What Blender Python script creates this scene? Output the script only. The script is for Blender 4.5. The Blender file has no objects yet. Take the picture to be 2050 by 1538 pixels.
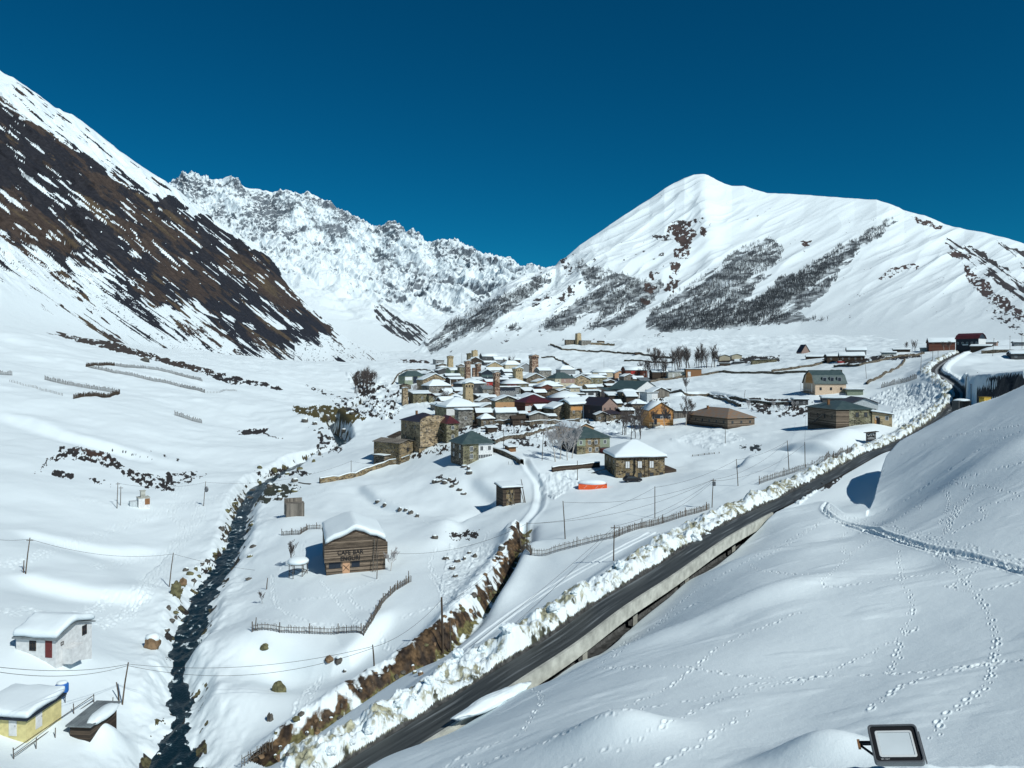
import bpy, bmesh, math, random
import numpy as np
from mathutils import Vector, Matrix, noise as mnoise

# ------------------------------------------------------------------ camera, sky, sun, exposure
SC = bpy.context.scene
COL = SC.collection
FPX, CX, HY, HC = 1500.0, 1025.0, 730.0, 60.0      # focal (px of the 2050 wide photo), centre column, horizon row, eye height
cam_d = bpy.data.cameras.new("camera")
cam = bpy.data.objects.new("camera", cam_d); COL.objects.link(cam)
cam.location = (0, 0, HC); cam.rotation_euler = (math.radians(90), 0, 0)
cam_d.sensor_width = 36; cam_d.lens = 36 * FPX / 2050
cam_d.shift_y = -(769 - HY) / 2050
cam_d.clip_start = 0.2; cam_d.clip_end = 60000
SC.camera = cam

SUN_EL, SUN_AZ = math.radians(42.5), math.radians(43)   # azimuth: to the right of straight behind the viewer
to_sun = Vector((math.sin(SUN_AZ) * math.cos(SUN_EL), -math.cos(SUN_AZ) * math.cos(SUN_EL), math.sin(SUN_EL)))
sun_d = bpy.data.lights.new("sun", 'SUN'); sun_d.energy = 3.75; sun_d.angle = math.radians(0.5); sun_d.color = (0.99, 1.0, 0.95)
sun = bpy.data.objects.new("sun", sun_d); COL.objects.link(sun)
sun.rotation_euler = to_sun.to_track_quat('Z', 'Y').to_euler()
wd = bpy.data.worlds.new("World"); SC.world = wd; wd.use_nodes = True
nt = wd.node_tree; bg = nt.nodes['Background']
sk = nt.nodes.new('ShaderNodeTexSky'); sk.sky_type = 'NISHITA'; sk.sun_disc = False
sk.sun_elevation = SUN_EL; sk.sun_rotation = math.pi - SUN_AZ
sk.altitude = 3000; sk.air_density = 1.0; sk.dust_density = 0.0; sk.ozone_density = 3.0
hs = nt.nodes.new('ShaderNodeHueSaturation'); hs.inputs['Saturation'].default_value = 1.32; hs.inputs['Hue'].default_value = 0.478; hs.inputs['Value'].default_value = 0.50
tn = nt.nodes.new('ShaderNodeMix'); tn.data_type = 'RGBA'; tn.blend_type = 'MULTIPLY'; tn.inputs[0].default_value = 1; tn.inputs[7].default_value = (.07, .78, .97, 1)   # deep clear high-altitude air
nt.links.new(sk.outputs[0], hs.inputs['Color']); nt.links.new(hs.outputs[0], tn.inputs[6]); nt.links.new(tn.outputs[2], bg.inputs[0])
bg.inputs[1].default_value = 0.11
SC.view_settings.view_transform = 'Standard'; SC.view_settings.look = 'None'
SC.view_settings.exposure = 0.03; SC.view_settings.gamma = 1.0
random.seed(7); RNG = np.random.default_rng(11)

def W(px, py, D):
    return ((px - CX) / FPX * D, D, HC - (py - HY) / FPX * D)

# ------------------------------------------------------------------ numpy helpers
def _hash(ix, iy, seed):
    h = (ix * 374761393 + iy * 668265263 + seed * 974634777) & 0xFFFFFFFF
    h = ((h ^ (h >> 13)) * 1274126177) & 0xFFFFFFFF
    return ((h ^ (h >> 16)) & 0xFFFF) / 32767.5 - 1.0
def vnoise(x, y, seed=0):
    ix = np.floor(x).astype(np.int64); iy = np.floor(y).astype(np.int64)
    fx = x - ix; fy = y - iy
    fx = fx * fx * fx * (fx * (fx * 6 - 15) + 10); fy = fy * fy * fy * (fy * (fy * 6 - 15) + 10)
    a = _hash(ix, iy, seed); b = _hash(ix + 1, iy, seed); c = _hash(ix, iy + 1, seed); d = _hash(ix + 1, iy + 1, seed)
    return (a + (b - a) * fx) * (1 - fy) + (c + (d - c) * fx) * fy
def fbm(x, y, octv=4, seed=0, gain=0.5, lac=2.03):
    s = 0; a = 1.0; t = 0
    for k in range(octv):
        s = s + a * vnoise(x, y, seed + k * 17); t += a; a *= gain
        x, y = (x * 0.8 - y * 0.6) * lac, (x * 0.6 + y * 0.8) * lac
    return s / t
def ridged(x, y, octv=4, seed=0, gain=0.5, lac=2.03):
    s = 0; a = 1.0; t = 0
    for k in range(octv):
        s = s + a * (1 - np.abs(vnoise(x, y, seed + k * 17)) * 2); t += a; a *= gain
        x, y = (x * 0.8 - y * 0.6) * lac, (x * 0.6 + y * 0.8) * lac
    return s / t
def sstep(a, b, x):
    t = np.clip((x - a) / (b - a), 0, 1); return t * t * (3 - 2 * t)
def tps_fit(P, z, lam=1e-4):
    n = len(P); d2 = ((P[:, None] - P[None]) ** 2).sum(2)
    K = np.where(d2 > 0, d2 * np.log(d2 + 1e-12), 0) + lam * np.eye(n)
    Q = np.hstack([np.ones((n, 1)), P]); A = np.zeros((n + 3, n + 3)); A[:n, :n] = K; A[:n, n:] = Q; A[n:, :n] = Q.T
    return P, np.linalg.solve(A, np.concatenate([z, np.zeros(3)]))
def tps_eval(m, X, Y):
    P, w = m; out = w[-3] + w[-2] * X + w[-1] * Y
    for k in range(len(P)):
        d2 = (X - P[k, 0]) ** 2 + (Y - P[k, 1]) ** 2
        out = out + w[k] * d2 * np.log(d2 + 1e-12)
    return out
def cr_matrix(nf_pos, nc):
    """Catmull-Rom weights: positions (in coarse index units) x coarse samples"""
    M = np.zeros((len(nf_pos), nc)); i = np.clip(np.floor(nf_pos).astype(int), 0, nc - 2); f = nf_pos - i
    w = [-.5 * f + f ** 2 - .5 * f ** 3, 1 - 2.5 * f ** 2 + 1.5 * f ** 3, .5 * f + 2 * f ** 2 - 1.5 * f ** 3, -.5 * f ** 2 + .5 * f ** 3]
    for k in range(4):
        np.add.at(M, (np.arange(len(nf_pos)), np.clip(i + k - 1, 0, nc - 1)), w[k])
    return M
def poly_dist(X, Y, pts, extra=None):
    """distance to polyline, arc parameter, signed side (+ = left of travel), interpolated extra"""
    best = np.full(X.shape, 1e9); S = np.zeros(X.shape); side = np.zeros(X.shape); E = np.zeros(X.shape); s0 = 0
    for k in range(len(pts) - 1):
        ax, ay = pts[k][:2]; bx, by = pts[k + 1][:2]; dx, dy = bx - ax, by - ay; L = math.hypot(dx, dy)
        u = np.clip(((X - ax) * dx + (Y - ay) * dy) / (L * L), 0, 1)
        ex = X - ax - u * dx; ey = Y - ay - u * dy; d = np.hypot(ex, ey); m = d < best
        best = np.where(m, d, best); S = np.where(m, s0 + u * L, S)
        side = np.where(m, np.sign(dx * ey - dy * ex), side)
        if extra is not None: E = np.where(m, extra[k] + u * (extra[k + 1] - extra[k]), E)
        s0 += L
    return best, S, side, E
def in_poly(x, y, P):
    ins = np.zeros(x.shape, bool); n = len(P); j = n - 1
    for i in range(n):
        xi, yi = P[i]; xj, yj = P[j]
        if yi != yj:
            c = ((yi > y) != (yj > y)) & (x < (xj - xi) * (y - yi) / (yj - yi) + xi); ins ^= c
        j = i
    return ins
def smooth_line(pts, n=6):
    """Catmull-Rom densify of tuples"""
    P = [np.array(p, float) for p in pts]; out = []
    for i in range(len(P) - 1):
        a = P[max(i - 1, 0)]; b = P[i]; c = P[i + 1]; d = P[min(i + 2, len(P) - 1)]
        for k in range(n):
            t = k / n
            out.append(.5 * ((2 * b) + (-a + c) * t + (2 * a - 5 * b + 4 * c - d) * t * t + (-a + 3 * b - 3 * c + d) * t ** 3))
    out.append(P[-1]); return out

# ------------------------------------------------------------------ materials
MATS = {}
def new_mat(name):
    m = bpy.data.materials.new(name); m.use_nodes = True; n = m.node_tree
    b = n.nodes['Principled BSDF']; MATS[name] = m; return m, n, b
def nd(n, t, **kw):
    x = n.nodes.new(t)
    for k, v in kw.items():
        if k in x.inputs: x.inputs[k].default_value = v
        else: setattr(x, k, v)
    return x
def ramp(n, src, stops):
    r = n.nodes.new('ShaderNodeValToRGB'); e = r.color_ramp.elements
    while len(e) < len(stops): e.new(0.5)
    for q, (p, c) in zip(e, stops): q.position = p; q.color = (*c, 1) if len(c) == 3 else c
    n.links.new(src, r.inputs[0]); return r
def coords(n, scale=(1, 1, 1), rot=(0, 0, 0)):
    tc = n.nodes.new('ShaderNodeTexCoord'); mp = n.nodes.new('ShaderNodeMapping'); mp.inputs['Scale'].default_value = scale; mp.inputs['Rotation'].default_value = rot
    n.links.new(tc.outputs['Object'], mp.inputs[0]); return mp.outputs[0]
def bump(n, b, src, strength=.5, dist=.05):
    x = nd(n, 'ShaderNodeBump'); x.inputs['Strength'].default_value = strength; x.inputs['Distance'].default_value = dist
    n.links.new(src, x.inputs['Height']); n.links.new(x.outputs[0], b.inputs['Normal'])
def mat_plain(name, col, rough=.7, metal=0, var=.15, scale=2.0, bumpd=.01):
    m, n, b = new_mat(name); c = coords(n)
    t = nd(n, 'ShaderNodeTexNoise'); t.inputs['Scale'].default_value = scale; t.inputs['Detail'].default_value = 6
    n.links.new(c, t.inputs['Vector'])
    r = ramp(n, t.outputs[0], [(.3, tuple(max(0, v * (1 - var)) for v in col)), (.7, tuple(min(1, v * (1 + var)) for v in col))])
    n.links.new(r.outputs[0], b.inputs['Base Color']); b.inputs['Roughness'].default_value = rough; b.inputs['Metallic'].default_value = metal
    b.inputs['Specular IOR Level'].default_value = .3
    if bumpd: bump(n, b, t.outputs[0], .6, bumpd)
    return m
def mat_planks(name, cols, vert=False, pitch=.22, dark=.35):
    """weathered boards; horizontal (default) or upright"""
    m, n, b = new_mat(name)
    c = coords(n)
    sep = nd(n, 'ShaderNodeSeparateXYZ'); n.links.new(c, sep.inputs[0])
    def math_(op, a, bb=None):
        x = nd(n, 'ShaderNodeMath', operation=op)
        for i, v in enumerate((a, bb)):
            if v is None: continue
            if isinstance(v, (int, float)): x.inputs[i].default_value = v
            else: n.links.new(v, x.inputs[i])
        return x.outputs[0]
    hsum = math_('ADD', sep.outputs[0], sep.outputs[1])
    across, along = (hsum, sep.outputs[2]) if vert else (sep.outputs[2], hsum)
    row = math_('DIVIDE', across, pitch); fl = math_('FLOOR', row); fr = math_('SUBTRACT', row, fl)
    wn = nd(n, 'ShaderNodeTexWhiteNoise', noise_dimensions='1D'); n.links.new(fl, wn.inputs['W'])
    cv = nd(n, 'ShaderNodeCombineXYZ'); n.links.new(math_('MULTIPLY', along, .7), cv.inputs[0]); n.links.new(math_('MULTIPLY', row, 1.7), cv.inputs[1]); n.links.new(wn.outputs[0], cv.inputs[2])
    t = nd(n, 'ShaderNodeTexNoise'); t.inputs['Scale'].default_value = 1.0; t.inputs['Detail'].default_value = 7; t.inputs['Roughness'].default_value = .7
    n.links.new(cv.outputs[0], t.inputs['Vector'])
    mixv = math_('ADD', math_('MULTIPLY', wn.outputs[0], .45), math_('MULTIPLY', t.outputs[0], .75))
    k = len(cols); r = ramp(n, mixv, [(.25 + .6 * i / (k - 1), cc) for i, cc in enumerate(cols)])
    gap = math_('LESS_THAN', fr, .12)
    mx = nd(n, 'ShaderNodeMix', data_type='RGBA'); n.links.new(gap, mx.inputs[0]); n.links.new(r.outputs[0], mx.inputs[6]); mx.inputs[7].default_value = (*[v * dark for v in cols[0]], 1)
    n.links.new(mx.outputs[2], b.inputs['Base Color']); b.inputs['Roughness'].default_value = .85; b.inputs['Specular IOR Level'].default_value = .2
    bump(n, b, mixv, .6, .03); return m
def mat_stone(name, cols, scale=1.6, mortar=(.30, .27, .22), patch=None):
    """rubble masonry: stones of several colours, mortar, larger weather patches"""
    m, n, b = new_mat(name); c = coords(n, (1, 1, 1.7))
    ns = nd(n, 'ShaderNodeTexNoise'); ns.inputs['Scale'].default_value = 2; n.links.new(c, ns.inputs['Vector'])
    mxv = nd(n, 'ShaderNodeMix', data_type='VECTOR'); mxv.inputs[0].default_value = .12; n.links.new(c, mxv.inputs[4]); n.links.new(ns.outputs[1], mxv.inputs[5])
    v = nd(n, 'ShaderNodeTexVoronoi'); v.inputs['Scale'].default_value = scale; n.links.new(mxv.outputs[1], v.inputs['Vector'])
    v2 = nd(n, 'ShaderNodeTexVoronoi', feature='DISTANCE_TO_EDGE'); v2.inputs['Scale'].default_value = scale; n.links.new(mxv.outputs[1], v2.inputs['Vector'])
    sp = nd(n, 'ShaderNodeSeparateColor'); n.links.new(v.outputs['Color'], sp.inputs[0])
    k = len(cols); r = ramp(n, sp.outputs[0], [(.1 + .8 * i / (k - 1), cc) for i, cc in enumerate(cols)])
    e = ramp(n, v2.outputs['Distance'], [(.02, (1, 1, 1)), (.07, (0, 0, 0))])
    mx = nd(n, 'ShaderNodeMix', data_type='RGBA'); n.links.new(e.outputs[0], mx.inputs[0]); n.links.new(r.outputs[0], mx.inputs[6]); mx.inputs[7].default_value = (*mortar, 1)
    out = mx.outputs[2]
    big = nd(n, 'ShaderNodeTexNoise'); big.inputs['Scale'].default_value = .35; big.inputs['Detail'].default_value = 5; n.links.new(c, big.inputs['Vector'])
    pr = ramp(n, big.outputs[0], [(.44, (0, 0, 0)), (.56, (1, 1, 1))])
    mp = nd(n, 'ShaderNodeMix', data_type='RGBA'); n.links.new(pr.outputs[0], mp.inputs[0]); n.links.new(out, mp.inputs[6])
    if patch: mp.inputs[7].default_value = (*patch, 1)
    else:
        d = nd(n, 'ShaderNodeMix', data_type='RGBA', blend_type='MULTIPLY'); d.inputs[0].default_value = 1; n.links.new(out, d.inputs[6]); d.inputs[7].default_value = (.62, .62, .6, 1)
        n.links.new(d.outputs[2], mp.inputs[7])
    n.links.new(mp.outputs[2], b.inputs['Base Color']); b.inputs['Roughness'].default_value = .9; b.inputs['Specular IOR Level'].default_value = .2
    bump(n, b, v2.outputs['Distance'], .7, .08); return m
def mat_metal(name, col, rust=None, pitch=.35, rough=.45):
    """painted standing-seam sheet roof"""
    m, n, b = new_mat(name); c = coords(n)
    w = nd(n, 'ShaderNodeTexWave', wave_type='BANDS', bands_direction='X'); w.inputs['Scale'].default_value = 1 / pitch * .32; n.links.new(c, w.inputs['Vector'])
    t = nd(n, 'ShaderNodeTexNoise'); t.inputs['Scale'].default_value = .8; t.inputs['Detail'].default_value = 6; n.links.new(c, t.inputs['Vector'])
    rc = rust or tuple(v * .75 for v in col)
    r = ramp(n, t.outputs[0], [(.42, col), (.62, rc)])
    n.links.new(r.outputs[0], b.inputs['Base Color']); b.inputs['Roughness'].default_value = rough; b.inputs['Metallic'].default_value = .15
    bump(n, b, w.outputs[0], .5, .04); return m
def mat_snow(name='snow', tint=(.74, .83, .865)):
    m, n, b = new_mat(name); c = coords(n)
    t = nd(n, 'ShaderNodeTexNoise'); t.inputs['Scale'].default_value = 1.3; t.inputs['Detail'].default_value = 8; n.links.new(c, t.inputs['Vector'])
    b.inputs['Base Color'].default_value = (*tint, 1); b.inputs['Roughness'].default_value = .62; b.inputs['Specular IOR Level'].default_value = .25
    t2 = nd(n, 'ShaderNodeTexNoise'); t2.inputs['Scale'].default_value = 14; t2.inputs['Detail'].default_value = 6; n.links.new(c, t2.inputs['Vector']); ad = nd(n, 'ShaderNodeMath', operation='MULTIPLY_ADD'); n.links.new(t2.outputs[0], ad.inputs[0]); ad.inputs[1].default_value = .25; n.links.new(t.outputs[0], ad.inputs[2]); bump(n, b, ad.outputs[0], .45, .09); return m

M = {}
M['snow'] = mat_snow()
M['plank'] = mat_planks('weathered_planks', [(.028, .023, .02), (.075, .058, .043), (.17, .132, .098), (.28, .22, .165)])
M['plank_dark'] = mat_planks('dark_planks', [(.02, .018, .016), (.05, .038, .03), (.10, .075, .055)])
M['plank_grey'] = mat_planks('grey_planks', [(.07, .065, .058), (.17, .155, .135), (.30, .27, .23)], vert=True, pitch=.3)
M['plank_red'] = mat_planks('red_brown_planks', [(.06, .025, .02), (.12, .045, .035), (.2, .09, .06)])
M['plank_orange'] = mat_planks('orange_planks', [(.35, .16, .055), (.5, .25, .09), (.62, .34, .14)], pitch=.3, dark=.8)
M['stone_tan'] = mat_stone('tan_rubble', [(.10, .075, .05), (.30, .22, .13), (.50, .38, .23), (.40, .31, .2)])
M['stone_yellow'] = mat_stone('yellow_rubble', [(.15, .12, .07), (.34, .27, .15), (.48, .38, .22)], patch=(.42, .33, .2))
M['stone_pink'] = mat_stone('pink_rubble', [(.18, .11, .075), (.42, .30, .22), (.58, .43, .32)], patch=(.14, .08, .055))
M['stone_brown'] = mat_stone('brown_rubble', [(.05, .038, .025), (.15, .11, .06), (.30, .22, .11), (.20, .15, .08)])
M['stone_dark'] = mat_stone('dark_rubble', [(.03, .027, .024), (.09, .075, .055), (.20, .16, .11)])
M['stone_moss'] = mat_stone('mossy_rubble', [(.04, .038, .022), (.13, .12, .065), (.23, .21, .12)])
M['stone_grey'] = mat_stone('grey_rubble', [(.08, .08, .078), (.2, .2, .19), (.32, .32, .3)])
M['stone_green'] = mat_stone('green_rubble', [(.07, .07, .045), (.17, .165, .10), (.27, .26, .16)])
for k, c in dict(white=(.62, .64, .64), cream=(.42, .38, .28), beige=(.60, .46, .33), yellow=(.62, .55, .26), grey=(.20, .21, .215), dgrey=(.06, .065, .068), green=(.22, .26, .19),
                 pink=(.27, .19, .16), orange=(.48, .29, .15), maroon=(.14, .03, .03), red=(.35, .035, .03), navy=(.014, .022, .035), black=(.012, .012, .014), teal=(.04, .09, .09),
                 redorange=(.72, .11, .03), blue=(.02, .13, .45), rust=(.22, .11, .05), woodlight=(.5, .3, .18), tarp=(.45, .5, .52), mustard=(.45, .30, .05)).items():
    M[k] = mat_plain('paint_' + k, c, .75 if k not in ('black', 'navy') else .5, bumpd=.006)
M['tin_green'] = mat_metal('green_sheet_roof', (.05, .085, .085), (.075, .11, .11))
M['tin_grey'] = mat_metal('grey_sheet_roof', (.20, .23, .24), (.13, .15, .16))
M['tin_red'] = mat_metal('maroon_sheet_roof', (.10, .022, .028), (.06, .018, .02))
M['tin_navy'] = mat_metal('dark_sheet_roof', (.03, .03, .042), (.045, .03, .035))
M['tin_rust'] = mat_metal('weathered_tin_roof', (.24, .20, .16), (.30, .18, .10))
M['tin_cream'] = mat_metal('cream_sheet_roof', (.55, .5, .42), (.42, .36, .28))
M['concrete'] = mat_plain('concrete', (.40, .41, .37), .85, var=.3, scale=.9, bumpd=.02)
M['wood_pole'] = mat_planks('pole_wood', [(.05, .038, .028), (.10, .075, .055), (.18, .14, .1)], vert=True, pitch=.09)
M['wood_grey'] = mat_planks('grey_wood', [(.05, .045, .04), (.12, .105, .09), (.2, .18, .15)], vert=True, pitch=.12)
M['bark'] = mat_plain('bark', (.055, .045, .04), .9, var=.5, scale=6)
M['bark_pale'] = mat_plain('birch_bark', (.42, .39, .35), .8, var=.35, scale=5)
M['twig'] = mat_plain('twigs', (.10, .085, .08), .9, var=.3, scale=3, bumpd=0)
M['twig_frost'] = mat_plain('frosted_twigs', (.42, .41, .41), .9, var=.25, scale=3, bumpd=0)
M['rock'] = mat_plain('river_rock', (.09, .085, .075), .85, var=.6, scale=1.5, bumpd=.08)
M['rock_moss'] = mat_plain('mossy_rock', (.12, .115, .06), .9, var=.6, scale=2.0, bumpd=.08)
M['rock_brown'] = mat_plain('brown_rock', (.18, .12, .07), .9, var=.6, scale=1.2, bumpd=.1)
M['steel'] = mat_plain('steel', (.16, .17, .18), .45, .6, var=.1)
M['wire'] = mat_plain('cable_rubber', (.02, .02, .022), .6, bumpd=0)
def mat_glass():
    m, n, b = new_mat('window_glass'); b.inputs['Base Color'].default_value = (.02, .03, .038, 1); b.inputs['Roughness'].default_value = .08; b.inputs['Specular IOR Level'].default_value = .6; return m
M['glass'] = mat_glass()
# ------------------------------------------------------------------ terrain: measured points (photo column, photo row, metres of depth)
MAIN = [(-250,1538,60),(0,1538,68),(150,1538,72),(290,1538,78),(0,1475,74),(130,1450,78),(300,1450,88),(35,1310,86),(150,1300,92),(310,1290,108),(0,1200,105),(200,1180,125),
(340,1180,135),(0,1080,135),(200,1060,165),(400,1060,180),(0,960,180),(270,1015,192),(410,1010,205),(130,910,230),(320,960,230),(0,870,240),(450,930,270),(300,860,300),
(500,860,370),(0,790,300),(200,790,350),(400,780,450),(600,810,450),(700,830,480),(0,720,400),(200,720,480),(400,730,600),(600,760,650),(700,790,620),(0,655,500),(-250,620,450),(200,690,570),(400,705,800),
(560,722,950),(650,728,1050),(-250,960,170),(-250,1200,100),
(450,1250,115),(725,1270,104),(510,1265,105),(430,1400,92),(580,1450,84),(640,1390,92),(560,1340,100),(500,1538,76),(600,1538,69),(650,1538,66),(360,1200,138),
(710,1140,134),(600,1140,136),(800,1150,131),(590,1035,175),(760,1040,178),(830,1170,122),(900,1100,145),(520,1120,150),
(700,960,225),(850,960,215),(960,960,205),(1020,1010,185),(945,920,222),(800,925,245),(780,890,265),(700,900,300),(870,885,250),(1060,940,205),(1080,1000,175),
(1000,1130,133),(1060,1100,132),(1100,1150,112),(1020,1220,103),(950,1300,88),(880,1330,82),(700,1450,74),
(1200,1080,125),(1130,1075,130),(1300,1040,142),(1425,1015,150),(1230,980,180),(1400,950,185),(1275,955,200),(1500,930,190),(1600,930,180),(1600,880,215),(1480,975,165),(1700,880,200),
(1700,855,212),(1450,880,240),(1460,850,270),(1320,850,290),(1180,905,240),(1100,900,245),(1250,870,270),(1020,870,300),(1000,840,360),(1150,835,355),(1230,832,350),
(850,800,440),(940,815,430),(1050,800,450),(1150,795,460),(1250,795,450),(900,770,580),(1050,770,590),(1200,772,570),(1320,790,400),(950,745,750),(1100,748,730),(1250,752,680),
(760,765,700),(850,748,740),(720,775,680),(900,728,930),(1050,722,1000),(1200,715,1000),(950,712,1050),
(1400,780,450),(1400,750,560),(1400,730,720),(1500,790,370),(1650,795,320),(1600,790,330),(1600,740,520),(1600,715,650),(1800,790,300),(1800,740,420),(1800,712,520),(1900,704,420),(2050,725,360),(2050,696,500),(2250,700,400),
(1160,686,1150),(1050,700,1200),(900,714,1250),(800,722,1200),(1300,705,1000),(1500,710,850),(1700,700,750),(1850,690,650),(2100,680,700),
(1800,897,198),(1880,850,228),(1940,787,262),(1890,754,300),(1895,737,340),(2050,790,240),(2250,760,260),(1850,800,270),(1760,830,250),(1500,1040,117),(1250,1190,84),(1000,1370,66),(760,1538,56)]
NEAR = [(-250,'z',25,-40),(300,'z',30,-36),(600,'z',38,-31.5),(740,1538,53),(910,1460,60),(1040,1392,66),(1110,1360,70),(1160,1325,73),(1200,1308,76.5),(1250,1268,80.5),(1290,1236,84.5),(1340,1200,89.5),(1380,1166,95),(1430,1136,101),(1480,1098,108),(1520,1060,115.5),(1560,1024,121),(1650,1003,128),
(1690,1026,110),(1735,1032,108),(1750,1000,115),(1762,950,128),(1775,912,138),(1800,885,145),(1850,856,150),(1908,824,150),(1948,808,148),(1996,793,144),(2050,773,140),(2250,690,132),
(1000,1538,43),(1250,1538,38),(1500,1538,36),(1750,1538,33),(2050,1538,30),(2250,1538,28),(1250,1400,49),(1500,1400,45),(1800,1400,41),(2050,1400,38),(1250,1320,60),(1400,1265,64),(1580,1190,66),
(1500,1150,80),(1400,1200,78),(1650,1180,66),(1800,1300,51),(2050,1300,46),(2050,1130,62),(1850,1080,78),(1750,1060,92),(1650,1100,85),(1600,1050,108),(2050,1000,78),(1900,1000,92),(1850,930,118),(1950,880,115),(2050,880,100),
(2250,1130,55),(2250,900,85),(1500,'z',14,-16),(2050,'z',12,-14),(1000,'z',18,-20),(500,'z',14,-30)]
def ctrl(L):
    P = []; z = []
    for r in L:
        if r[1] == 'z': P.append(((r[0] - CX) / FPX, math.log(r[2]))); z.append(r[3])
        else: P.append(((r[0] - CX) / FPX, math.log(r[2]))); z.append(-(r[1] - HY) * r[2] / FPX)
    return tps_fit(np.array(P), np.array(z), 2e-4)
# grid: columns t = X/Y, rows ln Y
t_in = np.linspace(-.70, .70, 1500)
t_out = .70 + np.linspace(0, 1, 26)[1:] ** 1.4 * .45
TT = np.concatenate([-t_out[::-1], t_in, t_out])
LY = np.concatenate([np.linspace(math.log(9), math.log(28), 70)[:-1], np.linspace(math.log(28), math.log(140), 640)[:-1], np.linspace(math.log(140), math.log(1900), 600)])
nR, nC = len(LY), len(TT)
ct = np.linspace(TT[0], TT[-1], 340); cl = np.linspace(LY[0], LY[-1], 340)
CT, CL = np.meshgrid(ct, cl)
At = cr_matrix((TT - ct[0]) / (ct[1] - ct[0]), 340); Al = cr_matrix((LY - cl[0]) / (cl[1] - cl[0]), 340)
ZM = Al @ tps_eval(ctrl(MAIN), CT, CL) @ At.T
ZN = Al @ tps_eval(ctrl(NEAR), CT, CL) @ At.T
T2, L2 = np.meshgrid(TT, LY); GY = np.exp(L2); GX = T2 * GY
GPX = T2 * FPX + CX

RIM = [(-400,24),(300,33),(600,45),(740,53),(910,60),(1040,66),(1110,70),(1200,76.5),(1250,80.5),(1340,89.5),(1430,101),(1520,115.5),(1560,121),(1600,126),(1645,128),(1665,119),(1690,110),(1735,108),(1750,115),(1762,128),(1775,138),(1800,145),(1850,150),(1908,150),(1948,148),(1996,144),(2050,140),(2600,125)]
drim = np.interp(GPX, [r[0] for r in RIM], [r[1] for r in RIM])
ROAD = [(700,1590,52),(760,1545,55),(940,1430,62.5),(1040,1362,67.5),(1150,1290,74),(1250,1215,82),(1350,1150,92),(1450,1080,106),(1530,1035,119),(1600,1000,132),(1680,955,155),(1760,910,182),(1800,895,198),(1880,850,226),(1935,792,258),(1905,760,290),(1882,745,320),(1893,728,355),(1925,710,410),(1950,703,470)]
RW = smooth_line([W(*r) for r in ROAD], 5)                       # right edge of the carriageway in metres
def offset_line(L, off):
    out = []
    for i, p in enumerate(L):
        a = L[max(i - 1, 0)]; b = L[min(i + 1, len(L) - 1)]; d = np.array([b[0] - a[0], b[1] - a[1]]); d /= np.linalg.norm(d)
        out.append(np.array([p[0] - d[1] * off, p[1] + d[0] * off, p[2]]))
    return out
HWID = 1.5
RC = offset_line(RW, HWID)                                       # centre line
def base_merge(Zm, Zn):
    k = sstep(-.2, 1.3, GY - drim); return Zn * (1 - k) + Zm * k
# soft relief on both sheets
def G(cx, cy, D, rx, ry, h, ang=0):
    x0, y0, _ = W(cx, cy, D); c, s = math.cos(ang), math.sin(ang)
    u = ((GX - x0) * c + (GY - y0) * s) / rx; v = (-(GX - x0) * s + (GY - y0) * c) / ry
    return h * np.exp(-(u * u + v * v))
rel = .10 * GY ** .5
ZM = ZM + fbm(GX / 34, GY / 34, 3, 3) * .09 * GY ** .5 + fbm(GX / 9, GY / 13, 3, 9) * .03 * GY ** .5
ZN = ZN + fbm(GX / 17, GY / 15, 2, 5) * .55 + fbm(GX / 5.5, GY / 6, 2, 8) * .09 + fbm((GX + GY * .4) / 2.2, (GY - GX * .4) / .9, 3, 14) * .013 + np.maximum(0, fbm(GX / 7, GY / 2.6, 3, 15) - .15) * .22
ZN += G(1235,1478,42,3.1,1.7,1.45,-.35) + G(1645,1512,34.5,2.4,1.4,1.35,-.3) + G(1500,1120,92,7,4,1.2,.2) + G(1840,1110,70,4,3,-.6) + G(1330,1290,66,10,3,.9,.35) + G(1560,1200,68,8,2.5,.9,.35)
ZN += G(1700,1050,98,4,3,-.8) + G(1920,950,98,12,4,.6,.3) + G(1600,1100,86,5,3,.5)
# river
RIV = [(330,1600,72,2.4),(345,1538,78,2.3),(362,1450,89,1.7),(360,1380,97,1.6),(357,1318,105,.8),(372,1270,112,1.8),(405,1200,133,1.75),(430,1160,146,1.75),(466,1100,168,1.8),(480,1050,193,2.0),(490,1020,213,2.1),(520,985,243,3.0),(560,955,265,3.8),(600,932,292,2.8),(650,915,315,1.8),(685,900,342,2.4),(680,880,380,3.0),(655,862,420,3.2),(680,842,480,2.6),(720,822,560,2.2),(760,805,640,2)]
rp = smooth_line([(*W(a, b, d), w) for a, b, d, w in RIV], 5)
for p in rp: pass
sub = (np.abs(GPX - 520) < 520) & (GY > 55) & (GY < 760)
def on(sub, pts, extra=None):
    d = np.full(GX.shape, 1e9); S = np.zeros(GX.shape); sd = np.zeros(GX.shape); E = np.zeros(GX.shape)
    a, b, c, e = poly_dist(GX[sub], GY[sub], pts, extra); d[sub] = a; S[sub] = b; sd[sub] = c; E[sub] = e
    return d, S, sd, E
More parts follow.
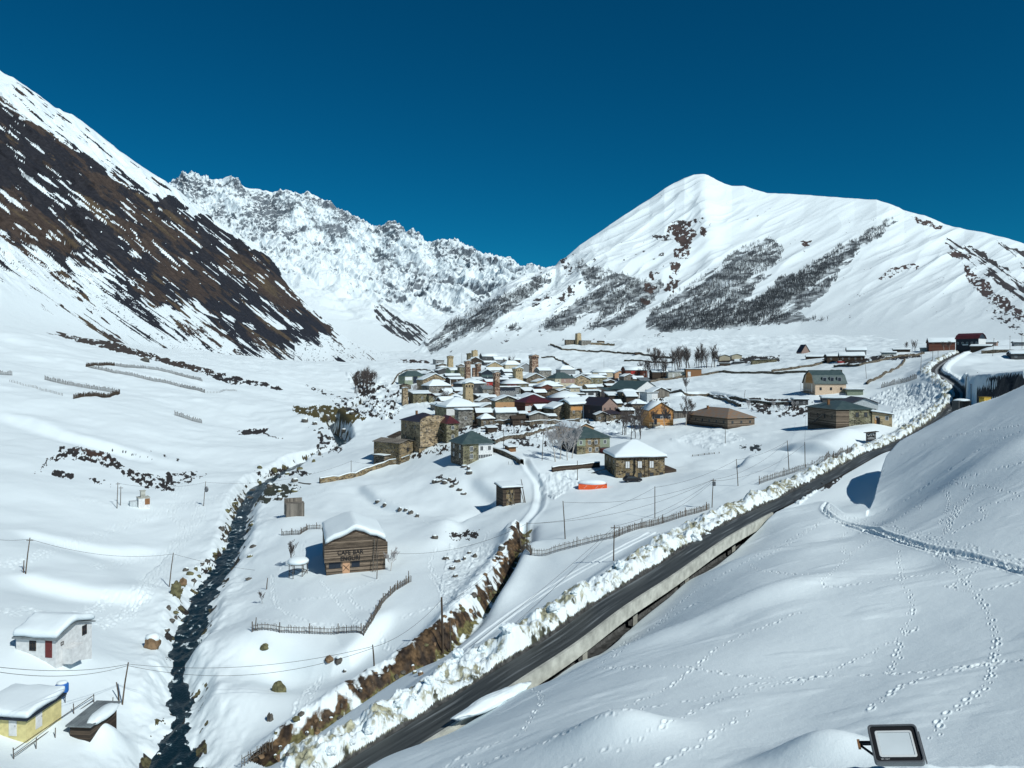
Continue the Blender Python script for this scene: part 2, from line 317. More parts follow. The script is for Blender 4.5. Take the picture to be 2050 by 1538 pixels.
# river surface height: monotone from the measured points
rz = [-43.2 - 0 * i for i in range(len(rp))]
RZ = np.interp([p[1] for p in rp], [60, 105, 133, 193, 265, 315, 380, 480, 640], [-43.6, -42.2, -41.6, -41.0, -40.0, -38.6, -38.0, -36.4, -33.0])
rd, rs, rsd, rzz = on(sub, rp, list(RZ))
_, _, _, rww = on(sub, rp, [p[3] for p in rp])
wob = fbm(GX / 2.6, GY / 2.6, 3, 21) * .8
dd = rd - (rww - 1.15) + wob * .7
k = sstep(0, 1, np.clip((dd) / (3.2 + rww * .5), 0, 1)); k = np.where(sub, k, 1)
ZM = np.where(sub & (dd < 12), (rzz - .9) * (1 - k) + np.maximum(ZM, rzz + .9) * k, ZM)
ZM = np.where(sub & (dd > 0) & (dd < 14), ZM + (fbm(GX / 2.3, GY / 3, 3, 31) * .55) * np.exp(-(dd / 6) ** 2), ZM)
river_d = dd
# mounds / ponds of the flood plain
ZM += G(216,1462,79.5,1.5,2.2,2.0)
ZM += G(480,1400,91,7,4.5,1.4) + G(560,1330,98,5,3,-.2)
# ditch with brown bank beside the track
DIT = [(470,1560,75),(560,1500,79),(650,1440,82),(740,1365,86),(820,1300,91),(880,1255,97),(950,1205,108),(985,1165,117),(1010,1120,128),(1035,1075,140),(1040,1050,150)]
DITw = smooth_line([W(*r) for r in DIT], 5)
sub2 = (np.abs(GPX - 800) < 500) & (GY > 55) & (GY < 190)
bd, bs, bsd, bz = on(sub2, DITw, [p[2] - HC for p in DITw])
sgn = bd * bsd                                                 # + = river side (left of travel)
ridge = np.exp(-((sgn - 1.6) / 2.2) ** 2) * 1.9 - np.exp(-((sgn + 1.7) / 1.5) ** 2) * 1.5
lump = ridged(GX / 2.2, GY / 2.2, 3, 40)
endf = sstep(0, 8, bs) * (1 - sstep(118, 140, bs))
ZM += np.where(sub2 & (bd < 9), endf * (ridge + lump * .55 * np.exp(-((sgn - .8) / 2.6) ** 2)), 0)
ditch_s = np.where(sub2, sgn, 99.); ditch_e = endf
# small dark creases and steps in the meadow
for L, h, wd_ in [([(935,965,208),(1000,1010,185),(935,1040,176),(920,1075,165)],1.2,3.5),([(715,975,218),(760,1010,195),(835,1035,182)],1.0,3),([(890,1120,142),(905,1060,162),(930,1010,183)],1.4,5),([(0,820,275),(120,855,262),(260,890,258),(330,915,250)],1.6,6),
                  ([(470,1290,106),(560,1300,102),(700,1305,99),(790,1230,112)],1.1,3.2),([(0,1140,118),(120,1165,120),(330,1200,125)],1.0,4.5),([(0,1050,145),(200,1080,152),(330,1085,165)],.9,5),([(1600,890,205),(1500,905,205),(1480,930,190)],1.5,4),([(1540,890,214),(1640,900,196),(1700,905,188)],1.3,4),
                  ([(1330,800,385),(1420,795,400),(1480,815,330)],1.6,5),([(1040,1085,138),(1035,1120,126),(990,1200,110),(960,1245,103)],1.4,2.2),([(1000,1320,84),(1100,1250,88),(1200,1185,97),(1300,1120,107)],.7,2.6)]:
    pw = smooth_line([W(*p) for p in L], 4); m = (GY > pw[0][1] * .4) & (GY < 520)
    a, b, c, e = poly_dist(GX[m], GY[m], pw); s = a * c
    tot = sum(math.dist(pw[i][:2], pw[i + 1][:2]) for i in range(len(pw) - 1)); f = sstep(0, tot * .2, b) * (1 - sstep(tot * .8, tot, b))
    ZM[m] += h * f * np.tanh(s / (wd_ * .35)) * np.exp(-(s / (wd_ * 1.6)) ** 2)
# road: bench, plough banks, cavity below the deck
sub3 = (GPX > 560) & (GY > 45) & (GY < 520)
qd, qs, qsd, qz = on(sub3, RC, [p[2] - HC for p in RC]); rs_ = qd * qsd   # + = left of the road
road_s = np.where(sub3, rs_, 99.)
levelz = qz
fl = np.where(sub3, sstep(14, 4, np.abs(rs_)), 0)
ZM = ZM * (1 - fl) + (levelz + np.clip(rs_ * -.05, -.6, .4)) * fl
lumpA = ridged(GX / 1.05, GY / 1.2, 4, 50, .68); lumpB = fbm(GX / 4.2, GY / 4.2, 2, 55)
left = np.where(sub3, sstep(HWID - .1, HWID + 1.4, rs_) * (1 - sstep(HWID + 3.4, HWID + 6.0, rs_ + lumpB * 1.4)), 0)
ZM += left * (1.05 + .75 * lumpB + .36 * lumpA + .8 * fbm(GX / 2.6, GY / 2.6, 3, 57) + .6 * np.maximum(0, vnoise(GX / 1.6, GY / 1.9, 58)) ** 1.0)
fade_r = np.where(sub3, sstep(1645, 1700, GPX) , 0)
right = np.where(sub3, sstep(HWID, HWID + 1, -rs_) * (1 - sstep(HWID + 2, HWID + 4, -rs_)), 0) * fade_r * sstep(235, 250, GY)
ZM += right * (1.0 + .5 * lumpA)
under = np.where(sub3, sstep(HWID + 3, HWID, -rs_) * sstep(HWID + .2, HWID - .5, rs_), 0) * (1 - sstep(1545, 1570, GPX))
ZM = ZM - under * np.where(-rs_ > -HWID + .6, 4.0, 2.0)
under2 = np.where(sub3, sstep(HWID + .5, HWID, np.abs(rs_)), 0)
ZM = ZM - under2 * .25
bank_s = road_s
# rubbly avalanche patches
def lumpy(poly, amp, sc, seed):
    global ZM
    m = in_poly(GPX, PYm, poly); w = np.zeros(GX.shape); w[m] = 1
    ZM += w * amp * ridged(GX / sc, GY / sc, 3, seed, .6)
PYm = HY - ZM / GY * FPX
lumpy([(880,1180),(900,1090),(1000,1090),(1020,1110),(960,1180),(930,1215)], .28, 1.6, 61)
lumpy([(1080,985),(1080,950),(1150,940),(1160,965),(1110,1000)], .6, 2.2, 62)
lumpy([(1735,800),(1790,775),(1880,765),(1915,830),(1850,870),(1780,850),(1790,815)], .75, 1.7, 63)
lumpy([(1550,990),(1640,950),(1660,965),(1600,1010)], .5, 1.8, 64)
lumpy([(1340,880),(1440,855),(1490,880),(1420,900)], .5, 4.0, 65)
lumpy([(820,800),(1340,800),(1340,850),(1250,870),(1090,880),(960,870)], .9, 4.0, 66)
lumpy([(690,745),(800,760),(830,800),(770,840),(720,800)], 2.2, 12.0, 67)
# cut bank right of the upper road
TER = [(1925,1e4),(1935,246),(1975,232),(2050,205),(2600,180)]
dter = np.interp(GPX, [1915,1935,1975,2050,2600],[400,246,232,206,180])
kt = sstep(0, 11, GY - dter + fbm(GX / 5, GY / 5, 3, 88) * 4) * (1 - sstep(30, 60, GY - dter)) * sstep(1915, 1940, GPX)
zt = -2.0 - (2050 - GPX) / 120 * 2.0
ZM = ZM * (1 - kt) + np.maximum(zt + (GY - dter) * .02, ZM) * kt
ZG = base_merge(ZM, ZN)
# ------------------------------------------------------------------ tracks pressed into the snow
def rayhit_factory(Z):
    PY = HY - Z / GY * FPX
    def hit(px, py, dmin=0, dmax=1e9):
        j = int(np.clip(np.searchsorted(TT, (px - CX) / FPX), 1, nC - 1)); col = PY[:, j]
        ok = (col <= py) & (GY[:, j] >= dmin)
        idx = np.argmax(ok) if ok.any() else nR - 1
        idx = max(idx, 1); y0, y1 = col[idx - 1], col[idx]; f = 0 if y1 == y0 else np.clip((y0 - py) / (y0 - y1), 0, 1)
        D = GY[idx - 1, j] * (1 - f) + GY[idx, j] * f
        return (px - CX) / FPX * D, min(D, dmax)
    return hit
hit0 = rayhit_factory(ZG)
def trackline(pix, dmin=0):
    P = smooth_line(pix, 5); return [hit0(p[0], p[1], dmin) for p in P]
def press(x, y, rx, ry, depth, ang):
    t = x / y; j0 = np.searchsorted(TT, t - max(rx, ry) * 2.6 / y); j1 = np.searchsorted(TT, t + max(rx, ry) * 2.6 / y) + 1
    r = max(rx, ry) * 2.6; i0 = np.searchsorted(LY, math.log(max(y - r, 9))); i1 = np.searchsorted(LY, math.log(y + r)) + 1
    X = GX[i0:i1, j0:j1] - x; Y = GY[i0:i1, j0:j1] - y
    if X.size == 0: return
    c, s = math.cos(ang), math.sin(ang); u = (X * c + Y * s) / rx; v = (-X * s + Y * c) / ry; q = u * u + v * v
    ZG[i0:i1, j0:j1] += depth * (-np.exp(-q * 1.6) + .38 * np.exp(-((np.sqrt(q) - 1.45) / .38) ** 2))
def footprints(pix, step=.62, size=.09, depth=.12, spread=.12, jit=.1, dmin=0):
    L = trackline(pix, dmin); acc = 0; side = 1
    for a, b in zip(L[:-1], L[1:]):
        d = math.hypot(b[0] - a[0], b[1] - a[1])
        if d < 1e-6 or d > 40: continue
        ux, uy = (b[0] - a[0]) / d, (b[1] - a[1]) / d; s = step - acc
        while s < d:
            side = -side; x = a[0] + ux * s - uy * side * spread + random.gauss(0, jit * .5); y = a[1] + uy * s + ux * side * spread + random.gauss(0, jit * .5)
            k = random.uniform(.6, 1.35)
            if random.random() < .06: s += step; continue
            press(x, y, size * 1.9 * k, size * .9 * k, depth * k, math.atan2(uy, ux)); s += step * random.uniform(.9, 1.1)
        acc = (acc + d) % step
TR = [[(870,1538),(960,1530),(1100,1480),(1200,1435),(1330,1380),(1450,1290),(1530,1255),(1600,1225)],
 [(1120,1538),(1160,1525),(1250,1490),(1330,1450),(1450,1400),(1560,1370),(1640,1355)],[(1300,1538),(1380,1500),(1450,1455),(1500,1425)],[(1210,1432),(1300,1415),(1400,1400),(1500,1372),(1620,1360)],
 [(880,1538),(960,1500),(1040,1470),(1060,1440),(1085,1400),(1065,1380)],
 [(1195,1336),(1240,1338),(1340,1333),(1400,1340),(1480,1352),(1560,1358),(1700,1352),(1850,1345),(2049,1320)],
 [(1200,1335),(1250,1285),(1300,1260),(1370,1200),(1430,1160),(1500,1120),(1600,1070),(1640,1045)],[(1220,1320),(1290,1270),(1350,1230),(1400,1205)],
 [(1700,1060),(1680,1085),(1690,1105),(1700,1115),(1650,1160),(1645,1170),(1670,1175),(1780,1160),(1900,1145),(1990,1130)],[(1700,1110),(1760,1075),(1790,1080)],
 [(1797,1100),(1803,1130),(1808,1165),(1825,1200),(1820,1235),(1808,1265),(1800,1300),(1790,1330),(1775,1350)],
 [(1875,1105),(1920,1150),(1960,1200),(1985,1240),(1995,1290),(1985,1330),(1975,1370),(1930,1410),(1890,1440),(1870,1475),(1848,1500)],
 [(1890,1170),(1940,1184),(2049,1165)],[(1970,1135),(1920,1165),(1895,1178)],[(1850,1250),(1760,1300),(1680,1335),(1600,1370)],
 [(1640,1050),(1560,1100),(1510,1125),(1515,1140),(1590,1150),(1650,1148)],[(2049,1320),(1990,1325),(1900,1345),(1840,1360),(1780,1390),(1740,1420)],
 [(1780,1050),(1810,1030),(1850,1000),(1900,965),(2049,925)],[(1750,1030),(1800,1010),(1850,975),(1900,940),(1960,900),(2049,860)],[(1730,1000),(1760,960),(1780,925),(1850,890),(1920,870),(2049,850)],
 [(1890,1075),(1900,1050),(1930,1010),(1945,985),(1930,970),(1900,970),(1860,990),(1840,1020)],[(1895,1070),(1910,1040),(1925,1010),(1940,990)],[(1885,1072),(1905,1030),(1920,1000)],
 [(1930,972),(1980,975),(2030,990),(2035,997),(2000,1005),(1965,1015),(1975,1035),(1950,1045),(1900,1070)],[(1890,980),(1900,1010),(1880,1050)]]
for q in TR: footprints([(x + 0., y + 0.) for x, y in q], dmin=0)
# trodden track from the pit to the right edge
for off in (-12, -6, 0, 7, 12, 17):
    footprints([(1655,1010 + off*.2),(1680,1038 + off*.6),(1740,1052 + off*.8),(1800,1070 + off),(1870,1088 + off),(1950,1108 + off),(2049,1132 + off)], .7, .11, .08, .2, .4)
for off in (4,):
    footprints([(1655,1006),(1650,1020 + off),(1685,1042 + off),(1760,1062 + off),(1850,1092 + off),(1950,1112 + off),(2049,1140 + off)], .3, .17, .2, .06, .05)
# paths of the cafe meadow and the left bank
for q in [[(640,1160),(680,1210),(720,1250)],[(530,1215),(600,1200),(660,1195),(720,1175),(760,1160)],[(545,1150),(550,1205),(580,1230),(620,1245)],[(700,1180),(710,1210),(745,1225)],[(880,1090),(860,1130),(880,1160),(890,1195),(870,1220)],
          [(760,1260),(770,1290),(790,1305)],[(800,1240),(850,1220),(880,1215)],[(600,1000),(640,985),(700,960)],[(760,1000),(800,1010),(860,1050)],[(520,1240),(600,1245),(700,1252)],[(610,1080),(600,1110),(560,1140)],[(560,1262),(640,1250)],
          [(640,1360),(600,1400),(590,1430)],[(650,1350),(620,1400),(600,1430)],[(900,1230),(880,1180),(860,1150)],[(980,1060),(960,1100),(935,1140)]]:
    footprints(q, .5, .2, .10, .12, .15)
for q in [[(0,1135),(60,1115),(130,1090),(200,1070),(260,1045),(330,1020),(400,1005),(460,990)],[(190,1255),(260,1220),(300,1170),(330,1120),(360,1075),(390,1040),(400,1010)],[(0,1230),(60,1220),(150,1235),(230,1190)],[(250,1240),(270,1200),(290,1160)],[(180,1135),(240,1125),(330,1110)],
          [(370,960),(340,1020),(370,1060)],[(140,1000),(180,1000),(220,1012)]]:
    for o in (-6, 0, 7, 12): footprints([(x + o, y + o * .4) for x, y in q], .6, .24, .11, .3, .5)
def groove(pix, w, depth, sub=None, rim=.3):
    L = trackline(pix); ys = [p[1] for p in L]; xs = [p[0] for p in L]
    m = (GY > min(ys) - 4) & (GY < max(ys) + 4) & (GX > min(xs) - 5) & (GX < max(xs) + 5)
    a, *_ = poly_dist(GX[m], GY[m], L); ZG[m] += depth * (-np.exp(-(a / w) ** 2 * 1.5) + rim * np.exp(-((a / w - 1.7) / .5) ** 2))
groove([(1030,1095),(1050,1050),(1075,1020),(1082,990),(1078,965),(1060,940),(1050,920)], .9, .55)
for o in (0, 14): groove([(520 + o,1560),(760 + o,1420 + o*.2),(900 + o,1318 + o*.2),(1000 + o,1242),(1100 + o,1175),(1200 + o,1118),(1300 + o,1066)], .22, .16)
groove([(590,1600),(800,1440),(950,1325),(1100,1220),(1250,1120)], .3, .1)
groove([(1655,1006),(1650,1022),(1685,1044),(1760,1064),(1850,1094),(1950,1115),(2049,1142)], .30, .26)
groove([(1690,1052),(1760,1072),(1850,1100),(1950,1122),(2049,1150)], .22, .14)
PYG = HY - ZG / GY * FPX
hit = rayhit_factory(ZG)
def gz(x, y):
    j = np.clip(np.searchsorted(TT, x / y) , 1, nC - 1); i = np.clip(np.searchsorted(LY, math.log(max(y, 9.01))), 1, nR - 1)
    ft = np.clip((x / y - TT[j - 1]) / (TT[j] - TT[j - 1]), 0, 1); fy = np.clip((math.log(max(y, 9.01)) - LY[i - 1]) / (LY[i] - LY[i - 1]), 0, 1)
    a = ZG[i - 1, j - 1] * (1 - ft) + ZG[i - 1, j] * ft; b = ZG[i, j - 1] * (1 - ft) + ZG[i, j] * ft
    return a * (1 - fy) + b * fy + HC
def at(px, py, dmin=0, dmax=1e9):
    x, y = hit(px, py, dmin, dmax); return Vector((x, y, gz(x, y)))

# ------------------------------------------------------------------ bare-ground masks (per vertex: how bare, and its colour)
def paint(bare, col, PX, PY, poly, colr, k=1.0, warp=(7, 5), sc=14, seed=0, thr=0.0, aniso=None):
    x0, x1 = min(p[0] for p in poly) - warp[0] * 2, max(p[0] for p in poly) + warp[0] * 2
    y0, y1 = min(p[1] for p in poly) - warp[1] * 2, max(p[1] for p in poly) + warp[1] * 2
    m = (PX > x0) & (PX < x1) & (PY > y0) & (PY < y1)
    if not m.any(): return
    px, py = PX[m], PY[m]
    wx = fbm(px / sc, py / sc, 4, seed + 1, .6) * warp[0] * 1.6; wy = fbm(px / sc, py / sc, 4, seed + 2, .6) * warp[1] * 1.6
    i = in_poly(px + wx, py + wy, poly).astype(float)
    if thr:
        if aniso: a, su, sv = aniso; u = (px * math.cos(a) + py * math.sin(a)) / su; v = (-px * math.sin(a) + py * math.cos(a)) / sv
        else: u, v = px / (sc * .5), py / (sc * .35)
        i = i * (fbm(u, v, 4, seed + 5, .6) > thr - .5)
    b = bare[m]; c = col[m]; f = i * k; bare[m] = np.maximum(b, f); c[f > 0] = colr; col[m] = c
def build_grid(name, X, Y, Z, bare, col, mat, kind='structure'):
    r, c = X.shape; me = bpy.data.meshes.new(name); v = np.stack([X, Y, Z], -1).reshape(-1, 3).astype(np.float32)
    me.vertices.add(r * c); me.vertices.foreach_set('co', v.ravel())
    I = np.arange(r * c, dtype=np.int32).reshape(r, c); f = np.stack([I[:-1, :-1], I[:-1, 1:], I[1:, 1:], I[1:, :-1]], -1).reshape(-1, 4)
    me.loops.add(f.size); me.loops.foreach_set('vertex_index', f.ravel()); me.polygons.add(len(f))
    me.polygons.foreach_set('loop_start', np.arange(0, f.size, 4, dtype=np.int32)); me.polygons.foreach_set('use_smooth', np.ones(len(f), bool))
    me.update(calc_edges=True)
    a = me.attributes.new('bare', 'FLOAT', 'POINT'); a.data.foreach_set('value', bare.ravel().astype(np.float32))
    a = me.attributes.new('ground', 'FLOAT_COLOR', 'POINT'); a.data.foreach_set('color', np.concatenate([col.reshape(-1, 3), np.ones((r * c, 1))], 1).astype(np.float32).ravel())
    me.materials.append(mat); o = bpy.data.objects.new(name, me); COL.objects.link(o); o['kind'] = kind; return o
def mat_terrain(name, ns, bumpd, snow=(.74, .83, .865), sharp=.12, colvar=.5):
    m, n, b = new_mat(name)
    tc = n.nodes.new('ShaderNodeTexCoord')
    at_ = nd(n, 'ShaderNodeAttribute', attribute_name='bare'); ac = nd(n, 'ShaderNodeAttribute', attribute_name='ground')
    t = nd(n, 'ShaderNodeTexNoise'); t.inputs['Scale'].default_value = ns; t.inputs['Detail'].default_value = 8; t.inputs['Roughness'].default_value = .65; n.links.new(tc.outputs['Object'], t.inputs['Vector'])
    ad = nd(n, 'ShaderNodeMath', operation='ADD'); n.links.new(at_.outputs['Fac'], ad.inputs[0])
    mu = nd(n, 'ShaderNodeMath', operation='MULTIPLY_ADD'); n.links.new(t.outputs[0], mu.inputs[0]); mu.inputs[1].default_value = .9; mu.inputs[2].default_value = -.45; n.links.new(mu.outputs[0], ad.inputs[1])
    r = ramp(n, ad.outputs[0], [(.5 - sharp, (0, 0, 0)), (.5 + sharp, (1, 1, 1))])
    gate = nd(n, 'ShaderNodeMath', operation='GREATER_THAN'); n.links.new(at_.outputs['Fac'], gate.inputs[0]); gate.inputs[1].default_value = .02
    mg = nd(n, 'ShaderNodeMath', operation='MULTIPLY'); n.links.new(r.outputs[0], mg.inputs[0]); n.links.new(gate.outputs[0], mg.inputs[1])
    t2 = nd(n, 'ShaderNodeTexNoise'); t2.inputs['Scale'].default_value = ns * 2.2; t2.inputs['Detail'].default_value = 8; n.links.new(tc.outputs['Object'], t2.inputs['Vector'])
    r2 = ramp(n, t2.outputs[0], [(.3, (1 - colvar,) * 3), (.7, (1 + colvar * .8,) * 3)])
    mc = nd(n, 'ShaderNodeMix', data_type='RGBA', blend_type='MULTIPLY'); mc.inputs[0].default_value = 1; n.links.new(ac.outputs['Color'], mc.inputs[6]); n.links.new(r2.outputs[0], mc.inputs[7])
    mx = nd(n, 'ShaderNodeMix', data_type='RGBA'); n.links.new(mg.outputs[0], mx.inputs[0]); mx.inputs[6].default_value = (*snow, 1); n.links.new(mc.outputs[2], mx.inputs[7])
    n.links.new(mx.outputs[2], b.inputs['Base Color']); b.inputs['Roughness'].default_value = .65; b.inputs['Specular IOR Level'].default_value = .2
    t3 = nd(n, 'ShaderNodeTexNoise'); t3.inputs['Scale'].default_value = ns * 9; t3.inputs['Detail'].default_value = 7; t3.inputs['Roughness'].default_value = .7; n.links.new(tc.outputs['Object'], t3.inputs['Vector'])
    hm = nd(n, 'ShaderNodeMath', operation='MULTIPLY_ADD'); n.links.new(t3.outputs[0], hm.inputs[0]); hm.inputs[1].default_value = .32; n.links.new(t.outputs[0], hm.inputs[2])
    bump(n, b, hm.outputs[0], .6, bumpd * 1.4); return m
gbare = np.zeros(GX.shape); gcol = np.zeros(GX.shape + (3,)); gcol[:] = (.05, .042, .035)
BR, BK, MO, OC = (.11, .068, .035), (.035, .030, .027), (.20, .175, .055), (.24, .15, .06)
n1 = fbm(GX / 3.1, GY / 3.1, 4, 70, .6); n2 = fbm(GX / 1.1, GY / 1.1, 3, 75, .6)
# river bed and banks
gbare = np.where(river_d < -.2, 1, gbare)
m = (river_d > -.3) & (river_d < 2.4) & (n1 + .3 * n2 > .16) & (rsd > -2); gbare[m] = 1; gcol[m] = BK; m &= n2 > .1; gcol[m] = (.11, .10, .05)
# brown ditch bank
n3 = fbm(GX / .55, GY / .6, 3, 76, .6); n0 = fbm(GX / 6, GY / 6, 2, 78)
seg = fbm(bs / 8.5 + 3, ditch_s * 0 + 2, 2, 79); bf = np.minimum(ditch_s + 2.0 + n1 * .8, 1.25 + n1 * 1.8 + seg * 1.8 - ditch_s) * .5 - n2 * .55 + n3 * .30 + fbm(GX / 1.6, GY / 1.6, 3, 81) * .5 - .10
e = (bf > -.4) & (ditch_e > .25); gbare[e] = np.clip(.5 + bf[e], 0.03, 1)
cm = np.clip(n2 * .9 + n3 * .6 + .45, 0, 1)[..., None]; cb = np.array((.030, .022, .017)) * (1 - cm) + np.array((.125, .08, .042)) * cm
gcol[e] = cb[e]; e4 = e & (ditch_s < -.9 + n2); gcol[e4] = (.13, .12, .05)
# dirty plough bank
df = n1 * .45 + n2 * .55 + n3 * .5 + .05; e = (left > .2) & (df > -.25) & (bank_s < HWID + 4.2); gbare[e] = np.clip(.39 + df[e] * .8, .03, .8); gcol[e] = (.33, .33, .235)
df = n2 * .6 + n3 * .8 + .02 - (bank_s - HWID) * .55; e = (left > .05) & (df > -.2) & (bank_s < HWID + 1.4); gbare[e] = np.clip(.5 + df[e], .03, 1); gcol[e] = (.08, .085, .06)
# road surface beyond the bridge deck
e = (np.abs(bank_s) < HWID + .4); gbare[e] = 1; gcol[e] = (.06, .062, .062)
e = (np.abs(bank_s) < HWID) & (GY > 235) & (np.abs(np.abs(bank_s) - 1.0) > .55); gbare[e] = .75; gcol[e] = (.3, .32, .33)
PM = [([(30,645),(110,645),(180,668),(290,705),(420,740),(450,752),(400,745),(280,715),(140,680)], (.06,.048,.04), (5,2)),
 ([(75,952),(120,895),(160,895),(215,905),(250,935),(330,955),(350,985),(290,978),(230,940),(170,920),(115,918)], BK, (9,4)),([(150,897),(210,905),(225,925),(170,918)], (.07,.04,.028), (5,3)),
 ([(110,940),(150,950),(140,962),(105,950)], BK, (6,3)),([(170,955),(215,962),(225,975),(190,968)], BK, (6,3)),([(330,945),(420,945),(360,970),(330,975)], BK, (9,4)),([(220,900),(310,918),(300,920),(220,905)], BK, (5,2)),([(300,902),(365,922),(350,926)], BK, (5,2)),
 ([(475,860),(545,858),(530,868),(570,880),(520,870),(480,870)], BK, (6,2)),([(580,815),(620,812),(700,815),(730,835),(700,850),(650,845),(620,835),(590,828)], (.09,.075,.03), (9,4)),
 ([(510,940),(560,935),(630,945),(590,955),(540,960)], BK, (9,4)),([(500,985),(560,965),(600,975),(560,1000),(500,1010)], (.05,.055,.04), (10,4)),([(620,855),(700,850),(680,905),(640,915)], BK, (10,4)),
 ([(700,752),(730,742),(752,748),(745,790),(725,800),(715,775)], BK, (7,5)),([(760,760),(800,790),(790,850),(740,830),(700,800)], BK, (12,7)),([(610,770),(700,800),(740,835),(690,820)], BK, (9,3)),
 ([(800,720),(855,722),(868,728),(800,726)], (.06,.045,.035), (3,1.5)),([(405,745),(450,750),(560,775),(570,782),(450,765)], BK, (7,3)),
 ([(340,1180),(352,1160),(372,1165),(360,1195),(345,1195)], (.12,.11,.05), (5,4)),([(400,1135),(440,1115),(440,1150),(400,1150)], BK, (7,5)),
 
 ([(900,1065),(960,1060),(950,1080),(905,1085)], BK, (8,6)),([(870,955),(900,950),(940,970),(880,965)], BK, (7,3)),([(1480,890),(1530,890),(1520,905),(1485,900)], (.04,.05,.055), (5,3)),
 ([(955,790),(1340,795),(1330,840),(1150,850),(960,850)], BK, (30,12)),([(850,840),(1090,850),(1090,900),(940,880)], BK, (10,5)),([(800,880),(900,890),(900,905),(800,925)], BK, (8,4)),
 ([(1480,800),(1640,805),(1620,830),(1560,835),(1500,825)], BK, (12,5)),([(1430,795),(1600,800),(1600,806),(1440,800)], BK, (4,2)),([(1640,720),(1830,708),(1850,715),(1700,730)], BK, (6,2)),
 ([(1700,930),(1720,920),(1660,980),(1640,985)], BK, (3,3)),([(1430,715),(1560,712),(1560,726),(1440,728)], BK, (8,3)),([(1190,757),(1330,757),(1300,765),(1200,762)], BK, (6,2))]
for i, (p, c, wp) in enumerate(PM):
    sp = .40 if i == 1 else .62 if i in ( 7, 12, 14, 15, 19, 21) else (.58 if i in (22, 23, 24, 25, 26) else (.5 if i in (2, 4, 5, 6, 10) else .3))
    paint(gbare, gcol, GPX, PYG, p, c, .9, wp, 14, 100 + i * 7, sp if i not in (0,) else .18)
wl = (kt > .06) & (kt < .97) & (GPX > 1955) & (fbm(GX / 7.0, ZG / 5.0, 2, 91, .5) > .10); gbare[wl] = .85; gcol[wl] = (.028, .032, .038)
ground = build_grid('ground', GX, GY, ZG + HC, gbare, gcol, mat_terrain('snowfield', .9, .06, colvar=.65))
# ------------------------------------------------------------------ mountains, each a sheet through measured lines
def sheet(name, x0, x1, nc, lines, counts, relief, masks, mat, jag=0):
    """lines: list of polylines [(col,row,depth)], near to far, interpolated over columns; smooth profile between them"""
    xs = np.linspace(x0, x1, nc); T = (xs - CX) / FPX
    Ys = np.array([np.interp(xs, [p[0] for p in L], [p[2] for p in L]) for L in lines])
    Rs = np.array([np.interp(xs, [p[0] for p in L], [p[1] for p in L]) for L in lines])
    ker = np.exp(-(np.arange(-12, 13) / 5.) ** 2); ker /= ker.sum()
    for k in range(len(lines)):
        if k != jag: Ys[k] = np.convolve(np.pad(Ys[k], 12, 'edge'), ker, 'valid'); Rs[k] = np.convolve(np.pad(Rs[k], 12, 'edge'), ker, 'valid')
    Z = -(Rs - HY) * Ys / FPX
    Y = []; ZZ = []; K = len(lines)
    for k in range(K - 1):
        n = counts[k]; f = np.linspace(0, 1, n + 1)[:, None]; f = f[:-1] if k < K - 2 else f
        a = Z[max(k - 1, 0)]; b = Z[k]; c = Z[k + 1]; d = Z[min(k + 2, K - 1)]
        ya, yb, yc, yd = Ys[max(k - 1, 0)], Ys[k], Ys[k + 1], Ys[min(k + 2, K - 1)]
        m1 = np.where(k > 0, (c - a) / np.maximum(yc - ya, 1), (c - b) / (yc - yb)); m2 = np.where(k + 2 < K, (d - b) / np.maximum(yd - yb, 1), (c - b) / (yc - yb))
        if k + 1 == K - 2: m2 = (c - b) / (yc - yb)             # sharp crest before the back slope
        if k == K - 2: m1 = (c - b) / (yc - yb)
        h = yc - yb; f2, f3 = f * f, f ** 3
        Y.append(yb + h * f); ZZ.append((2 * f3 - 3 * f2 + 1) * b + (f3 - 2 * f2 + f) * h * m1 + (-2 * f3 + 3 * f2) * c + (f3 - f2) * h * m2)
    Y = np.vstack(Y); ZZ = np.vstack(ZZ); X = T[None] * Y; PX = np.broadcast_to(xs[None], Y.shape)
    PY = HY - ZZ / Y * FPX
    ZZ = ZZ + relief(X, Y, ZZ, PX, PY, np.cumsum([0] + list(counts)))
    PY = HY - ZZ / Y * FPX
    bare = np.zeros(Y.shape); col = np.zeros(Y.shape + (3,)); col[:] = (.08, .08, .085)
    masks(bare, col, X, Y, ZZ, PX, PY)
    o = build_grid(name, X, Y, ZZ + HC, bare, col, mat); return o, (xs, Y, ZZ, PY)
def rot(px, py, a, su, sv):
    c, s = math.cos(a), math.sin(a); return (px * c + py * s) / su, (-px * s + py * c) / sv
# --- left mountain: long brown flank
LC = [(-320,-60,1500),(0,143,1500),(30,158,1510),(80,190,1530),(110,215,1540),(150,235,1560),(190,265,1580),(240,305,1600),(300,345,1640),(335,368,1660),(360,385,1680),(395,415,1690),(430,440,1700),(470,468,1700),(510,492,1700),(540,512,1700),(560,545,1680),(580,572,1650),(610,602,1620),(640,628,1600),(672,660,1560),(700,682,1520),(780,712,1450),(890,728,1400)]
LF = [(-320,660,420),(0,670,490),(200,710,560),(400,735,720),(560,752,850),(700,755,900),(890,752,1000)]
LM = [(-320,560,560),(0,600,600),(200,650,720),(400,702,850),(560,735,980),(700,742,1050),(890,742,1150)]
LH = [(-320,330,900),(0,400,900),(200,480,960),(400,590,1080),(560,672,1200),(660,712,1230),(890,735,1280)]
LB = [(-320,200,2000),(0,260,2000),(300,430,2100),(540,600,2100),(700,720,1900),(890,750,1700)]
AL = math.atan2(.80, 1)
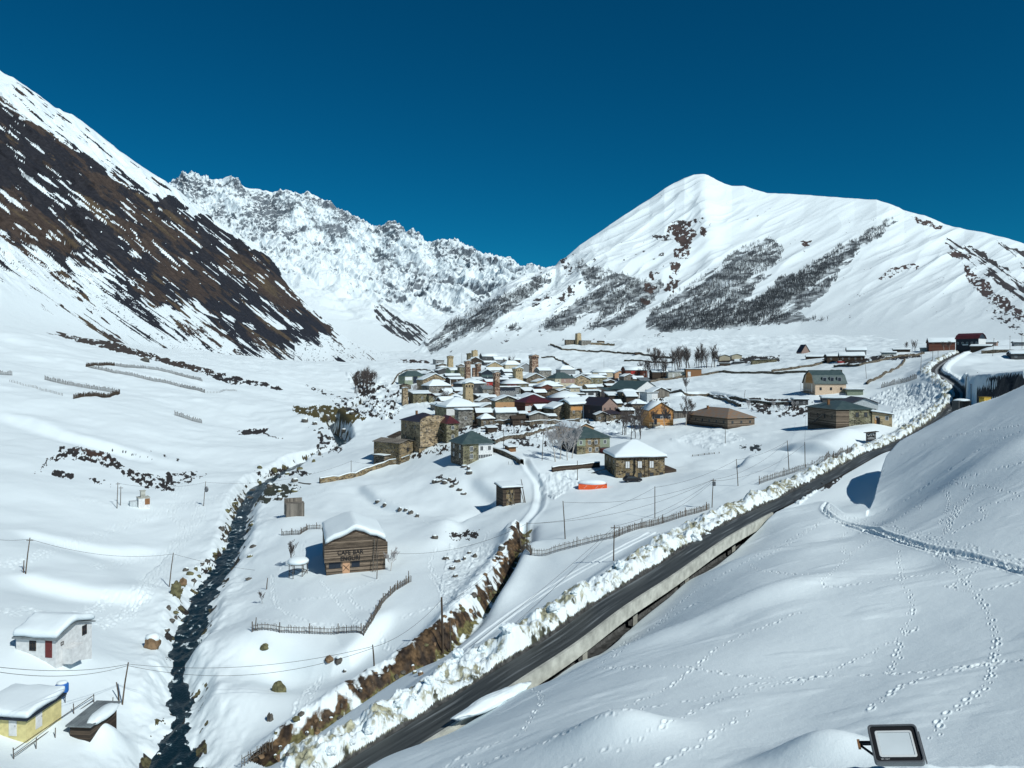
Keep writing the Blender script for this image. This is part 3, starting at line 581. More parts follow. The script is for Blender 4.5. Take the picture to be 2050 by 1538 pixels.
def rel_L(X, Y, Z, PX, PY, ix):
    u, v = rot(PX, PY, AL, 210, 26); g = ridged(u, v, 4, 200, .55); u, v = rot(PX, PY, AL, 60, 9); g2 = fbm(u, v, 3, 210)
    f = np.clip((PY - 0) / 1, 0, 1) * sstep(700, 560, PY + (900 - PX) * .10) * np.linspace(0, 1, Y.shape[0])[:, None] ** .5
    cr = 1 - .7 * np.exp(-((np.arange(Y.shape[0]) - ix[3])[:, None] / 25.) ** 2)
    return (g * 24 + g2 * 8) * f * cr
def mask_L(bare, col, X, Y, Z, PX, PY):
    u, v = rot(PX, PY, AL, 120, 11); s1 = fbm(u, v, 5, 220, .62); u, v = rot(PX, PY, AL, 38, 5); s2 = fbm(u, v, 4, 230, .6); w = fbm(PX / 60, PY / 40, 4, 240)
    # distance below the crest and position along the brown belt
    cr = np.interp(PX[0], [p[0] for p in LC], [p[1] for p in LC])[None]
    dep = PY - cr
    low = np.interp(PX[0], [0, 100, 200, 300, 400, 500, 600, 680], [470, 510, 570, 620, 655, 690, 690, 668])[None]
    top = np.interp(PX[0], [-320, 0, 100, 200, 300, 360, 450, 560], [60, 62, 70, 62, 40, 32, 14, 2])[None]
    inside = (dep > top + w * 26 + s1 * 20) & (PY < low + w * 45 + s1 * 60 + s2 * 20)
    b = np.where(inside, .82, 0) * np.where(s1 * .75 + s2 * .45 > .36 - .16 * sstep(70, 0, low - PY), np.where(s2 > -.05, 0, 1), 1)
    s3 = fbm(*rot(PX, PY, AL, 62, 3.2), 3, 236, .62); b = np.where(inside & (s1 > .46), 0, b); b = np.where(inside & (s3 + .5 * s2 > .60), 0, b)
    # scattered strips above and below
    up = (dep > 4) & (dep < top + 30) & (s2 + .4 * w > .20) & (s1 > -.1); lowb = (PY >= low - 30) & (PY < low + 110) & (s1 * .7 + s2 * .55 > .24 + .0025 * (PY - low)); long_ = fbm(*rot(PX, PY, .60, 190, 5), 4, 246, .62) + .25 * s2; b = np.maximum(b, np.where((PY > low - 20) & (PY < low + 120 + .08 * PX) & (PX < 590) & (long_ > .26 + .0016 * np.maximum(PY - low, 0)), .72, 0)); fine = (PY > low - 10) & (PY < low + 70 - .02 * PX) & (fbm(PX / 2.6, PY / 1.8, 2, 250) + s2 * .7 > .42)
    b = np.maximum(b, np.where(up | lowb, .8, 0)); b = np.maximum(b, np.where(fine, .55, 0)); bare[:] = b
    k = (fbm(*rot(PX, PY, AL, 150, 30), 3, 260) + .30 * w + .5 * fbm(*rot(PX, PY, AL, 40, 6), 4, 265, .6) - .05)[..., None]
    col[:] = np.where(k > .10, np.array((.056, .042, .035)), np.where(k < .05, np.array((.023, .024, .030)), np.array((.040, .034, .032))))
    oc = (fbm(*rot(PX, PY, AL, 130, 12), 3, 270) > .38)[..., None]; col[:] = np.where(oc & (k > -.1), np.array((.085, .064, .042)), col)
MT = mat_terrain('mountain_flank', .09, .9, sharp=.10, colvar=.35)
left_m, GL = sheet('mountain_left', -320, 890, 1150, [LF, LM, LH, LC, LB], [70, 170, 330, 20], rel_L, mask_L, MT, jag=3)
# --- far rocky massif
BC = [(250,430),(330,400),(355,385),(372,372),(385,362),(410,362),(432,357),(445,360),(462,353),(475,362),(490,374),(520,378),(545,387),(562,383),(590,390),(612,392),(628,392),(645,402),(660,412),(672,425),(690,440),(705,441),(722,446),(738,460),(752,470),(765,476),(778,470),(800,469),(815,475),(832,480),(845,487),(855,502),(868,506),(885,504),(905,510),(925,519),(945,530),(958,538),(970,533),(990,537),(1005,545),(1020,542),(1045,551),(1080,555),(1200,575)]
BCr = [(x, y, 7600 + (x - 350) * -1.2) for x, y in BC]
BF = [(250,745,3000),(600,745,3000),(850,745,3000),(1200,745,3000)]
BM1 = [(250,560,4600),(500,560,4600),(600,590,4400),(700,620,4300),(800,640,4200),(900,640,4300),(1000,620,4500),(1200,620,4500)]
BM2 = [(250,470,6300),(450,470,6300),(600,500,6200),(750,545,5900),(900,570,5700),(1000,580,5600),(1200,600,5400)]
BB = [(250,520,9000),(1200,620,8000)]
def rel_B(X, Y, Z, PX, PY, ix):
    r1 = ridged(X / 620 + Y / 900, Z / 900 + X / 2000, 5, 300, .58); r2 = ridged(X / 230, Y / 260 + Z / 150, 4, 310, .6); r3 = fbm(X / 70, Z / 60, 3, 320, .6)
    n = Y.shape[0]; row = np.arange(n)[:, None]; f = sstep(ix[1] * .6, ix[1] * 1.6, row); cr = 1 - .82 * np.exp(-((row - ix[3]) / 16.) ** 2)
    return (r1 * 215 + r2 * 75 + r3 * 14) * f * cr
def mask_B(bare, col, X, Y, Z, PX, PY):
    gy = np.gradient(Z, axis=0) / np.maximum(np.gradient(Y, axis=0), 1); gx = np.gradient(Z, axis=1) / (np.gradient(X, axis=1)); st = np.hypot(gx, gy)
    n = ridged(X / 260 + Z / 300, Z / 200 - X / 500, 5, 330, .65); n2 = fbm(PX / 8, PY / 6, 4, 340, .7); big = fbm(PX / 60, PY / 50, 3, 345)
    low = np.interp(PX[0], [250, 560, 620, 700, 760, 830, 900, 1000, 1100], [560, 545, 575, 600, 630, 660, 650, 620, 600])[None]
    b = (sstep(.7, 2.0, st) * .6 + n * .42 + n2 * .30 + big * .30 - .15)
    ok = PY < low + big * 25
    bare[:] = np.where(ok, np.clip(b, 0.03, .8), 0)
    col[:] = (.135, .16, .185)
    spur = [(748,606),(765,612),(790,632),(818,645),(838,652),(856,668),(842,694),(815,684),(785,668),(760,650),(752,632)]
    m = in_poly(PX + n2 * 7, PY + n2 * 5, spur); st_ = fbm(*rot(PX, PY, .72, 20, 2.6), 4, 350, .6) + .3 * n2
    bare[m] = np.clip(.5 + (st_[m] + .12) * 1.6, 0, .9); col[m] = (.05, .055, .062)
MB = mat_terrain('rocky_massif', .03, 4, sharp=.14, colvar=.35)
mass, GB = sheet('mountain_massif', 250, 1200, 1250, [BF, BM1, BM2, BCr, BB], [110, 170, 210, 14], rel_B, mask_B, MB, jag=3)
# --- right mountain
RCm = [(820,706,1650),(840,692,1700),(870,664,1800),(900,642,1880),(930,624,1950),(960,606,2000),(990,586,2060),(1015,568,2100),(1040,556,2150),(1070,545,2200),(1095,535,2230),(1112,531,2260),(1122,520,2270),(1132,516,2280),(1160,492,2320),(1200,467,2380),(1250,432,2450),(1300,402,2520),(1330,380,2560),(1350,368,2600),(1370,358,2620),(1390,354,2640),(1412,353,2640),(1430,358,2640),(1450,367,2640),(1465,371,2640),(1490,371,2640),(1510,378,2620),(1535,385,2600),(1570,387,2600),(1610,390,2600),(1660,395,2560),(1710,399,2540),(1755,400,2500),(1780,408,2470),(1810,422,2440),(1850,431,2400),(1890,447,2350),(1930,460,2300),(1970,467,2250),(2010,477,2200),(2050,489,2150),(2150,520,2100),(2400,600,2000)]
RF = [(820,745,1100),(900,730,1150),(1000,718,1180),(1100,708,1180),(1200,712,1150),(1300,716,1050),(1400,722,950),(1600,716,850),(1800,710,700),(2050,706,560),(2400,710,500)]
RM1 = [(820,722,1400),(900,700,1500),(1000,680,1550),(1100,672,1560),(1200,672,1520),(1300,672,1450),(1400,670,1400),(1600,665,1300),(1800,650,1150),(2050,640,950),(2400,650,850)]
RM2 = [(820,712,1550),(900,670,1700),(1000,630,1800),(1100,600,1900),(1200,575,1950),(1300,555,2000),(1400,530,2020),(1600,525,1950),(1800,535,1800),(2050,560,1550),(2400,620,1400)]
RB = [(820,730,2100),(1400,500,3200),(2400,650,2700)]
AR = math.atan2(-.50, 1)
def rel_R(X, Y, Z, PX, PY, ix):
    u, v = rot(PX, PY, AR, 240, 46); g = ridged(u, v, 3, 400, .5); u, v = rot(PX, PY, AR, 80, 18); g2 = fbm(u, v, 3, 410)
    row = np.arange(Y.shape[0])[:, None]; f = sstep(ix[1] * .5, ix[2], row) * (1 - .65 * np.exp(-((row - ix[3]) / 28.) ** 2))
    rr = sstep(1300, 1080, PX) * ridged(X / 90, Y / 120, 4, 415) * 10
    # crag under the summit ridge and the deep gully left of the summit
    return ((g * 20 + g2 * 7) * (1 - .55 * sstep(1350, 1600, PX)) + rr) * f + 18 * np.exp(-((PX - 1405 - (PY - 353) * .1) / 22.) ** 2) * f * sstep(600, 420, PY)
WOODS = [[(1790,437),(1730,470),(1660,510),(1600,545),(1530,590),(1440,625),(1310,655),(1330,665),(1400,660),(1480,655),(1560,620),(1620,575),(1680,535),(1720,500),(1775,462)],
 [(1545,475),(1515,485),(1455,515),(1400,560),(1310,620),(1298,655),(1340,660),(1420,640),(1500,600),(1540,540),(1570,500)],[(1660,640),(1600,630),(1510,645),(1500,655),(1560,650)],
 [(1150,520),(1210,540),(1280,560),(1300,580),(1230,610),(1160,640),(1110,665),(1080,660),(1100,640),(1180,585)],[(1240,590),(1300,560),(1330,570),(1290,620),(1240,655),(1190,660),(1170,668)],
 [(850,690),(900,650),(960,615),(1010,590),(1060,560),(1110,550),(1090,570),(1040,610),(990,640),(950,665),(900,690),(870,710)],[(1010,660),(1045,645),(1030,660)],[(1560,560),(1620,545),(1700,520),(1650,590),(1570,640),(1480,655)]]
def mask_R(bare, col, X, Y, Z, PX, PY):
    u, v = rot(PX, PY, AR, 60, 8); s = fbm(u, v, 4, 420, .6); n = fbm(PX / 7, PY / 5, 3, 430, .65)
    for i, p in enumerate(WOODS):
        paint(bare, col, PX, PY, p, (.10, .115, .127), .56, (12, 7), 20, 440 + i * 9, .26, (AR, 40, 7))
    P2 = [([(1335,455),(1385,440),(1392,470),(1375,500),(1355,490)], .2),([(1350,500),(1380,495),(1375,520),(1350,518)], .3),([(1340,525),(1362,530),(1358,552),(1345,545)], .2),([(1345,552),(1360,560),(1345,590),(1330,580)], .2),([(1300,545),(1318,545),(1310,560),(1295,562)], .2),([(1290,560),(1312,575),(1300,590),(1285,580)], .2),([(1285,595),(1305,600),(1300,612),(1284,610)], .2),
          ([(1600,482),(1625,480),(1622,495),(1603,494)], .2),([(1405,455),(1422,455),(1412,475),(1404,470)], .2),([(1760,560),(1780,535),(1835,528),(1842,538),(1800,548),(1775,562)], .55),([(1820,434),(1850,438),(1890,455),(1880,460),(1830,442)], .35),([(1890,505),(1945,507),(1950,520),(1905,517)], .2),([(1925,525),(1990,580),(2050,625),(2050,645),(1980,600),(1935,560)], .3),
          ([(1990,480),(2050,505),(2250,560),(2250,700),(2050,610),(1960,540),(1900,490),(1880,470),(1960,500),(2050,560),(2040,520)], .55),([(1980,600),(2050,640),(2050,675),(2000,650),(1975,625)], .7),([(1115,600),(1145,570),(1160,565),(1130,605)], .35),([(1120,515),(1135,510),(1140,530),(1150,545),(1135,545)], .5),([(1070,600),(1110,580),(1090,610),(1060,620)], .55),([(1305,470),(1345,470),(1350,482),(1310,478)], .5),([(1340,445),(1410,435),(1400,445),(1340,455)], .5)]
    for i, (p, t) in enumerate(P2): paint(bare, col, PX, PY, p, (.075, .055, .05) if i < 13 else (.06, .055, .055), .9, (7, 4), 12, 500 + i * 9, t, None if i != 13 else (.62, 34, 6))
    far = (PX < 1330) & (s + n * .5 > .50) & (PY > 520 - (PX - 1100) * .3) & (PX > 900); bare[far] = np.maximum(bare[far], .6)
    sc = (s * .6 + n * .7 > .62) & (PY < 640); bare[sc] = np.maximum(bare[sc], .5)
right_m, GR = sheet('mountain_right', 820, 2400, 1500, [RF, RM1, RM2, RCm, RB], [110, 230, 260, 16], rel_R, mask_R, mat_terrain('mountain_snow', .03, 1.2, sharp=.12, colvar=.35), jag=3)
def sheet_hit(Gd, px, py):
    xs, Y, Z, PY = Gd; j = int(np.clip(np.searchsorted(xs, px), 0, len(xs) - 1)); c = PY[:, j]; ok = c <= py
    if not ok.any(): return None
    i = int(np.argmax(ok)); return Vector(((xs[j] - CX) / FPX * Y[i, j], Y[i, j], Z[i, j] + HC))
# a plain far beyond everything so the ground reaches the horizon
fm = bpy.data.meshes.new('far_ground'); R_ = 30000
fm.from_pydata([(-R_, -R_, -160), (R_, -R_, -160), (R_, R_, -160), (-R_, R_, -160)], [], [(0, 1, 2, 3)]); fm.materials.append(M['snow'])
fo = bpy.data.objects.new('far_ground', fm); COL.objects.link(fo); fo['kind'] = 'structure'
# ------------------------------------------------------------------ object helpers
def tag(o, label=None, cat=None, group=None):
    if label: o['label'] = label
    if cat: o['category'] = cat
    if group: o['group'] = group
    return o
def thing(name, label, cat, loc, rz=0.0, group=None):
    o = bpy.data.objects.new(name, None); COL.objects.link(o); o.empty_display_size = .2
    o.location = loc; o.rotation_euler = (0, 0, rz); return tag(o, label, cat, group)
class MBd:
    def __init__(s): s.v = []; s.f = []
    def add(s, v, f):
        k = len(s.v); s.v += [tuple(p) for p in v]; s.f += [tuple(i + k for i in q) for q in f]; return s
    def box(s, x0, x1, y0, y1, z0, z1):
        return s.add([(x0, y0, z0), (x1, y0, z0), (x1, y1, z0), (x0, y1, z0), (x0, y0, z1), (x1, y0, z1), (x1, y1, z1), (x0, y1, z1)],
                     [(0, 3, 2, 1), (4, 5, 6, 7), (0, 1, 5, 4), (1, 2, 6, 5), (2, 3, 7, 6), (3, 0, 4, 7)])
    def prism(s, prof, axis, a0, a1):
        """prof: list of (u,z) counter-clockwise; extruded along the other horizontal axis"""
        n = len(prof)
        if axis == 'y': v = [(u, a0, z) for u, z in prof] + [(u, a1, z) for u, z in prof]
        else: v = [(a0, u, z) for u, z in prof] + [(a1, u, z) for u, z in prof]
        f = [tuple(range(n)), tuple(range(2 * n - 1, n - 1, -1))] + [(i, i + n, (i + 1) % n + n, (i + 1) % n) for i in range(n)]
        return s.add(v, f)
    def tube(s, pts, rad, sides=6, cap=True):
        pts = [Vector(p) for p in pts]; n = len(pts); rad = rad if isinstance(rad, (list, tuple)) else [rad] * n; rings = []; ref = None
        for i, p in enumerate(pts):
            d = (pts[min(i + 1, n - 1)] - pts[max(i - 1, 0)]).normalized()
            if ref is None: ref = Vector((0, 0, 1)) if abs(d.z) < .9 else Vector((1, 0, 0))
            a = d.cross(ref).normalized(); b = d.cross(a); ref = ref
            rings.append([p + (a * math.cos(2 * math.pi * k / sides) + b * math.sin(2 * math.pi * k / sides)) * rad[i] for k in range(sides)])
        v = [q for r in rings for q in r]; f = [(i * sides + k, i * sides + (k + 1) % sides, (i + 1) * sides + (k + 1) % sides, (i + 1) * sides + k) for i in range(n - 1) for k in range(sides)]
        if cap: f += [tuple(range(sides - 1, -1, -1)), tuple((n - 1) * sides + k for k in range(sides))]
        return s.add(v, f)
    def bar(s, a, b, w, h=None):
        """square bar between two points"""
        a, b = Vector(a), Vector(b); d = (b - a).normalized(); up = Vector((0, 0, 1)) if abs(d.z) < .95 else Vector((0, 1, 0)); x = d.cross(up).normalized() * w / 2; y = x.cross(d).normalized() * (h or w) / 2
        v = [a - x - y, a + x - y, a + x + y, a - x + y, b - x - y, b + x - y, b + x + y, b - x + y]
        return s.add(v, [(0, 3, 2, 1), (4, 5, 6, 7), (0, 1, 5, 4), (1, 2, 6, 5), (2, 3, 7, 6), (3, 0, 4, 7)])
    def build(s, name, mat, parent=None, smooth=False, bevel=0, kind=None):
        me = bpy.data.meshes.new(name); me.from_pydata(s.v, [], s.f); bm = bmesh.new(); bm.from_mesh(me); bmesh.ops.recalc_face_normals(bm, faces=bm.faces); bm.to_mesh(me); bm.free()
        me.materials.append(M[mat] if isinstance(mat, str) else mat)
        if smooth: me.polygons.foreach_set('use_smooth', [True] * len(me.polygons))
        o = bpy.data.objects.new(name, me); COL.objects.link(o)
        if parent: o.parent = parent
        if kind: o['kind'] = kind
        if bevel:
            b = o.modifiers.new('bevel', 'BEVEL'); b.width = bevel; b.segments = 3; b.limit_method = 'ANGLE'; b.angle_limit = .5
        return o
def solid(top, faces, th):
    """closed slab below the given top surface"""
    n = len(top); v = list(top) + [(x, y, z - th) for x, y, z in top]; f = list(faces) + [tuple(i + n for i in reversed(q)) for q in faces]
    cnt = {}
    for q in faces:
        for a, b in zip(q, q[1:] + q[:1]): cnt[(a, b)] = cnt.get((a, b), 0) + 1
    for (a, b) in cnt:
        if (b, a) not in cnt: f.append((b, a, a + n, b + n))
    return v, f
def roof_top(kind, w, d, o, rise, z):
    W2, D2 = w / 2 + o, d / 2 + o
    if kind == 'gx': return [(-W2, -D2, z), (W2, -D2, z), (W2, 0, z + rise), (-W2, 0, z + rise), (W2, D2, z), (-W2, D2, z)], [(0, 1, 2, 3), (3, 2, 4, 5)]
    if kind == 'gy': return [(-W2, -D2, z), (0, -D2, z + rise), (0, D2, z + rise), (-W2, D2, z), (W2, -D2, z), (W2, D2, z)], [(0, 1, 2, 3), (1, 4, 5, 2)]
    if kind == 'hip':
        L = (w - d) / 2 * .9
        if L > .2: r = [(-L, 0, z + rise), (L, 0, z + rise)]; f = [(0, 1, 5, 4), (1, 2, 5), (2, 3, 4, 5), (3, 0, 4)]
        elif L < -.2: L = -L; r = [(0, -L, z + rise), (0, L, z + rise)]; f = [(0, 1, 4), (1, 2, 5, 4), (2, 3, 5), (3, 0, 4, 5)]
        else: r = [(0, 0, z + rise)]; f = [(0, 1, 4), (1, 2, 4), (2, 3, 4), (3, 0, 4)]
        return [(-W2, -D2, z), (W2, -D2, z), (W2, D2, z), (-W2, D2, z)] + r, f
    if kind == 'shed': return [(-W2, -D2, z), (W2, -D2, z), (W2, D2, z + rise), (-W2, D2, z + rise)], [(0, 1, 2, 3)]
    if kind == 'shedf': return [(-W2, -D2, z + rise), (W2, -D2, z + rise), (W2, D2, z), (-W2, D2, z)], [(0, 1, 2, 3)]
    if kind == 'shedl': return [(-W2, -D2, z), (W2, -D2, z + rise), (W2, D2, z + rise), (-W2, D2, z)], [(0, 1, 2, 3)]
    if kind == 'flat': return [(-W2, -D2, z), (W2, -D2, z), (W2, D2, z), (-W2, D2, z)], [(0, 1, 2, 3)]
    if kind == 'gambx':
        q = D2 * .62; zr = z + rise * .62
        return [(-W2, -D2, z), (W2, -D2, z), (W2, -q, zr), (-W2, -q, zr), (W2, 0, z + rise), (-W2, 0, z + rise), (W2, q, zr), (-W2, q, zr), (W2, D2, z), (-W2, D2, z)], [(0, 1, 2, 3), (3, 2, 4, 5), (5, 4, 6, 7), (7, 6, 8, 9)]
    if kind == 'gamby':
        q = W2 * .62; zr = z + rise * .62
        return [(-W2, -D2, z), (-q, -D2, zr), (-q, D2, zr), (-W2, D2, z), (0, -D2, z + rise), (0, D2, z + rise), (q, -D2, zr), (q, D2, zr), (W2, -D2, z), (W2, D2, z)], [(0, 1, 2, 3), (1, 4, 5, 2), (4, 6, 7, 5), (6, 8, 9, 7)]
def wall_mesh(kind, w, d, h, rise, down=3.0):
    m = MBd(); a, b = w / 2, d / 2
    if kind in ('gy', 'gamby'):
        p = [(-a, -down), (a, -down), (a, h)] + ([(a * .62, h + rise * .6), (0, h + rise * .95), (-a * .62, h + rise * .6)] if kind == 'gamby' else [(0, h + rise)]) + [(-a, h)]; m.prism(p, 'y', -b, b)
    elif kind in ('gx', 'gambx'):
        p = [(-b, -down), (b, -down), (b, h)] + ([(b * .62, h + rise * .6), (0, h + rise * .95), (-b * .62, h + rise * .6)] if kind == 'gambx' else [(0, h + rise)]) + [(-b, h)]; m.prism(p, 'x', -a, a)
    elif kind == 'shed': m.prism([(-b, -down), (b, -down), (b, h + rise), (-b, h)], 'x', -a, a)
    elif kind == 'shedf': m.prism([(-b, -down), (b, -down), (b, h), (-b, h + rise)], 'x', -a, a)
    elif kind == 'shedl': m.prism([(-a, -down), (a, -down), (a, h + rise), (-a, h)], 'y', -b, b)
    else: m.box(-a, a, -b, b, -down, h)
    return m
def snow_slab(kind, w, d, o, rise, z, th, seed=0):
    """soft snow lying on a roof: subdivided top with rounded, sagging edges"""
    t, f = roof_top(kind, w, d, o, rise, z + th); v, ff = solid(t, f, th - .01)
    bm = bmesh.new(); vs = [bm.verts.new(p) for p in v]
    for q in ff: bm.faces.new([vs[i] for i in q])
    bmesh.ops.recalc_face_normals(bm, faces=bm.faces)
    if th > .12:
        bmesh.ops.bevel(bm, geom=list(bm.edges), offset=min(th * .42, .5), segments=2, affect='EDGES', profile=.6, clamp_overlap=True)
    L = max(w, d); cuts = 0 if L * 0 else 1
    long_ = [e for e in bm.edges if e.calc_length() > 2.0]
    if long_ and th > .12: bmesh.ops.subdivide_edges(bm, edges=long_, cuts=3, use_grid_fill=True)
    for q in bm.verts:
        n_ = mnoise.noise(Vector((q.co.x * .55 + seed, q.co.y * .55, seed * 1.7))); q.co.z += n_ * th * .30
        q.co.x += mnoise.noise(Vector((q.co.y * .9, seed, q.co.z))) * th * .22; q.co.y += mnoise.noise(Vector((seed, q.co.x * .9, q.co.z))) * th * .22
    me = bpy.data.meshes.new('roof_snow'); bm.to_mesh(me); bm.free(); me.materials.append(M['snow']); me.polygons.foreach_set('use_smooth', [True] * len(me.polygons)); return me
def window(par, w, d, face, x, z, ww, wh, fm='white', pane='glass', bars=0, y_off=0, name='window', mull=True):
    """x: metres from the left end of the face seen from outside, z: sill height"""
    L = w if face in 'fb' else d
    fr = MBd(); t = max(.07, min(ww, wh) * .09); dp = .05
    x0, x1 = -ww / 2, ww / 2
    fr.box(x0, x1, -dp, .02, 0, t).box(x0, x1, -dp, .02, wh - t, wh).box(x0, x0 + t, -dp, .02, t, wh - t).box(x1 - t, x1, -dp, .02, t, wh - t)
    if mull: fr.box(-t * .35, t * .35, -dp * .8, .018, t, wh - t)
    for k in range(bars): zz = t + (wh - 2 * t) * (k + 1) / (bars + 1); fr.box(x0 + t, x1 - t, -dp - .03, -dp - .01, zz - .015, zz + .015)
    f = fr.build(name, fm, par); p = MBd().box(x0 + t * .6, x1 - t * .6, -.02, .015, t * .6, wh - t * .6).build('pane', pane, f)
    if face == 'f': f.location = (-w / 2 + x, -d / 2 - y_off, z)
    elif face == 'l': f.location = (-w / 2 - y_off, d / 2 - x, z); f.rotation_euler.z = -math.pi / 2
    elif face == 'r': f.location = (w / 2 + y_off, -d / 2 + x, z); f.rotation_euler.z = math.pi / 2
    return f
def door(par, w, d, face, x, ww=.95, wh=2.0, mat='plank_dark', z=0, handle=True, y_off=0):
    m = MBd().box(-ww / 2, ww / 2, -.05, .02, 0, wh); m.box(-ww / 2 + .1, ww / 2 - .1, -.065, -.05, .15, wh * .45).box(-ww / 2 + .1, ww / 2 - .1, -.065, -.05, wh * .55, wh - .12)
    f = m.build('door', mat, par)
    if handle: MBd().bar((ww / 2 - .12, -.11, wh * .48), (ww / 2 - .12, -.11, wh * .56), .03).build('handle', 'steel', f)
    if face == 'f': f.location = (-w / 2 + x, -d / 2 - y_off, z)
    elif face == 'l': f.location = (-w / 2 - y_off, d / 2 - x, z); f.rotation_euler.z = -math.pi / 2
    elif face == 'r': f.location = (w / 2 + y_off, -d / 2 + x, z); f.rotation_euler.z = math.pi / 2
    return f
HN = [0]
def house(label, px, py, fw, hp, d, yaw, kind, rp, wall, roof, snow=.5, wf=(0, 0), wl=(0, 0), wr=(0, 0), over=.45, fm='white', name='house', cat='house', doors=(), panels=(), chimney=None, dmin=0, pane='glass', group=None, D=None, zoff=0):
    HN[0] += 1; yaw = math.radians(yaw * (1.5 if (D is None and 800 < px < 1345 and py < 842) else 1))
    th = math.atan((px - CX) / FPX); yaw -= th; p = at(px, py, dmin) if D is None else Vector(W(px, py, D))
    s = p.y / FPX; vg = 1.14 if p.y > 330 else 1.0; w = vg * fw * s / (math.cos(yaw) - math.tan(th) * math.sin(yaw)); h = hp * s * vg; rise = rp * s * vg
    c = p + Matrix.Rotation(yaw, 3, 'Z') @ Vector((0, d / 2, 0)); c.z = p.z + zoff
    e = thing(name, label, cat, c, yaw, group)
    wm = wall_mesh(kind, w, d, h, rise).build('wall', wall, e)
    t, f = roof_top(kind, w, d, over, rise, h + .02)
    # keep the roof plane resting on the wall head: lower the eaves by the slope of the overhang
    v, ff = solid([(x, y, z + .14) for x, y, z in t], f, .16); r = MBd().add(v, ff).build('roof', roof, e)
    if snow:
        me = snow_slab(kind, w, d, over * .92, rise, h + .155, snow, HN[0] * 3.1); so = bpy.data.objects.new('roof_snow', me); COL.objects.link(so); so.parent = r
    if chimney:
        cx, cy = chimney[:2]; ch = chimney[2] if len(chimney) > 2 else 1.2; cb = MBd().box(cx * w - .3, cx * w + .3, cy * d - .3, cy * d + .3, h + rise * .3, h + rise + ch); cb.box(cx * w - .38, cx * w + .38, cy * d - .38, cy * d + .38, h + rise + ch, h + rise + ch + .12); cb.build('chimney', 'rust', r)
    wh, ww = min(1.25, h * .34), .95
    for face, (nc_, nr_) in (('f', wf), ('l', wl), ('r', wr)):
        L = w if face == 'f' else d
        for j in range(nr_):
            for i in range(nc_):
                zc = h * (j + .5) / nr_; x = L * (i + .5) / nc_ + .12 * math.sin(i * 7 + j + HN[0])
                window(e, w, d, face, x, zc - wh / 2 + .1, min(ww, L / nc_ * .55), wh, fm, pane, name='window')
    for q in doors: door(e, w, d, q[0], q[1] * (w if q[0] == 'f' else d), q[2], q[3], q[4], z=q[5] if len(q) > 5 else 0, handle=s < .15)
    for q in panels:   # (face, x0, x1, z0, z1, material) fractions: a part of the wall in another material
        face, a, b, z0, z1, mt = q; L = w if face in 'f' else d; m = MBd()
        if face == 'f': m.box(-w / 2 + a * w, -w / 2 + b * w, -d / 2 - .035, -d / 2 + .02, z0 * h - (3 if z0 == 0 else 0), z1 * h)
        elif face == 'l': m.box(-w / 2 - .035, -w / 2 + .02, d / 2 - b * d, d / 2 - a * d, z0 * h - (3 if z0 == 0 else 0), z1 * h)
        else: m.box(w / 2 - .02, w / 2 + .035, -d / 2 + a * d, -d / 2 + b * d, z0 * h - (3 if z0 == 0 else 0), z1 * h)
        m.build('wall_panel', mt, e)
    return e, w, d, h, rise, s
def ballbox(n_=1):
    bm = bmesh.new(); bmesh.ops.create_icosphere(bm, subdivisions=n_, radius=1); v = [tuple(q.co) for q in bm.verts]; f = [tuple(q.index for q in p.verts) for p in bm.faces]; bm.free(); return v, f
def blob(sx, sy, sz, seed, amp=.35, n_=2, freq=1.2, flat=-9):
    v, f = ballbox(n_); out = []
    for x, y, z in v:
        k = 1 + amp * mnoise.noise(Vector((x * freq + seed, y * freq - seed, z * freq))) + amp * .5 * mnoise.noise(Vector((x * freq * 2.7 + seed, y * freq * 2.7, z * freq * 2.7)))
        out.append((x * sx * k, y * sy * k, max(z * sz * k, flat)))
    return out, f
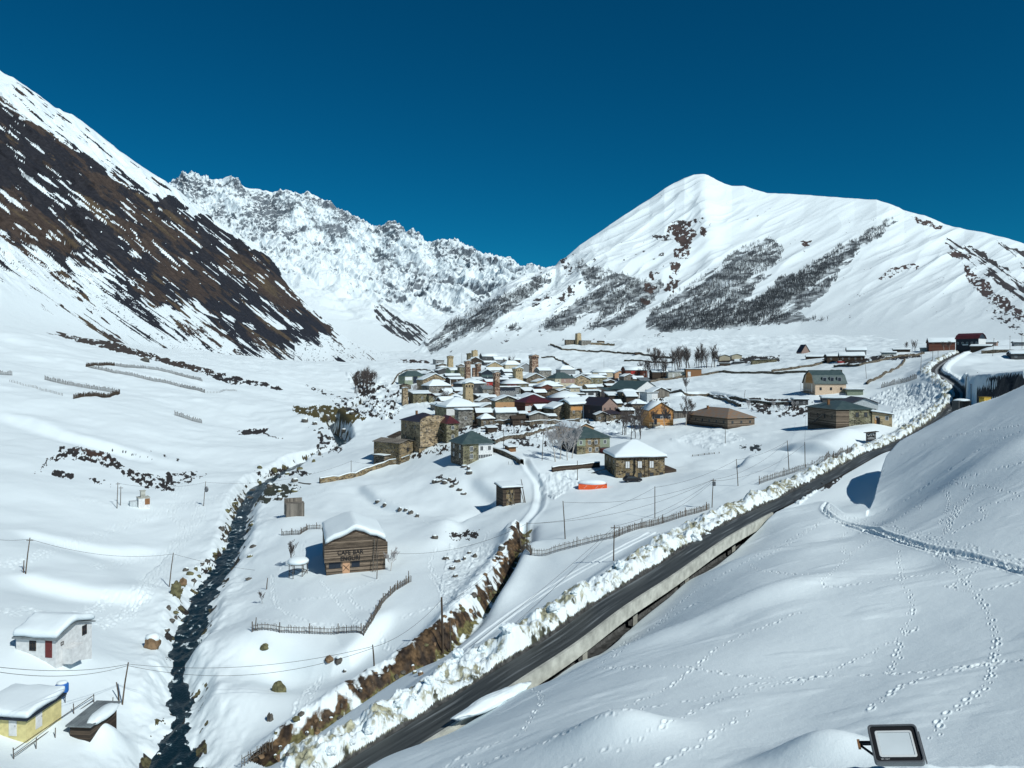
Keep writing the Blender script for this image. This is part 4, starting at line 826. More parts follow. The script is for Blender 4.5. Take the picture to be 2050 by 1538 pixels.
# ------------------------------------------------------------------ stone towers
def tower(label, px, py, wp, hp, wall, snow=.3, yaw=24, crown=True, roofk='gy', top='stone_dark', dmin=0, name='stone_tower', niches=3):
    p = at(px, py, dmin); s = p.y / FPX; yaw = math.radians(yaw); w = wp * s / (math.cos(yaw) + math.sin(yaw) * .9) ; h = hp * s
    e = thing(name, label, 'tower', p + Matrix.Rotation(yaw, 3, 'Z') @ Vector((0, w / 2, 0)), yaw, 'medieval stone towers of the village')
    a, b = w / 2, w / 2 * .86; hs_ = h * (.86 if crown else 1)
    m = MBd(); m.add([(-a, -a, -3), (a, -a, -3), (a, a, -3), (-a, a, -3), (-b, -b, hs_), (b, -b, hs_), (b, b, hs_), (-b, b, hs_)], [(0, 3, 2, 1), (4, 5, 6, 7), (0, 1, 5, 4), (1, 2, 6, 5), (2, 3, 7, 6), (3, 0, 4, 7)]); m.build('shaft', wall, e)
    if crown:
        c = w / 2 * 1.0; cr = MBd().box(-c, c, -c, c, hs_ + .01, h); 
        for k in range(4):                                       # corbels below the crown
            x = -c * .8 + k * c * .533; cr.box(x - .14, x + .14, -c, -b + .02, hs_ - .5, hs_)
        cro = cr.build('crown', wall, e)
        for k in range(niches):
            x = -c + 2 * c * (k + .5) / niches; ww = 2 * c / niches * .28; z0 = hs_ + (h - hs_) * .12; z1 = h - (h - hs_) * .25
            pts = [(x - ww, z0), (x + ww, z0), (x + ww, z1 - ww), (x + ww * .6, z1 - ww * .35), (x, z1), (x - ww * .6, z1 - ww * .35), (x - ww, z1 - ww)]
            MBd().prism(pts, 'y', -c - .03, -c + .05).build('arched_opening', 'black', cro)
        c2 = c
    else: c2 = b
    for z in (.35, .62): MBd().box(-.16, .16, -a - .02 + (a - b) * z, -a + .3 + (a - b) * z, h * z, h * z + .7).build('slit_window', 'black', e)
    rise = w * .16; t, f = roof_top(roofk, 2 * c2, 2 * c2, .22, rise, h + .02); v, ff = solid([(x, y, z + .12) for x, y, z in t], f, .14); r = MBd().add(v, ff).build('roof', top, e)
    wm = MBd().prism([(-c2, h), (c2, h), (0, h + rise)], 'y', -c2, c2).build('gable', wall, e)
    if snow:
        HN[0] += 1; so = bpy.data.objects.new('roof_snow', snow_slab(roofk, 2 * c2, 2 * c2, .22, rise, h + .13, snow, HN[0])); COL.objects.link(so); so.parent = r
    return e
tower('yellow stone tower at the left end of the tower cluster', 903, 741, 14, 27, 'stone_yellow', 0)
tower('slim greenish tower with a dark middle, left of the topmost box tower', 940, 727, 10, 19, 'stone_moss', .15)
tower('short yellow box tower standing highest of all above the village', 952, 714, 14, 12, 'stone_yellow', .25, crown=False)
tower('pinkish tower with snow cap, left one of the close pair', 938, 762, 14, 38, 'stone_pink', .5)
tower('short pink tower squeezed in between the close pair of towers', 949.5, 757, 8, 20, 'stone_pink', .1, crown=False)
tower('pale pinkish tower with snow cap, right one of the close pair', 959, 761, 13, 32, 'stone_pink', .5)
tower('tall patchy red and tan tower standing alone at the right of the old village', 1072, 752, 20, 40, 'stone_pink', .12)
tower('broad tan tower with a thick snow top above the maroon roof', 1040, 766, 22, 27, 'stone_yellow', .8, niches=4)
tower('slender patchy brown and white tower beside the pale grey flat-roofed house', 996, 800, 15, 53, 'stone_pink', .3)
tower('large yellow tower with three dark arches under its rounded snow cap', 940, 818, 23, 49, 'stone_yellow', .9)
tower('broken half tower with a pale lower wall at the left edge of the village', 812, 810, 15, 32, 'stone_tan', .2, crown=False, top='plank_dark')
tower('lone church tower on the hill behind the village', 1160, 690, 13, 22, 'stone_yellow', .15, crown=False)

# ------------------------------------------------------------------ houses of the village (columns: see house())
H = house
H('long low dark stone outbuilding left of the church tower', 1144, 690, 20, 8, 6, 12, 'flat', 0, 'stone_dark', 'plank_dark', .2, name='church_outbuilding', cat='building')
H('grey stone chapel right below the church tower', 1174, 691, 17, 8, 8, 20, 'flat', 0, 'stone_grey', 'tin_grey', .15, name='chapel', cat='building')
H('small dark-roofed hut above the long churchyard wall', 1204, 690, 11, 5, 5, 15, 'gx', 1.5, 'stone_tan', 'plank_dark', 0, name='hut', cat='hut')
H('white shed with snow on its roof left of the towers', 881, 729, 15, 7, 6, 25, 'shed', 1.5, 'grey', 'plank_dark', .4, name='shed', cat='shed', doors=[('f', .2, 2, 2.4, 'dgrey')])
H('low teal-roofed house in front of the yellow left tower', 890, 742, 16, 5, 8, 20, 'hip', 3, 'stone_dark', 'tin_green', .2, wf=(2, 1))
H('snow-roofed house with white gable boards below the slim greenish tower', 952, 730, 25, 6, 10, 8, 'gy', 7, 'plank_dark', 'plank_dark', .55, wf=(4, 1))
H('dark teal long-roofed barn at the top edge of the village', 981, 722, 27, 7, 9, 18, 'gx', 6, 'dgrey', 'tin_green', .1, wf=(2, 1), name='barn', cat='barn')
H('small teal-roofed house with two white windows below the long teal barn', 982, 733, 21, 6, 8, 15, 'gx', 3, 'dgrey', 'tin_green', .2, wf=(2, 1))
H('snow-roofed grey house right of the teal barn', 1003, 730, 22, 8, 9, 15, 'gx', 5, 'grey', 'plank_dark', .6, wf=(3, 1))
H('yellow stone gable house under a broad snow roof', 991, 740, 27, 6, 11, 5, 'gy', 7, 'stone_yellow', 'plank_dark', .6, wf=(2, 1))
H('cream house with a snowy hip roof above the broad tan tower', 1028, 740, 28, 8, 10, 22, 'hip', 7, 'cream', 'plank_dark', .5, wf=(2, 1))
H('grey gable house between the cream hip-roofed house and the lone tower', 1053, 745, 19, 9, 9, 15, 'gy', 6, 'grey', 'plank_dark', .6, wf=(1, 1))
H('green-walled grey-roofed house left of the narrow yellow-green house', 915, 752, 22, 9, 10, 20, 'gx', 5, 'green', 'tin_grey', .1, wf=(3, 1))
H('narrow yellow-green two-storey house left of the pair of pink towers', 926, 755, 10, 17, 6, 15, 'flat', 0, 'stone_green', 'plank_dark', .3, wf=(1, 2))
H('dark house with a teal lean-to roof right of the pair of pink towers', 976, 762, 21, 13, 10, 10, 'gy', 6, 'navy', 'tin_green', .35, wf=(1, 1), panels=[('f', 0, 1, .45, .8, 'tin_green')])
H('broad snow-roofed stone house behind the slender patchy tower', 992, 748, 30, 5, 10, 10, 'gx', 5, 'stone_dark', 'plank_dark', .6)
H('small dark gable house left of the broad tan tower', 1020, 754, 20, 8, 9, 20, 'gx', 4, 'dgrey', 'plank_dark', .6, wf=(2, 1))
H('veranda house with white doors below the small dark gable house', 1020, 766, 22, 9, 8, 15, 'gx', 2, 'dgrey', 'plank_dark', .5, wf=(3, 1))
H('green-roofed house with a glazed white corner at the left edge of the village', 831, 768, 36, 13, 11, 22, 'hip', 9, 'green', 'tin_green', 0, wf=(4, 2), wl=(2, 1), panels=[('f', .02, .36, .45, .9, 'white'), ('f', .4, .62, 0, .95, 'navy')])
H('small dark gable hut behind the large snow-roofed stone barn', 864, 757, 18, 7, 8, 18, 'gy', 5, 'dgrey', 'plank_dark', .35, wf=(1, 1), name='hut', cat='hut')
H('large rubble stone barn with a wide snowy gable at the left of the village', 872, 775, 44, 12, 14, 14, 'gy', 11, 'stone_tan', 'plank_dark', .6, name='barn', cat='barn')
H('dark boarded lean-to against the right side of the large rubble stone barn', 892, 776, 22, 7, 8, 20, 'gy', 5, 'plank_dark', 'plank_dark', .15, name='shed', cat='shed')
H('maroon-roofed low house under snow left of the narrow yellow-green house', 889, 748, 20, 5, 8, 20, 'gy', 4, 'dgrey', 'tin_red', .4)
H('long snow-roofed house above the timber balcony house', 907, 762, 26, 8, 8, 10, 'gx', 3, 'dgrey', 'plank_dark', .8)
H('house with a timber balcony on posts under a snow roof', 915, 778, 24, 16, 8, 18, 'gx', 3, 'plank_dark', 'plank_dark', .5, wf=(3, 1), panels=[('f', 0, 1, .28, .42, 'woodlight'), ('f', .0, .04, .3, 1, 'white'), ('f', .48, .52, .3, 1, 'white'), ('f', .96, 1, .3, 1, 'white')])
H('grey stone house under a steep white snow pyramid', 881, 788, 38, 13, 12, 18, 'hip', 10, 'stone_grey', 'plank_dark', .5, wf=(4, 1))
H('mossy long shed with lumps of snow on its green roof', 845, 806, 31, 15, 9, 12, 'shed', 4, 'stone_moss', 'tin_green', .35, name='shed', cat='shed', wf=(1, 1))
H('small house with a bright maroon roof beside the mossy long shed', 868, 806, 16, 14, 9, 12, 'shedl', -5, 'stone_green', 'tin_red', 0, wf=(1, 1))
H('grey rendered house behind bare shrubs right of the bright maroon roof', 885, 806, 22, 12, 8, 18, 'gx', 3, 'stone_grey', 'tin_grey', .15, wf=(2, 1))
H('wide blue-grey hip-roofed house behind the three-arched tower', 953, 790, 38, 19, 14, 24, 'hip', 9, 'dgrey', 'tin_grey', .06, wf=(3, 1), panels=[('f', .78, 1, 0, 1, 'stone_grey')])
H('small red house with a snow roof left of the slender patchy tower', 983, 774, 17, 8, 7, 15, 'gx', 4, 'red', 'tin_red', .4, wf=(2, 1))
H('blue-doored dark house right of the top of the slender patchy tower', 1010, 773, 16, 11, 7, 15, 'gx', 3, 'navy', 'plank_dark', .35, wf=(1, 1))
H('small maroon-roofed house behind the pale grey flat-roofed house', 1010, 779, 18, 6, 8, 15, 'gy', 5, 'dgrey', 'tin_red', .1)
H('maroon-roofed two-storey house with green stone corner below the broad tan tower', 1037, 787, 38, 16, 12, 20, 'hip', 9, 'stone_green', 'tin_red', .05, wf=(4, 2), wl=(1, 1), panels=[('f', 0, .45, .45, .95, 'maroon')])
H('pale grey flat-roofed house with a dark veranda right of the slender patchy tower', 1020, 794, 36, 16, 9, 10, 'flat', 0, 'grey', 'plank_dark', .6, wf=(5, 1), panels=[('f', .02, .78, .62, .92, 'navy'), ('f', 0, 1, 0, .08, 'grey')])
H('small grey-roofed house left of the three-arched tower', 920, 810, 22, 11, 9, 22, 'hip', 7, 'cream', 'tin_grey', .06, wf=(2, 1))
H('teal-roofed shack squeezed between the maroon-roofed and small maroon houses', 1070, 783, 20, 8, 7, 20, 'gx', 4, 'dgrey', 'tin_grey', .25, name='shack', cat='shed')
H('grey house with white snow roof behind the lone red and tan tower', 1092, 763, 21, 18, 9, 20, 'gx', 5, 'stone_grey', 'plank_dark', .6, wf=(2, 2))
H('stone barn with snowy gable at the foot of the lone red and tan tower', 1073, 770, 33, 10, 11, 18, 'gy', 9, 'stone_dark', 'plank_dark', .6, name='barn', cat='barn')
H('yellow stone shed with partly bare green roof in front of the snowy barn', 1090, 775, 27, 9, 8, 22, 'gy', 5, 'stone_yellow', 'tin_green', .25, name='shed', cat='shed')
H('teal and white roofed house with red-brown upper storey', 1131, 777, 34, 17, 11, 24, 'hip', 10, 'cream', 'tin_green', 0, wf=(3, 2), panels=[('f', .30, 1, .5, .98, 'pink')])
H('rubble gable house right of the red-brown upper storey', 1164, 773, 32, 11, 11, 10, 'gy', 8, 'stone_tan', 'plank_dark', .5, wf=(1, 1))
H('low hip-roofed snowy house behind the teal and white roof', 1137, 750, 26, 8, 9, 20, 'hip', 7, 'grey', 'plank_dark', .5, wf=(2, 1))
H('green-roofed stone house beyond the rubble gable house', 1198, 769, 31, 11, 10, 22, 'hip', 6, 'stone_green', 'tin_green', .1, wf=(3, 1))
H('cream house with a wide grey-green hip roof and white bay windows', 1211, 756, 42, 9, 11, 10, 'hip', 8, 'cream', 'tin_green', .08, wf=(6, 1), fm='white')
H('small brown gable house right of the wide grey-green hip roof', 1241, 756, 18, 7, 8, 8, 'gy', 5, 'woodlight', 'plank_dark', .3)
H('red and dark long house behind the bare trees', 1274, 759, 38, 15, 9, 15, 'gambx', 7, 'plank_red', 'tin_navy', .05, wf=(4, 1), panels=[('f', .25, .45, .55, .95, 'red'), ('f', .28, .45, 0, .5, 'white')])
H('snowy lean-to leaning on the red and dark long house', 1255, 758, 18, 7, 6, 15, 'shedl', 4, 'plank_dark', 'plank_dark', .4, name='shed', cat='shed')
H('dark long shed half hidden in the bare grove', 1322, 757, 28, 10, 8, 12, 'gx', 5, 'plank_dark', 'tin_navy', .05, name='shed', cat='shed')
H('beige house under a smooth snowy hip roof', 1106, 786, 36, 10, 12, 20, 'hip', 9, 'stone_grey', 'plank_dark', .6, wf=(1, 1), panels=[('f', 0, 1, .75, 1, 'cream')])
H('small dark red boarded house with two white windows', 1095, 794, 20, 17, 8, 22, 'gy', 4, 'plank_red', 'tin_red', .1, wf=(2, 1), panels=[('f', 0, 1, 0, .3, 'cream')])
H('white cottage with a little brown roof', 1151, 786, 18, 8, 7, 15, 'hip', 6, 'cream', 'plank_dark', .35, wf=(1, 1), name='cottage')
H('black cabin with two white doors under a snow slab', 1183, 794, 30, 9, 7, 8, 'flat', 0, 'dgrey', 'plank_dark', .9, doors=[('f', .28, 1.2, 2.2, 'white'), ('f', .72, 1.2, 2.2, 'white')], name='cabin', cat='cabin')
H('wide house with a grey corrugated hip roof in mid village', 1144, 803, 46, 5, 14, 20, 'hip', 12, 'green', 'tin_grey', .05, wf=(5, 1))
H('long pinkish block with a low teal roof', 1240, 799, 44, 15, 9, 14, 'shed', 4, 'pink', 'tin_green', 0, doors=[('f', .55, 1.4, 2.4, 'dgrey')], panels=[('f', .72, 1, 0, .95, 'cream')], name='workshop', cat='building')
H('big white-gabled house with a long green roof', 1296, 796, 40, 14, 18, 38, 'gy', 15, 'white', 'tin_green', 0, wf=(1, 1), wl=(3, 1), panels=[('l', 0, 1, 0, 1, 'dgrey'), ('f', .4, .95, .92, 1.0, 'navy')], doors=[('f', .55, 1.6, 2.8, 'rust')])
H('white garage box in front of the big white gable', 1306, 799, 19, 11, 6, 25, 'flat', 0, 'white', 'plank_dark', .3, name='garage', cat='garage', panels=[('f', 0, .45, 0, .9, 'tarp')])
H('dark open shed beyond the white garage box', 1329, 789, 26, 9, 6, 8, 'shed', 2, 'dgrey', 'plank_dark', .3, name='shed', cat='shed')
# front row
H('yellow and grey stone house under a big domed snow roof', 926, 846, 56, 26, 14, 22, 'hip', 14, 'stone_green', 'plank_dark', .9, wf=(4, 1), panels=[('f', 0, .25, .5, .95, 'white')])
H('grey rubble porch block in front of the domed snow roof', 932, 853, 25, 28, 5, 20, 'flat', 0, 'stone_grey', 'plank_dark', .8, name='porch_block', cat='building', wf=(1, 1))
H('low snow-covered shed right of the domed snow roof', 963, 824, 40, 8, 9, 8, 'gx', 4, 'plank_dark', 'plank_dark', 1.0, name='shed', cat='shed')
H('rusty grey shed behind the heap of snow, left of the orange house', 965, 840, 28, 12, 7, 15, 'gx', 3, 'rust', 'plank_dark', .5, name='shed', cat='shed', wf=(2, 1))
H('small snow-roofed byre behind the orange house', 980, 808, 26, 8, 8, 10, 'gx', 4, 'stone_dark', 'plank_dark', .9, name='byre', cat='shed')
H('orange two-storey house with a snowy gable and stone ground floor', 1017, 836, 44, 28, 11, 8, 'gy', 9, 'stone_green', 'plank_dark', .6, wf=(4, 1), panels=[('f', 0, 1, .42, .96, 'orange')], doors=[('f', .38, 1.1, 2.2, 'navy', 3.3), ('f', .4, 1.4, 2.3, 'navy', 0)])
H('wide snow-roofed dark house behind the maroon and navy roof', 1068, 812, 48, 8, 14, 12, 'gy', 11, 'plank_dark', 'plank_dark', .9)
H('house with maroon and navy roof and a snow-topped balcony', 1078, 840, 46, 30, 12, 18, 'hip', 12, 'plank_red', 'tin_red', 0, wf=(3, 2), panels=[('f', 0, 1, .52, .80, 'white'), ('f', .25, .6, .53, .79, 'glass'), ('f', .7, .95, .53, .79, 'glass'), ('f', 0, .9, 0, .28, 'pink')])
H('long navy-roofed building behind the maroon roof', 1106, 815, 52, 8, 10, 12, 'gx', 7, 'navy', 'tin_navy', 0, name='barn', cat='barn')
H('dark barn with a patch of snow sliding off its roof', 1128, 838, 34, 16, 10, 20, 'gy', 9, 'stone_dark', 'plank_dark', .8, name='barn', cat='barn', panels=[('f', .4, .95, 0, .7, 'stone_moss')])
H('house with orange boards below a thick snow roof in mid row', 1166, 838, 44, 24, 12, 18, 'gx', 7, 'stone_brown', 'plank_dark', 1.1, wf=(3, 1), panels=[('f', .05, .5, .62, .9, 'plank_orange'), ('f', .52, .56, 0, .95, 'white')])
H('dark teal-roofed house with a pink glazed gable balcony', 1221, 838, 27, 22, 14, 28, 'gy', 14, 'pink', 'tin_navy', 0, wf=(3, 2), wl=(4, 1), fm='pink', panels=[('l', 0, 1, 0, 1, 'navy'), ('f', 0, 1, 0, .28, 'maroon')])
H('orange timber chalet with a shaded balcony behind bare birches', 1324, 851, 48, 28, 11, 18, 'gy', 17, 'plank_orange', 'plank_dark', .12, wf=(3, 1), panels=[('f', .12, .9, .46, .78, 'navy'), ('f', .5, 1, .28, .46, 'plank_orange'), ('f', .0, .45, 0, .2, 'stone_tan')], doors=[('f', .25, 1.2, 2.1, 'navy', 0.2)], name='chalet')  # navy front panel puts the shade inside the balcony into flat colour
H('stone lean-to with round snow top left of the orange timber chalet', 1314, 851, 24, 10, 5, 18, 'gx', 3, 'stone_tan', 'plank_dark', .7, name='shed', cat='shed')
e = H('long brown board house with a rusty tin hip roof', 1484, 854, 54, 17, 24, 40, 'hip', 17, 'plank', 'tin_rust', 0, wf=(3, 1), wl=(6, 1), fm='wood_grey', chimney=(-.12, .2, .5))
H('low dark fence-like barn left of the rusty tin hip roof', 1376, 836, 52, 12, 6, 6, 'shed', 1, 'plank_grey', 'plank_dark', .4, name='barn', cat='barn')
H('small buried hut between shrubs right of the bare field', 1604, 812, 28, 11, 6, 12, 'flat', 0, 'dgrey', 'plank_dark', .6, name='hut', cat='hut', wf=(2, 1))
H('grey-green shed wall right of the mansard-roofed inn', 1712, 792, 32, 11, 8, 10, 'flat', 0, 'green', 'plank_dark', .4, name='shed', cat='shed')
H('low sloping snow roof in front of the mansard-roofed inn', 1670, 806, 46, 8, 8, 8, 'shed', 2, 'dgrey', 'tin_grey', .5, name='shed', cat='shed')
g = H('beige inn with a grey mansard roof and three dormers', 1663, 789, 62, 20, 14, 22, 'gambx', 27, 'beige', 'tin_green', 0, wf=(3, 1), fm='plank_dark', name='inn', cat='inn')
ge, w, d, h, rise, s = g
MBd().box(-w / 2 - 1.3, -w / 2, -d / 2 + .5, d / 2 - .5, h * .15, h * .15 + .18).build('balcony_floor', 'plank_dark', ge)
bl = MBd()
for k in range(7): y = -d / 2 + .5 + (d - 1) * k / 6; bl.box(-w / 2 - 1.3, -w / 2 - 1.2, y - .05, y + .05, h * .15, h if k % 3 == 0 else h * .15 + 1.1)
bl.box(-w / 2 - 1.3, -w / 2 - 1.2, -d / 2 + .5, d / 2 - .5, h * .15 + 1.05, h * .15 + 1.15).build('balcony_railing', 'white', ge)
for fx in (-.18, .06, .30):
    dm = MBd().box(fx * w - .9, fx * w + .9, -d * .47, -d * .3, h + rise * .18, h + rise * .52); dm.build('dormer', 'tin_grey', ge)
    MBd().box(fx * w - .6, fx * w + .6, -d * .472, -d * .465, h + rise * .22, h + rise * .46).build('dormer_window', 'navy', ge)
MBd().prism([(-d * .3, h + .3), (d * .3, h + .3), (d * .2, h + rise * .75), (0, h + rise * .85), (-d * .2, h + rise * .75)], 'x', -w / 2 - .05, -w / 2 + .02).build('gable_boards', 'plank_orange', ge)
# inn with two roofs beside the road
H('dark green gabled annex with glazed upper wall behind the roadside guesthouse', 1731, 836, 54, 28, 12, 20, 'gy', 11, 'tarp', 'tin_navy', 0, wf=(5, 1), name='guesthouse_annex', cat='guesthouse')
H('low stone wing with a snowy eave right of the roadside guesthouse', 1766, 851, 40, 26, 8, 12, 'shedl', -6, 'stone_yellow', 'plank_dark', .4, wf=(2, 1), doors=[('f', .3, 1.0, 2.2, 'black')], panels=[('f', .12, .26, 0, .5, 'plank_orange')], name='guesthouse_wing', cat='guesthouse')
q = H('roadside guesthouse with boarded side, vine-like yellow stone front and green hip roof', 1710, 852, 72, 32, 16, 33, 'hip', 15, 'plank', 'tin_green', 0, wf=(0, 0), wl=(4, 1), fm='wood_grey', panels=[('f', .36, 1, 0, .98, 'stone_green')], chimney=(-.3, 0, .3), name='guesthouse', cat='guesthouse')
for x in (.58, .82): window(q[0], q[1], q[2], 'f', q[1] * x, q[3] * .52, 1.1, 1.5, 'plank_dark', y_off=.05)
MBd().bar((-q[1] / 2 - 1.2, 3, .3), (-q[1] / 2 - .6, -2, 3), .8, .15).build('outside_stair', 'plank_grey', q[0])
# two gable red-roofed lodge and its barn on the right
H('maroon-roofed lodge with a white gable end and dark blue front', 1936, 696, 40, 15, 9.5, -22, 'gambx', 10, 'navy', 'tin_red', 0, wf=(5, 1), wr=(1, 1), panels=[('r', 0, 1, 0, 1.0, 'white'), ('f', .3, .55, .25, .4, 'white')], name='lodge', cat='lodge', D=430)
H('brown boarded barn with snow on its roof left of the maroon-roofed lodge', 1886, 702, 46, 14, 10, 10, 'gx', 8, 'plank_red', 'plank_dark', .4, name='barn', cat='barn', wl=(1, 1))
H('long low dark hut with a snow roof in front of the maroon-roofed lodge', 1963, 700, 36, 6, 7, -10, 'gx', 3, 'plank_dark', 'plank_dark', .3, name='hut', cat='hut')
H('pink-walled shed with snow behind the long low dark hut', 1982, 693, 22, 6, 6, -10, 'gx', 3, 'pink', 'plank_dark', .3, name='shed', cat='shed')
H('concrete-walled byre left of the brown boarded barn', 1860, 703, 28, 5, 6, 8, 'flat', 0, 'concrete', 'plank_dark', .4, name='byre', cat='shed')
H('steep dark A-frame cabin on the snowfield', 1613, 707, 15, 1.0, 9, 30, 'gy', 14, 'pink', 'tin_navy', 0, name='aframe_cabin', cat='cabin', over=.5)
H('dark log lodge half buried in snow, left wing', 1672, 724, 28, 9, 9, 14, 'gx', 4, 'plank_dark', 'plank_dark', .3, wf=(2, 1), name='lodge', cat='lodge')
H('dark log lodge with a white snow apron and lit windows, right wing', 1706, 723, 44, 8, 9, 6, 'gx', 6, 'plank_dark', 'plank_dark', .8, wf=(4, 1), name='lodge', cat='lodge')
H('two-storey snow-roofed house behind the right wing of the log lodge', 1715, 712, 34, 9, 9, 6, 'gambx', 6, 'grey', 'plank_dark', .4, wf=(3, 1))
H('low snow-buried hut left of the log lodge', 1633, 718, 34, 3, 7, 4, 'gx', 3, 'plank_dark', 'plank_dark', .4, name='hut', cat='hut')
H('small cream cottage left of two below the mountain', 1451, 722, 19, 7, 7, 10, 'gy', 3, 'cream', 'plank_dark', .35, name='cottage')
H('small cream cottage right of two below the mountain', 1475, 719, 18, 6, 7, 10, 'gy', 3, 'cream', 'plank_dark', .35, name='cottage')
H('dark little hut below the two cream cottages', 1452, 733, 18, 5, 6, 8, 'flat', 0, 'plank_dark', 'plank_dark', .3, name='hut', cat='hut')
H('flat grey hut right below the two cream cottages', 1479, 729, 18, 4, 6, 8, 'flat', 0, 'dgrey', 'tin_navy', .2, name='hut', cat='hut')
H('long mossy stone ruin behind the snowfield walls', 1530, 727, 44, 5, 7, 8, 'shedl', 2, 'stone_moss', 'plank_dark', .1, name='ruin', cat='ruin')
H('white-fronted concrete kiosk left of two at the grove', 1355, 757, 30, 11, 6, 14, 'flat', 0, 'concrete', 'tin_navy', 0, name='kiosk', cat='kiosk', doors=[('f', .3, 1.4, 3, 'white'), ('f', .75, 1.4, 3, 'white')])
H('brown-fronted kiosk with a snow top, right of two at the grove', 1389, 754, 27, 13, 6, 14, 'flat', 0, 'rust', 'tin_green', .4, name='kiosk', cat='kiosk', doors=[('f', .2, 2.2, 3.6, 'white')])
H('tiny dark hut on the slope above the grove', 1278, 710, 11, 4, 5, 8, 'flat', 0, 'plank_dark', 'plank_dark', .1, name='hut', cat='hut')
H('snow-roofed shelter at the right picture edge', 2044, 720, 34, 9, 8, 14, 'gx', 5, 'dgrey', 'plank_dark', .7, name='shelter', cat='shed', wf=(2, 1))
H('small grey house with dark shed near the right picture edge', 2044, 693, 24, 6, 7, 10, 'gx', 2, 'grey', 'plank_dark', .3, wf=(2, 1))
H('round grey water tank shed on the field left of the concrete-walled byre', 1780, 712, 26, 5, 6, 4, 'gx', 2, 'concrete', 'tin_grey', .2, name='tank_shed', cat='shed')
H('low snow-covered stable by the field wall in front of the brown barn', 1805, 705, 30, 4, 6, 4, 'gx', 2, 'plank_dark', 'plank_dark', .4, name='stable', cat='shed')
# sheds and huts packed between the houses
for a in [('dark snow-roofed shed between the white snow pyramid and the timber balcony house', 906, 791, 20, 8, 6, 16, 'gx', 3, 'plank_dark', 'plank_dark', .5),
 ('low dark stone hut under the wide blue-grey roof', 968, 802, 22, 7, 6, 20, 'gx', 3, 'stone_dark', 'plank_dark', .6), ('brown shed with snow left of the small grey-roofed house', 896, 801, 17, 8, 6, 18, 'shed', 2, 'plank_dark', 'tin_grey', .3),
 ('dark woodshed below the pale grey flat-roofed house', 1030, 808, 24, 7, 6, 12, 'gx', 3, 'plank_dark', 'plank_dark', .5), ('grey hut between the domed snow roof and the mossy long shed', 886, 822, 20, 9, 7, 20, 'gy', 4, 'stone_grey', 'plank_dark', .5),
 ('dark hut behind the left eave of the maroon and navy roof', 1048, 806, 18, 8, 7, 14, 'gx', 4, 'stone_brown', 'plank_dark', .5), ('stone byre right of the smooth snowy hip roof', 1130, 793, 20, 8, 7, 18, 'gy', 4, 'stone_brown', 'plank_dark', .4),
 ('dark boarded hut below the white cottage', 1160, 797, 18, 7, 6, 12, 'shed', 2, 'plank_dark', 'tin_grey', .2), ('black shed behind the house with orange boards', 1192, 814, 26, 9, 7, 16, 'gx', 4, 'plank_dark', 'tin_navy', .2),
 ('dark snow-topped cow shed right of the grey corrugated hip roof', 1180, 806, 20, 7, 6, 14, 'gx', 3, 'stone_dark', 'plank_dark', .6), ('brown hut beyond the green-roofed stone house', 1222, 771, 15, 6, 6, 16, 'gy', 3, 'plank_dark', 'plank_dark', .4),
 ('grey shed right of the black cabin', 1212, 794, 18, 8, 6, 10, 'shed', 2, 'plank_grey', 'tin_grey', .2), ('dark shed left of the foot of the lone red and tan tower', 1054, 762, 16, 8, 6, 18, 'gx', 3, 'stone_dark', 'plank_dark', .3),
 ('small hut in the yard above the green pyramid roof', 986, 866, 18, 9, 5, 14, 'shed', 2, 'plank_dark', 'plank_dark', .3), ('low shed wedged between the orange and the maroon-roofed houses', 1048, 843, 14, 12, 5, 12, 'gx', 3, 'stone_brown', 'plank_dark', .5),
 ('snow-roofed shed right of the glazed gable balcony', 1256, 832, 24, 8, 6, 12, 'gx', 3, 'plank_dark', 'plank_dark', .6), ('dark hut under the eaves left of the orange house', 990, 838, 16, 12, 5, 14, 'shed', 3, 'plank_dark', 'tin_navy', .2),
 ('dark stone barn below the right end of the snowy maroon-navy row', 1100, 846, 24, 10, 6, 14, 'gx', 3, 'stone_dark', 'plank_dark', .4), ('grey barn behind the two-white-door cabin', 1196, 783, 20, 7, 7, 14, 'gx', 3, 'stone_grey', 'plank_dark', .5),
 ('brown stone house behind the small grey-roofed house', 905, 806, 20, 12, 8, 22, 'gy', 5, 'stone_brown', 'plank_dark', .4), ('stone hut in front of the snowy left barn gable', 862, 780, 18, 7, 6, 14, 'gx', 3, 'stone_brown', 'plank_dark', .3),
 ('dark shed above the garden of the cream hip-roofed house', 1032, 728, 18, 6, 7, 14, 'gx', 3, 'plank_dark', 'plank_dark', .4), ('navy roofed shed left of the cream wide-roofed house', 1176, 757, 18, 6, 7, 14, 'gx', 3, 'plank_dark', 'tin_navy', .1)]:
    H(*a, name='shed', cat='shed', wf=(1, 1) if a[9].startswith('stone') else (0, 0), group='sheds and huts packed between the village houses')
